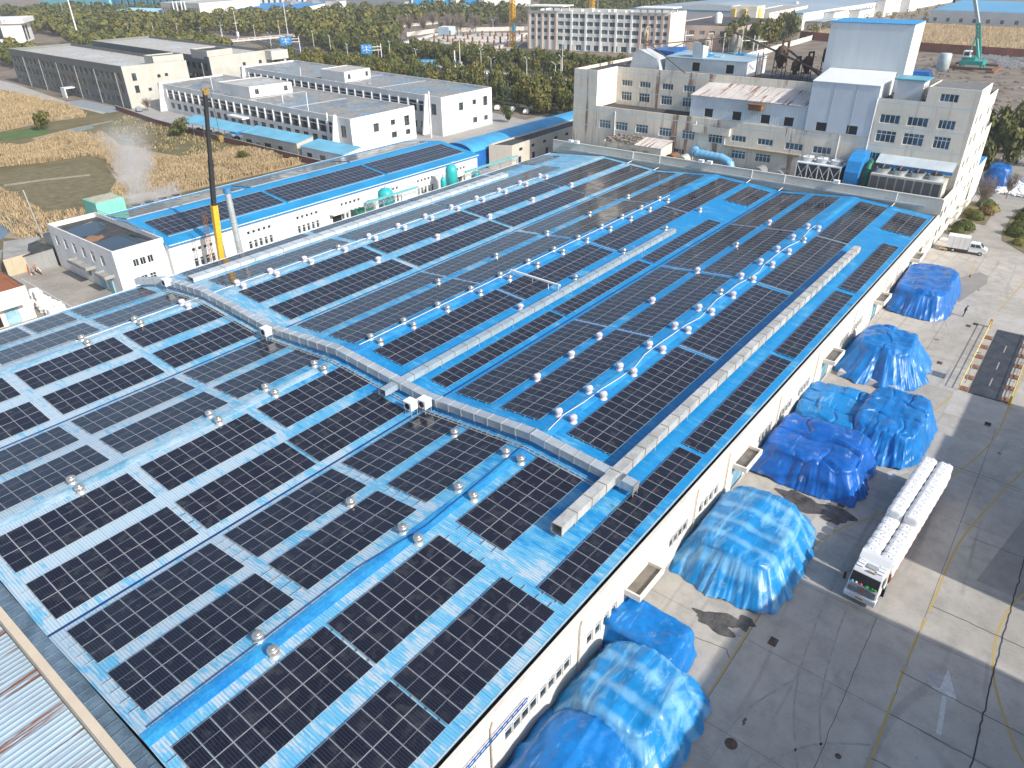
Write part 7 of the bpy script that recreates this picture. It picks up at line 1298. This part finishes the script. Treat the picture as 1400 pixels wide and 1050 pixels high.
# cars
car = thing('parked_car', '', 'car', (0, 0, 0), 0, 'cars around the offices and avenue'); b = MB(); prof = [(-2.2, .35), (-2.25, .8), (-1.9, .95), (-1.3, 1.42), (.35, 1.45), (1.0, .98), (2.0, .82), (2.25, .6), (2.2, .35)]; n = len(prof); vs = [(x, s*(.86-(.16 if z > 1.2 else 0)), z) for s in (-1, 1) for x, z in prof]; b.add(vs, [tuple(f[::-1]) for f in [(i, (i+1) % n, n+(i+1) % n, n+i) for i in range(n)]+[tuple(range(n-1, -1, -1)), tuple(range(n, 2*n))]]); CB_ = b.mesh('body', WHITEP); CG_ = CB_.copy(); CG_.materials[0] = plain('car_silver', (.35, .38, .42), .3, .3); body = link('body', CB_, car); ch = [(body, [])]
for s in (-1, 1):
    b = MB(); b.hexa([(-1.35, s*.865, .95), (.75, s*.865, .95), (.3, s*.735, 1.38), (-1.15, s*.735, 1.38)], [(-1.35, s*.885, .95), (.75, s*.885, .95), (.3, s*.755, 1.38), (-1.15, s*.755, 1.38)]); ch.append((b.build('side_window', GLASS, car), []))
    for x in (-1.35, 1.4): b = MB(); b.cyl((x, s*.68, .32), (x, s*.9, .32), .32, .32, 14); ch.append((b.build('wheel', BLACKP, car), []))
b = MB(); b.hexa([(.42, -.66, 1.43), (1.0, -.78, 1.0), (1.0, .78, 1.0), (.42, .66, 1.43)], [(.45, -.66, 1.46), (1.03, -.78, 1.03), (1.03, .78, 1.03), (.45, .66, 1.46)]); ch.append((b.build('windscreen', GLASS, car), []))
CARS = [(126, 266.5, 1.2, 'silver car parked at the corner of the grey block'), (199.3, 165, .6, 'white car under the trees beside the far office, left one'), (199.6, 159, .5, 'white car under the trees beside the far office, middle one'), (199.6, 152.5, .4, 'white car under the trees beside the far office, right one'), (262, 225, 1.6, 'white car driving on the avenue near the double lamp'), (260, 283, 1.5, 'white car on the avenue near the road sign'), (265, 268, 1.5, 'white car on the avenue behind the blue hoarding'), (287, 372, 1.2, 'white car on the avenue near the crossing road'), (262, 250, 1.5, 'white car on the avenue beside the slim mast'), (578, 187, 0, 'white car parked beside the open blue shelter')]
for i, (x, y, rz, lab) in enumerate(CARS):
    if i == 0: car.location = (x, y, .03); car.rotation_euler = (0, 0, rz); car['label'] = lab; body.data = CG_
    else:
        c = clone(car, (x, y, .05), rz, lab, None, None, ch)
        for k in kids(c):
            if k.name.startswith('body'): k.data = CB_
# ---- construction site
sheet('building_site', [(322, 338), (343, 272), (440, 330), (410, 392), (360, 368)], .02, plain('site_ground', (.46, .40, .33), .95, 0, .25, .08, (.60, .56, .50)))
for i, (p, q) in enumerate((((330, 336), (352, 290)), ((345, 340), (366, 300)), ((360, 352), (385, 312)), ((378, 362), (400, 322)), ((352, 290), (430, 330)), ((340, 355), (395, 380)))): b = MB((*p, 0)); b.bar((*p, .5), (*q, .5), 3.0, 1.0); tag(b.build('foundation_beam', plain('pale_foundation', (.60, .57, .53), .9, 0, .1, .2)), f'pale foundation strip on the building site, {ORD[i]} from the near left', 'foundation', 'foundation strips on the site')
k = 0
for i in range(6):
    for j in range(7):
        x, y = 331+i*15+j*2.2+random.uniform(-1, 1), 336-j*9+i*6.5+random.uniform(-1, 1)
        b = MB((x, y, 0)); b.box(x-.4, y-.4, 0, x+.4, y+.4, 2.2+random.random()*2.2); b.box(x-.8, y-.8, 0, x+.8, y+.8, .7); tag(b.build('rebar_column', RUST), 'rusty column stub standing on the building site', 'column', 'rusty column stubs on the building site'); k += 1
wall_line('site_wall', 'white painted wall along the back of the building site', [(375, 388), (412, 394), (455, 346), (500, 338)], 2.6, .3, plain('site_white', (.66, .60, .54), .8, 0, .15, .1)); building('site_office', 'small blue and white site office on the building site', 'hut', [(395, 378), (397, 370), (406, 372), (404, 381)], 0, 5, plain('site_blue', (.40, .52, .60), .7), PIER, par=0)
t = thing('site_gate', 'dark flat gate canopy at the near edge of the building site', 'gate', (300, 300, 0)); b = MB((300, 300, 0)); b.hexa([(301, 306, 5), (305, 283, 5), (309, 284, 5), (305, 307, 5)], [(301, 306, 5.8), (305, 283, 5.8), (309, 284, 5.8), (305, 307, 5.8)]); b.build('canopy', plain('slate_canopy', (.22, .22, .24), .7), t); b = MB((300, 300, 0)); [b.bar((x, y, 0), (x, y, 5), .7) for x, y in ((303, 302), (306, 288))]; b.build('post', PIER, t)
for i, (x, y, lab) in enumerate(((362, 287, 'yellow tower crane mast rising at the building site'), (450, 290, 'second yellow tower crane mast far behind the five-storey block'))):
    t = thing('tower_crane', lab, 'tower crane', (x, y, 0), 0, 'yellow tower cranes'); o = (x, y, 0); b = MB(o); lattice(b, (x, y, 0), (x, y, 62), 2.2, 30, .22); b.build('mast', plain('crane_yellow', (.70, .38, .02), .5), t); b = MB(o); lattice(b, (x, y, 63), (x+40, y+25, 64), 1.5, 24, .15); lattice(b, (x, y, 63), (x-13, y-8, 63), 1.5, 8, .15); b.build('jib', plain('crane_yellow', (.7, .38, .02)), t); b = MB(o); b.box(x-1.5, y-1.5, 60, x+1.5, y+1.5, 63); b.build('cab', WHITEP, t)
    if i == 0: b = MB(o); b.box(x-2.2, y-3, 8, x-.9, y-1, 12.5); b.build('site_lift', plain('lift_blue', (.12, .35, .45)), t)
# ---- right hand field, red wall, drilling rig
sheet('dry_field', [(478, 36), (500, 160), (545, 175), (700, 165), (655, 120), (640, 40)], .02, plain('dry_grass_field', (.40, .27, .13), .95, 0, .25, .06, (.46, .34, .19))); sheet('rough_ground', [(180, 30), (500, 0), (505, 165), (390, 155), (200, 100)], .0, plain('churned_soil', (.17, .135, .105), .95, 0, .35, .12, (.27, .22, .17)))
wall_line('red_wall', 'long brick red wall crossing the wasteland behind the drilling rig', [(492, 165), (472, 118), (457, 90), (451, 60), (446, 30), (442, 0)], 4.2, .4, plain('red_wall_paint', (.27, .10, .06), .9, 0, .25, .2), None, 'wall', 9, plain('red_pier', (.20, .08, .05), .9))
wall_line('white_fence', 'white balustrade wall in front of the far garden trees', [(375, 151), (400, 152), (440, 154), (486, 156)], 2.6, .35, plain('fence_white', (.66, .62, .56), .8, 0, .12, .2), None, 'fence', 8, PIER)
rg = thing('drilling_rig', 'teal piling rig with tilted mast on rusty skids in the wasteland', 'drilling rig', (394, 55, 0), 0); o = (394, 55, 0); RT = plain('rig_teal', (.02, .30, .27), .5, 0, .2, .5)
b = MB(o); b.box(389, 50.5, 2.2, 399, 59.5, 3.8); b.build('base_frame', RT, rg); b = MB(o); b.box(390.5, 54, 3.8, 397, 59.2, 5.2); b.build('engine_deck', RT, rg); b = MB(o); b.box(389.4, 56.2, 5.2, 394, 59., 7.6); b.build('cab', WHITEP, rg); b = MB(o); b.box(389.35, 56.6, 5.8, 389.397, 58.6, 7.2); b.box(390, 56.15, 5.8, 393.4, 56.197, 7.2); b.build('cab_window', GLASS, rg)
for y in (46., 63.): b = MB(o); b.box(384, y-1.2, 0, 404, y+1.2, .9); b.build('skid', RUST, rg)
for x in (386, 402): b = MB(o); b.bar((x, 46, 1.3), (x, 63, 1.3), 1., .8); b.build('cross_beam', RUSTD, rg)
for x, y in ((390, 51), (398, 51), (390, 59), (398, 59)): b = MB(o); b.cyl((x, y, .9), (x, y, 2.3), .5); b.build('jack', RT, rg)
b = MB(o); lattice(b, (395, 53.5, 5), (396, 57.5, 18), 1.4, 8, .3); b.build('lower_mast', RT, rg); b = MB(o); b.bar((396, 57.5, 18), (399, 66, 36.5), 1.0, 1.2); b.build('upper_mast', plain('rig_grey', (.40, .46, .46), .5, .2), rg); b = MB(o); b.box(398, 64.5, 36, 400.2, 67.5, 38.5); b.build('mast_head', plain('rig_cyan', (.15, .45, .50)), rg); b = MB(o); b.cyl((398, 69.5, 36), (398, 69.5, 28), .12); b.box(397.5, 69, 25.5, 398.5, 70, 28.5); b.build('hammer_rope', RUSTD, rg)
for k in (-1, 1): b = MB(o); b.bar((392, 55+k*2, 5), (395.6, 56.8, 14), .5); b.build('stay', RT, rg)
t = thing('silo', 'round pale silo on thin legs standing in the wasteland behind the factory', 'silo', (362, 61, 0)); o = (362, 61, 0); b = MB(o); b.lathe((362, 61, 3.0), [(.3, -1.2), (2.4, 0), (2.4, 5.6), (2.1, 6.), (.1, 6.2)], 18); b.build('vessel', plain('silo_grey', (.42, .50, .52), .5, .1, .2, .5), t)
for a in range(4): b = MB(o); b.bar((362+cos(a*1.57+.8)*2.2, 61+sin(a*1.57+.8)*2.2, 0), (362+cos(a*1.57+.8)*2.2, 61+sin(a*1.57+.8)*2.2, 4.5), .25); b.build('leg', GREYP, t)
b = MB((360, 68, 0)); b.hexa([(356, 63.5, 0), (363, 64, 0), (363, 72, 0), (356, 71.5, 0)], [(357, 64.5, 2.2), (362, 65, 2.6), (362, 71, 2.3), (357, 70.5, 2.)]); tag(b.build('blue_cover', TARPS['d']), 'blue tarpaulin cover on goods beside the pale silo', 'tarpaulin')
rr = random.Random(4); b = MB()
for i in range(900):
    x, y = 408+rr.random()*52, 32+rr.random()*30
    if noise.noise((x*.08, y*.08, 3)) < 0: continue
    s = .3+rr.random()*.8; b.hexa([(x-s, y-s, 0), (x+s, y-s*.6, 0), (x+s*.8, y+s, 0), (x-s*.7, y+s*.7, 0)], [(x-s*.6, y-s*.5, s), (x+s*.5, y-s*.4, s*.8), (x+s*.4, y+s*.6, s*1.1), (x-s*.4, y+s*.4, s*.7)])
o = b.build('rubble', plain('pale_rubble', (.50, .47, .44), .95, 0, .3, .5)); o['kind'] = 'stuff'
b = MB()
for i in range(700):
    x, y = 200+rr.random()*240, 20+rr.random()*110; s = .3+rr.random()*.9; b.hexa([(x-s, y-s, 0), (x+s, y-s*.6, 0), (x+s*.8, y+s, 0), (x-s*.7, y+s*.7, 0)], [(x-s*.6, y-s*.5, s*.5), (x+s*.5, y-s*.4, s*.4), (x+s*.4, y+s*.6, s*.6), (x-s*.4, y+s*.4, s*.3)])
o = b.build('soil_clods', plain('soil_clod', (.22, .18, .14), .95, 0, .35, .5)); o['kind'] = 'stuff'
reeds('dry_grass', [(480, 40), (498, 150), (545, 168), (640, 120), (636, 44)], 9000, 1.6, 8, RM)
# ---- garden and far end of the yard
sheet('garden_road', [(145, -20), (145, 17.6), (200, 17.6), (420, 30), (420, -40)], -.005, plain('garden_concrete', (.30, .285, .26), .9, 0, .18, .3))
for nm, pts in (('bed_a', [(151, 17.4), (146, 15.4), (152.3, 13.2), (156.8, 14.6), (156, 17.4)]), ('bed_b', [(159.6, 17.2), (174, 17.4), (174.8, 12.4), (158, 12.4)]), ('bed_c', [(150.5, 8.5), (145.2, 4.4), (140, -4), (176, -2), (176, 8.1), (170.7, 9.1), (156, 9.3)])): sheet('garden_bed', pts, .06, plain('bed_soil', (.16, .13, .07), .95, 0, .3, .8, (.20, .17, .08)))
HEDGE = mat_leaf('hedge_green', (.05, .075, .014), (.10, .13, .025)); HEDGE2 = mat_leaf('hedge_bronze', (.13, .085, .04), (.20, .15, .06)); HEDGE3 = mat_leaf('hedge_yellow', (.15, .15, .03), (.26, .22, .06))
def bush_mesh(seed, m, n=520):
    rr = random.Random(seed); b = MB()
    b.lathe((0, 0, 0), [(.84, 0), (.9, .3), (.78, .62), (.45, .84), (.03, .9)], 14, 0, True)
    for i in range(n):
        t = rr.random()*6.283; ph = math.acos(rr.random()); r = .93+.1*rr.random(); x, y, z = r*sin(ph)*cos(t), r*sin(ph)*sin(t), r*cos(ph)*.95; s = .05+.05*rr.random()
        d1 = Vector((rr.gauss(0, 1), rr.gauss(0, 1), rr.gauss(0, 1))).normalized()*s; d2 = d1.cross(Vector((x, y, z))).normalized()*s
        b.add([(x-d1.x-d2.x, y-d1.y-d2.y, z-d1.z-d2.z), (x+d1.x-d2.x, y+d1.y-d2.y, z+d1.z-d2.z), (x+d1.x+d2.x, y+d1.y+d2.y, z+d1.z+d2.z), (x-d1.x+d2.x, y-d1.y+d2.y, z-d1.z+d2.z)], [(0, 1, 2, 3)])
    return b.mesh('garden_bush', m)
BU = [bush_mesh(i, [HEDGE, HEDGE, HEDGE2, HEDGE3][i]) for i in range(4)]
for i, (x, y, rx, ry, h, k, lab) in enumerate(((149.8, 15.6, 1.6, 1.2, 1.4, 0, 'clipped green bush behind the box van, near one'), (153.5, 15.2, 2., 1.5, 1.7, 1, 'clipped green bush behind the box van, far one'), (161.5, 14.6, 1.8, 1.6, 1.6, 0, 'round green bush at the near end of the middle bed'), (171.6, 14.4, 1.8, 2.2, 1.5, 1, 'round green bush at the far end of the middle bed'), (166.5, 13.6, 2., 1.4, 1.5, 2, 'bronze leaved bush in the middle of the bed'), (169, 12.9, 1.5, 1.2, 1.2, 3, 'yellowish bush at the road side of the middle bed'), (163.5, 15.9, 1.5, 1., 1.3, 3, 'pale bush by the bare tree'), (150.5, 5.2, 2.2, 1.6, 1.2, 3, 'broad yellow-green bush at the corner of the right bed'), (155, 6.8, 2.2, 1.9, 1.9, 0, 'big green hedge bush in the right bed, near one'), (160.5, 6.6, 2.4, 1.9, 1.9, 1, 'big green hedge bush in the right bed, second'), (166., 6.4, 2.4, 1.8, 1.9, 0, 'big green hedge bush in the right bed, third'), (171.5, 6.5, 2.4, 1.8, 1.8, 1, 'big green hedge bush in the right bed, farthest'), (154, 3.2, 1.8, 1.6, 1.6, 2, 'brownish bush at the right picture edge'), (146.8, 2.6, 2.2, 1.2, .8, 3, 'low yellow bush at the front of the right bed'))):
    o = link('garden_bush', BU[k], None, (x, y, .05), (0, 0, i*1.7)); o.scale = (rx*.95, ry*.95, h); tag(o, lab, 'bush', 'bushes in the garden beds')
heap('dark blue tarpaulin heap beyond the garden at the factory corner', (190.8, 15.6), 3.9, 3.0, 4.2, .1, TARPS['d'], 97, .72, None, 0, .1, 3.5, .14)
b = MB(); rr = random.Random(12)
for i in range(420):
    x, y = 183+rr.random()*14, 8.5+rr.random()*6.; z = max(0, .55+.4*noise.noise((x*.3, y*.3, 1)))*rr.random(); a = rr.random()*3; u, v = cos(a)*.45, sin(a)*.45; b.hexa([(x-u+v*.6, y-v-u*.6, z), (x+u+v*.6, y+v-u*.6, z), (x+u-v*.6, y+v+u*.6, z), (x-u-v*.6, y-v+u*.6, z)], [(x-u*.8+v*.4, y-v*.8-u*.4, z+.22), (x+u*.8+v*.4, y+v*.8-u*.4, z+.25), (x+u*.8-v*.4, y+v*.8+u*.4, z+.22), (x-u*.8-v*.4, y-v*.8+u*.4, z+.2)])
o = b.build('white_sacks', BAGW); o['kind'] = 'stuff'
b = MB((144.8, 16.2, 0)); b.box(143.8, 14.5, .0, 145, 17.3, .25).box(144, 15, .25, 144.9, 17, .4); tag(b.build('white_slabs', PIER), 'low stack of white slabs between wall and box van', 'slab stack')
b = MB((141, 14.2, 0)); b.box(140.6, 12.2, 0, 141.2, 13, .2) if False else b.box(138.6, 15.2, .3, 139.5, 16.4, .42).bar((138.7, 15.4, 0), (138.7, 15.4, .3), .1).bar((139.3, 16.2, 0), (139.3, 16.2, .3), .1); tag(b.build('loading_board', plain('raw_wood', (.55, .40, .22), .8)), 'pale wooden loading board at the tail of the box van', 'board')
# ---------------------------------------------------------------- trees
def crown_mesh(seed, mats, n=900, shape=(1, 1, 1.), size=.13, clumps=11):
    rr = random.Random(seed); b = MB(); cl = []
    for i in range(clumps):
        t = rr.random()*6.283; r = .60*sqrt(rr.random()); z = .25+.62*rr.random(); cl.append((r*cos(t), r*sin(t), z, .26+.18*rr.random(), rr.random()))
    cl.append((0, 0, .55, .5, .3))
    for i in range(n):
        cx, cy, cz, cr, tone = cl[i % len(cl)]; d = Vector((rr.gauss(0, 1), rr.gauss(0, 1), rr.gauss(.15, 1))).normalized(); r = cr*(.55+.5*rr.random()**.5); p = Vector((cx, cy, cz))+d*r; p.z = max(.05, p.z)
        nrm = (d+Vector((rr.gauss(0, .45), rr.gauss(0, .45), rr.gauss(0, .45)))).normalized(); a = nrm.orthogonal().normalized(); c = nrm.cross(a); rot = rr.random()*6.28; a, c = a*cos(rot)+c*sin(rot), c*cos(rot)-a*sin(rot); s = size*(.5+.8*rr.random())*.5
        q = [p-a*s-c*s*.7, p+a*s*.9-c*s, p+a*s+c*s*.8, p-a*s*.8+c*s]; b.add([(v.x*shape[0], v.y*shape[1], v.z*shape[2]) for v in q], [(0, 1, 2, 3)], 0 if tone < .5 else 1)
    return b.mesh('crown', mats)
def trunk_mesh(seed, bare=False):
    rr = random.Random(seed); b = MB(); b.cyl((0, 0, 0), (.01, .0, .42), .045, .032, 7); b.cyl((.01, 0, .42), (.0, .02, .8), .032, .012, 6)
    for i in range(6):
        t = i*1.1+rr.random(); z = .3+.06*i; b.cyl((.01, 0, z), (.34*cos(t), .34*sin(t), z+.25), .02, .008, 5)
    if bare:
        for i in range(150):
            t = rr.random()*6.283; z0 = .3+.3*rr.random(); r0 = .15*rr.random(); r1 = .25+.35*rr.random(); p = Vector((r0*cos(t), r0*sin(t), z0)); q = Vector((r1*cos(t+rr.gauss(0, .4)), r1*sin(t+rr.gauss(0, .4)), z0+.15+.45*rr.random()))
            b.bar(p, q, .010); m = p.lerp(q, .6); b.bar(m, m+Vector((rr.gauss(0, .12), rr.gauss(0, .12), .12+.1*rr.random())), .006)
    return b.mesh('trunk', [TWIG if bare else BARK])
DK, OL, MD = LEAFS
CROWNS = {'olive': [crown_mesh(i, [MD, OL]) for i in range(4)], 'dark': [crown_mesh(10+i, [DK, MD]) for i in range(4)], 'tall': [crown_mesh(20+i, [DK, OL], 900, (.8, .8, 1.25)) for i in range(3)]}
TR_ = [trunk_mesh(i) for i in range(3)]; TRB = [trunk_mesh(30+i, True) for i in range(3)]; ntree = 0
def tree(x, y, h, w, kind, label, group):
    global ntree
    t = thing('leafy_tree' if kind != 'bare' else 'bare_tree', label, 'tree', (x, y, 0), random.random()*6.28, group); ntree += 1
    if kind == 'bare': o = link('trunk', random.choice(TRB), t); o.scale = (w, w, h); return
    o = link('trunk', random.choice(TR_), t); o.scale = (w*.9, w*.9, h*.9); c = link('crown', random.choice(CROWNS[kind]), t, (0, 0, h*.12)); c.scale = (w, w, h*.88/(1.25 if kind == 'tall' else 1.0))
def inside(poly, x, y):
    c = False; j = len(poly)-1
    for i in range(len(poly)):
        if (poly[i][1] > y) != (poly[j][1] > y) and x < (poly[j][0]-poly[i][0])*(y-poly[i][1])/(poly[j][1]-poly[i][1])+poly[i][0]: c = not c
        j = i
    return c
def scatter(poly, gap, n, seed):
    rr = random.Random(seed); xs = [p[0] for p in poly]; ys = [p[1] for p in poly]; P_ = []; tries = 0
    while len(P_) < n and tries < 9000:
        tries += 1; x, y = rr.uniform(min(xs), max(xs)), rr.uniform(min(ys), max(ys))
        if inside(poly, x, y) and all((x-a)**2+(y-b_)**2 > gap*gap for a, b_ in P_): P_.append((x, y))
    return P_
def third(v, a, b): q = (v-a)/(b-a); return 'right end' if q < .33 else ('middle' if q < .66 else 'left end')
for x, y in scatter([(193, 108), (226, 100), (232, 150), (234, 215), (240, 300), (230, 330), (216, 330), (214, 262), (206, 160), (200, 146)], 6.4, 105, 3):
    tn = random.random(); k = 'olive' if tn < .7 else 'dark'; tree(x, y, random.uniform(6.5, 9.2), random.uniform(3.4, 4.6), k, f'{"olive" if k == "olive" else "dark green"} leafy tree in the belt between offices and avenue, {third(y, 92, 330)}', f'{k} trees between offices and avenue, {third(y, 92, 330)}')
for x, y in scatter([(277, 95), (297, 95), (299, 190), (301, 262), (308, 330), (308, 400), (302, 400), (280, 335), (279, 250)], 6.6, 105, 5):
    k = 'dark' if random.random() < .75 else 'olive'; tree(x, y, random.uniform(5.5, 8.), random.uniform(3.6, 5.), k, f'{"dark green" if k == "dark" else "olive"} bushy tree beyond the avenue, {third(y, 95, 395)} of the belt', f'{k} trees beyond the avenue, {third(y, 95, 395)}')
for x, y in scatter([(382, 158), (470, 160), (500, 178), (480, 186), (400, 182)], 8.5, 20, 6): tree(x, y, random.uniform(10, 15), random.uniform(5., 7.), random.choice(('dark', 'dark', 'olive')), 'dense green tree behind the white balustrade wall', 'trees behind the white balustrade')
for x, y in scatter([(385, 400), (420, 360), (520, 325), (540, 350), (470, 425), (410, 440)], 9, 26, 7): tree(x, y, random.uniform(8, 12), random.uniform(6, 8.), 'bare', 'leafless grey-brown tree behind the building site', 'bare trees behind the building site')
for i, (x, y, h, w) in enumerate(((199, 21, 8, 4.), (207, 16, 9, 4.6), (216, 21, 9, 4.8), (206, 24, 8, 4), (226, 15, 9, 4.6), (236, 21, 8.5, 4.6), (246, 14, 8, 4.4), (214, 11, 7.5, 4), (256, 18, 8, 4.4), (228, 25, 8, 4))): tree(x, y, h, w, 'dark', f'dark green tree beyond the garden at the right edge, {ORD[i]} planted', 'garden end trees')
tree(166.7, 14.8, 6.5, 3.4, 'bare', 'bare brown tree in the middle garden bed', None); tree(180, 12, 5, 2.6, 'bare', 'small bare tree on the garden corner by the blue heap', None); tree(196, 8, 6, 3.2, 'bare', 'bare tree at the right picture edge behind the white sacks', None)
tree(92, 259.5, 5.5, 3., 'olive', 'lone round tree in the field beside the green patch', None); tree(112, 214.5, 4.5, 3.6, 'dark', 'wide dark bush against the red brick field wall', None); tree(184, 148.2, 4.5, 2.2, 'dark', 'small dark tree at the end wall of the far office', None); tree(105, 172, 2.5, 2.0, 'olive', 'low shrub at the edge of the reed bed', None); tree(128, 264, 4, 3, 'bare', 'bare shrub beside the silver parked car', None)
# far woods: uncountable, one mesh
def wood(name, polys, seed, gap, hmin, hmax, mats, quads=46, n=400):
    rr = random.Random(seed); b = MB()
    for poly in polys:
        for x, y in scatter(poly, gap, n, seed):
            h = rr.uniform(hmin, hmax); w = h*.5; tone = 0 if rr.random() < .6 else 1
            for i in range(quads):
                d = Vector((rr.gauss(0, 1), rr.gauss(0, 1), rr.gauss(.2, 1))).normalized(); p = Vector((x, y, h*.58))+Vector((d.x*w*(.6+.5*rr.random()), d.y*w*(.6+.5*rr.random()), d.z*h*.42)); s = h*.07*(.6+.8*rr.random()); nrm = (d+Vector((rr.gauss(0, .4), rr.gauss(0, .4), rr.gauss(0, .4)))).normalized(); a = nrm.orthogonal().normalized(); c = nrm.cross(a)
                b.add([tuple(p-a*s-c*s), tuple(p+a*s-c*s*.8), tuple(p+a*s*.9+c*s), tuple(p-a*s+c*s*.9)], [(0, 1, 2, 3)], tone if rr.random() < .85 else 1-tone)
    o = b.build(name, mats); o['kind'] = 'stuff'; return o
wood('far_wood', [[(300, 400), (330, 445), (372, 440), (380, 400), (345, 372), (330, 350)], [(318, 480), (480, 470), (470, 560), (440, 610), (345, 640), (320, 560)], [(245, 590), (278, 550), (315, 560), (340, 650), (350, 740), (300, 800), (250, 690)]], 41, 9., 8, 12, [MD, OL], 110, 260)
wood('far_wood', [[(300, 800), (350, 745), (420, 745), (390, 850), (380, 900), (300, 900)], [(480, 470), (590, 455), (590, 470), (530, 545), (500, 600), (470, 600)], [(440, 400), (560, 350), (700, 330), (720, 420), (560, 440), (480, 440)], [(540, 320), (900, 320), (1000, 420), (760, 520), (600, 450)]], 42, 11., 8, 12.5, [DK, MD], 90, 260)
wood('horizon_wood', [[(750, 480), (1050, 360), (1300, 500), (1000, 900), (720, 700)], [(560, 700), (720, 640), (900, 800), (700, 1000)], [(970, 150), (1250, 100), (1400, 300), (1000, 330)]], 43, 26, 9, 15, [DK, MD], 60, 330)
wood('field_shrubs', [[(655, 132), (820, 150), (780, 165), (620, 172)], [(500, 160), (580, 168), (545, 178)]], 44, 12, 3, 5.5, [OL, MD], 50, 22)
wood('far_wood', [[(200, 392), (252, 400), (262, 440), (278, 462), (262, 500), (240, 540), (228, 555), (206, 480)], [(150, 430), (165, 425), (180, 520), (166, 535)]], 45, 8., 6.5, 9.5, [MD, OL], 120, 120)
# ---------------------------------------------------------------- haze over the far distance
hz = MB(); hz.box(-720, -920, -4, 2620, 2220, 68)
hm = bpy.data.materials.new('haze_air'); hm.use_nodes = True; hn = hm.node_tree; hn.nodes.clear(); ho = hn.nodes.new('ShaderNodeOutputMaterial'); hp = hn.nodes.new('ShaderNodeVolumePrincipled'); hn.links.new(hp.outputs[0], ho.inputs['Volume'])
hp.inputs['Color'].default_value = (.86, .91, 1., 1); hp.inputs['Density'].default_value = HAZE; hp.inputs['Anisotropy'].default_value = .1
o = hz.build('haze', hm); o['kind'] = 'stuff'
# ---------------------------------------------------------------- light and camera
AZ, EL = radians(86), radians(34)
sun = bpy.data.lights.new('sun', 'SUN'); sun.energy = SUN_E; sun.angle = radians(.53); sun.color = (1, .95, .87)
so = link('sun', sun); d = Vector((cos(EL)*cos(AZ), cos(EL)*sin(AZ), -sin(EL))); so.rotation_euler = d.to_track_quat('-Z', 'Y').to_euler()
so.location = (0, -50, 120)
W = bpy.data.worlds.new('World'); scene.world = W; W.use_nodes = True
nt = W.node_tree; bg = nt.nodes['Background']; sk = nt.nodes.new('ShaderNodeTexSky'); sk.sky_type = 'NISHITA'; sk.sun_disc = False
sk.sun_elevation = EL; sk.sun_rotation = radians(184); sk.air_density = 1.; sk.dust_density = 2.; sk.ozone_density = 1.
nt.links.new(sk.outputs[0], bg.inputs[0]); bg.inputs[1].default_value = SKY_S
f_, yaw, pit, roll = 982.52, radians(38.79784), radians(30.59978), radians(.780376)
fw = Vector((cos(yaw)*cos(pit), sin(yaw)*cos(pit), -sin(pit))); r = Vector((sin(yaw), -cos(yaw), 0)); dn = -r.cross(fw)
r2 = r*cos(roll)+dn*sin(roll); d2 = -r*sin(roll)+dn*cos(roll)
cam = bpy.data.cameras.new('camera'); co = link('camera', cam, None, None)
co.matrix_world = Matrix(((r2.x, -d2.x, -fw.x, 0), (r2.y, -d2.y, -fw.y, 0), (r2.z, -d2.z, -fw.z, 44.2), (0, 0, 0, 1)))
cam.sensor_width = 36; cam.lens = f_/1400*36; cam.clip_end = 6000; cam.clip_start = .5
scene.camera = co
vs = scene.view_settings; vs.view_transform = 'Standard'; vs.look = 'None'; vs.gamma = 1; vs.exposure = EXPO; vs.use_curve_mapping = False
scene.render.engine = 'CYCLES'; scene.cycles.use_denoising = True
scene.cycles.max_bounces = 5; scene.cycles.diffuse_bounces = 2; scene.cycles.glossy_bounces = 3; scene.cycles.transparent_max_bounces = 6; scene.cycles.volume_bounces = 2
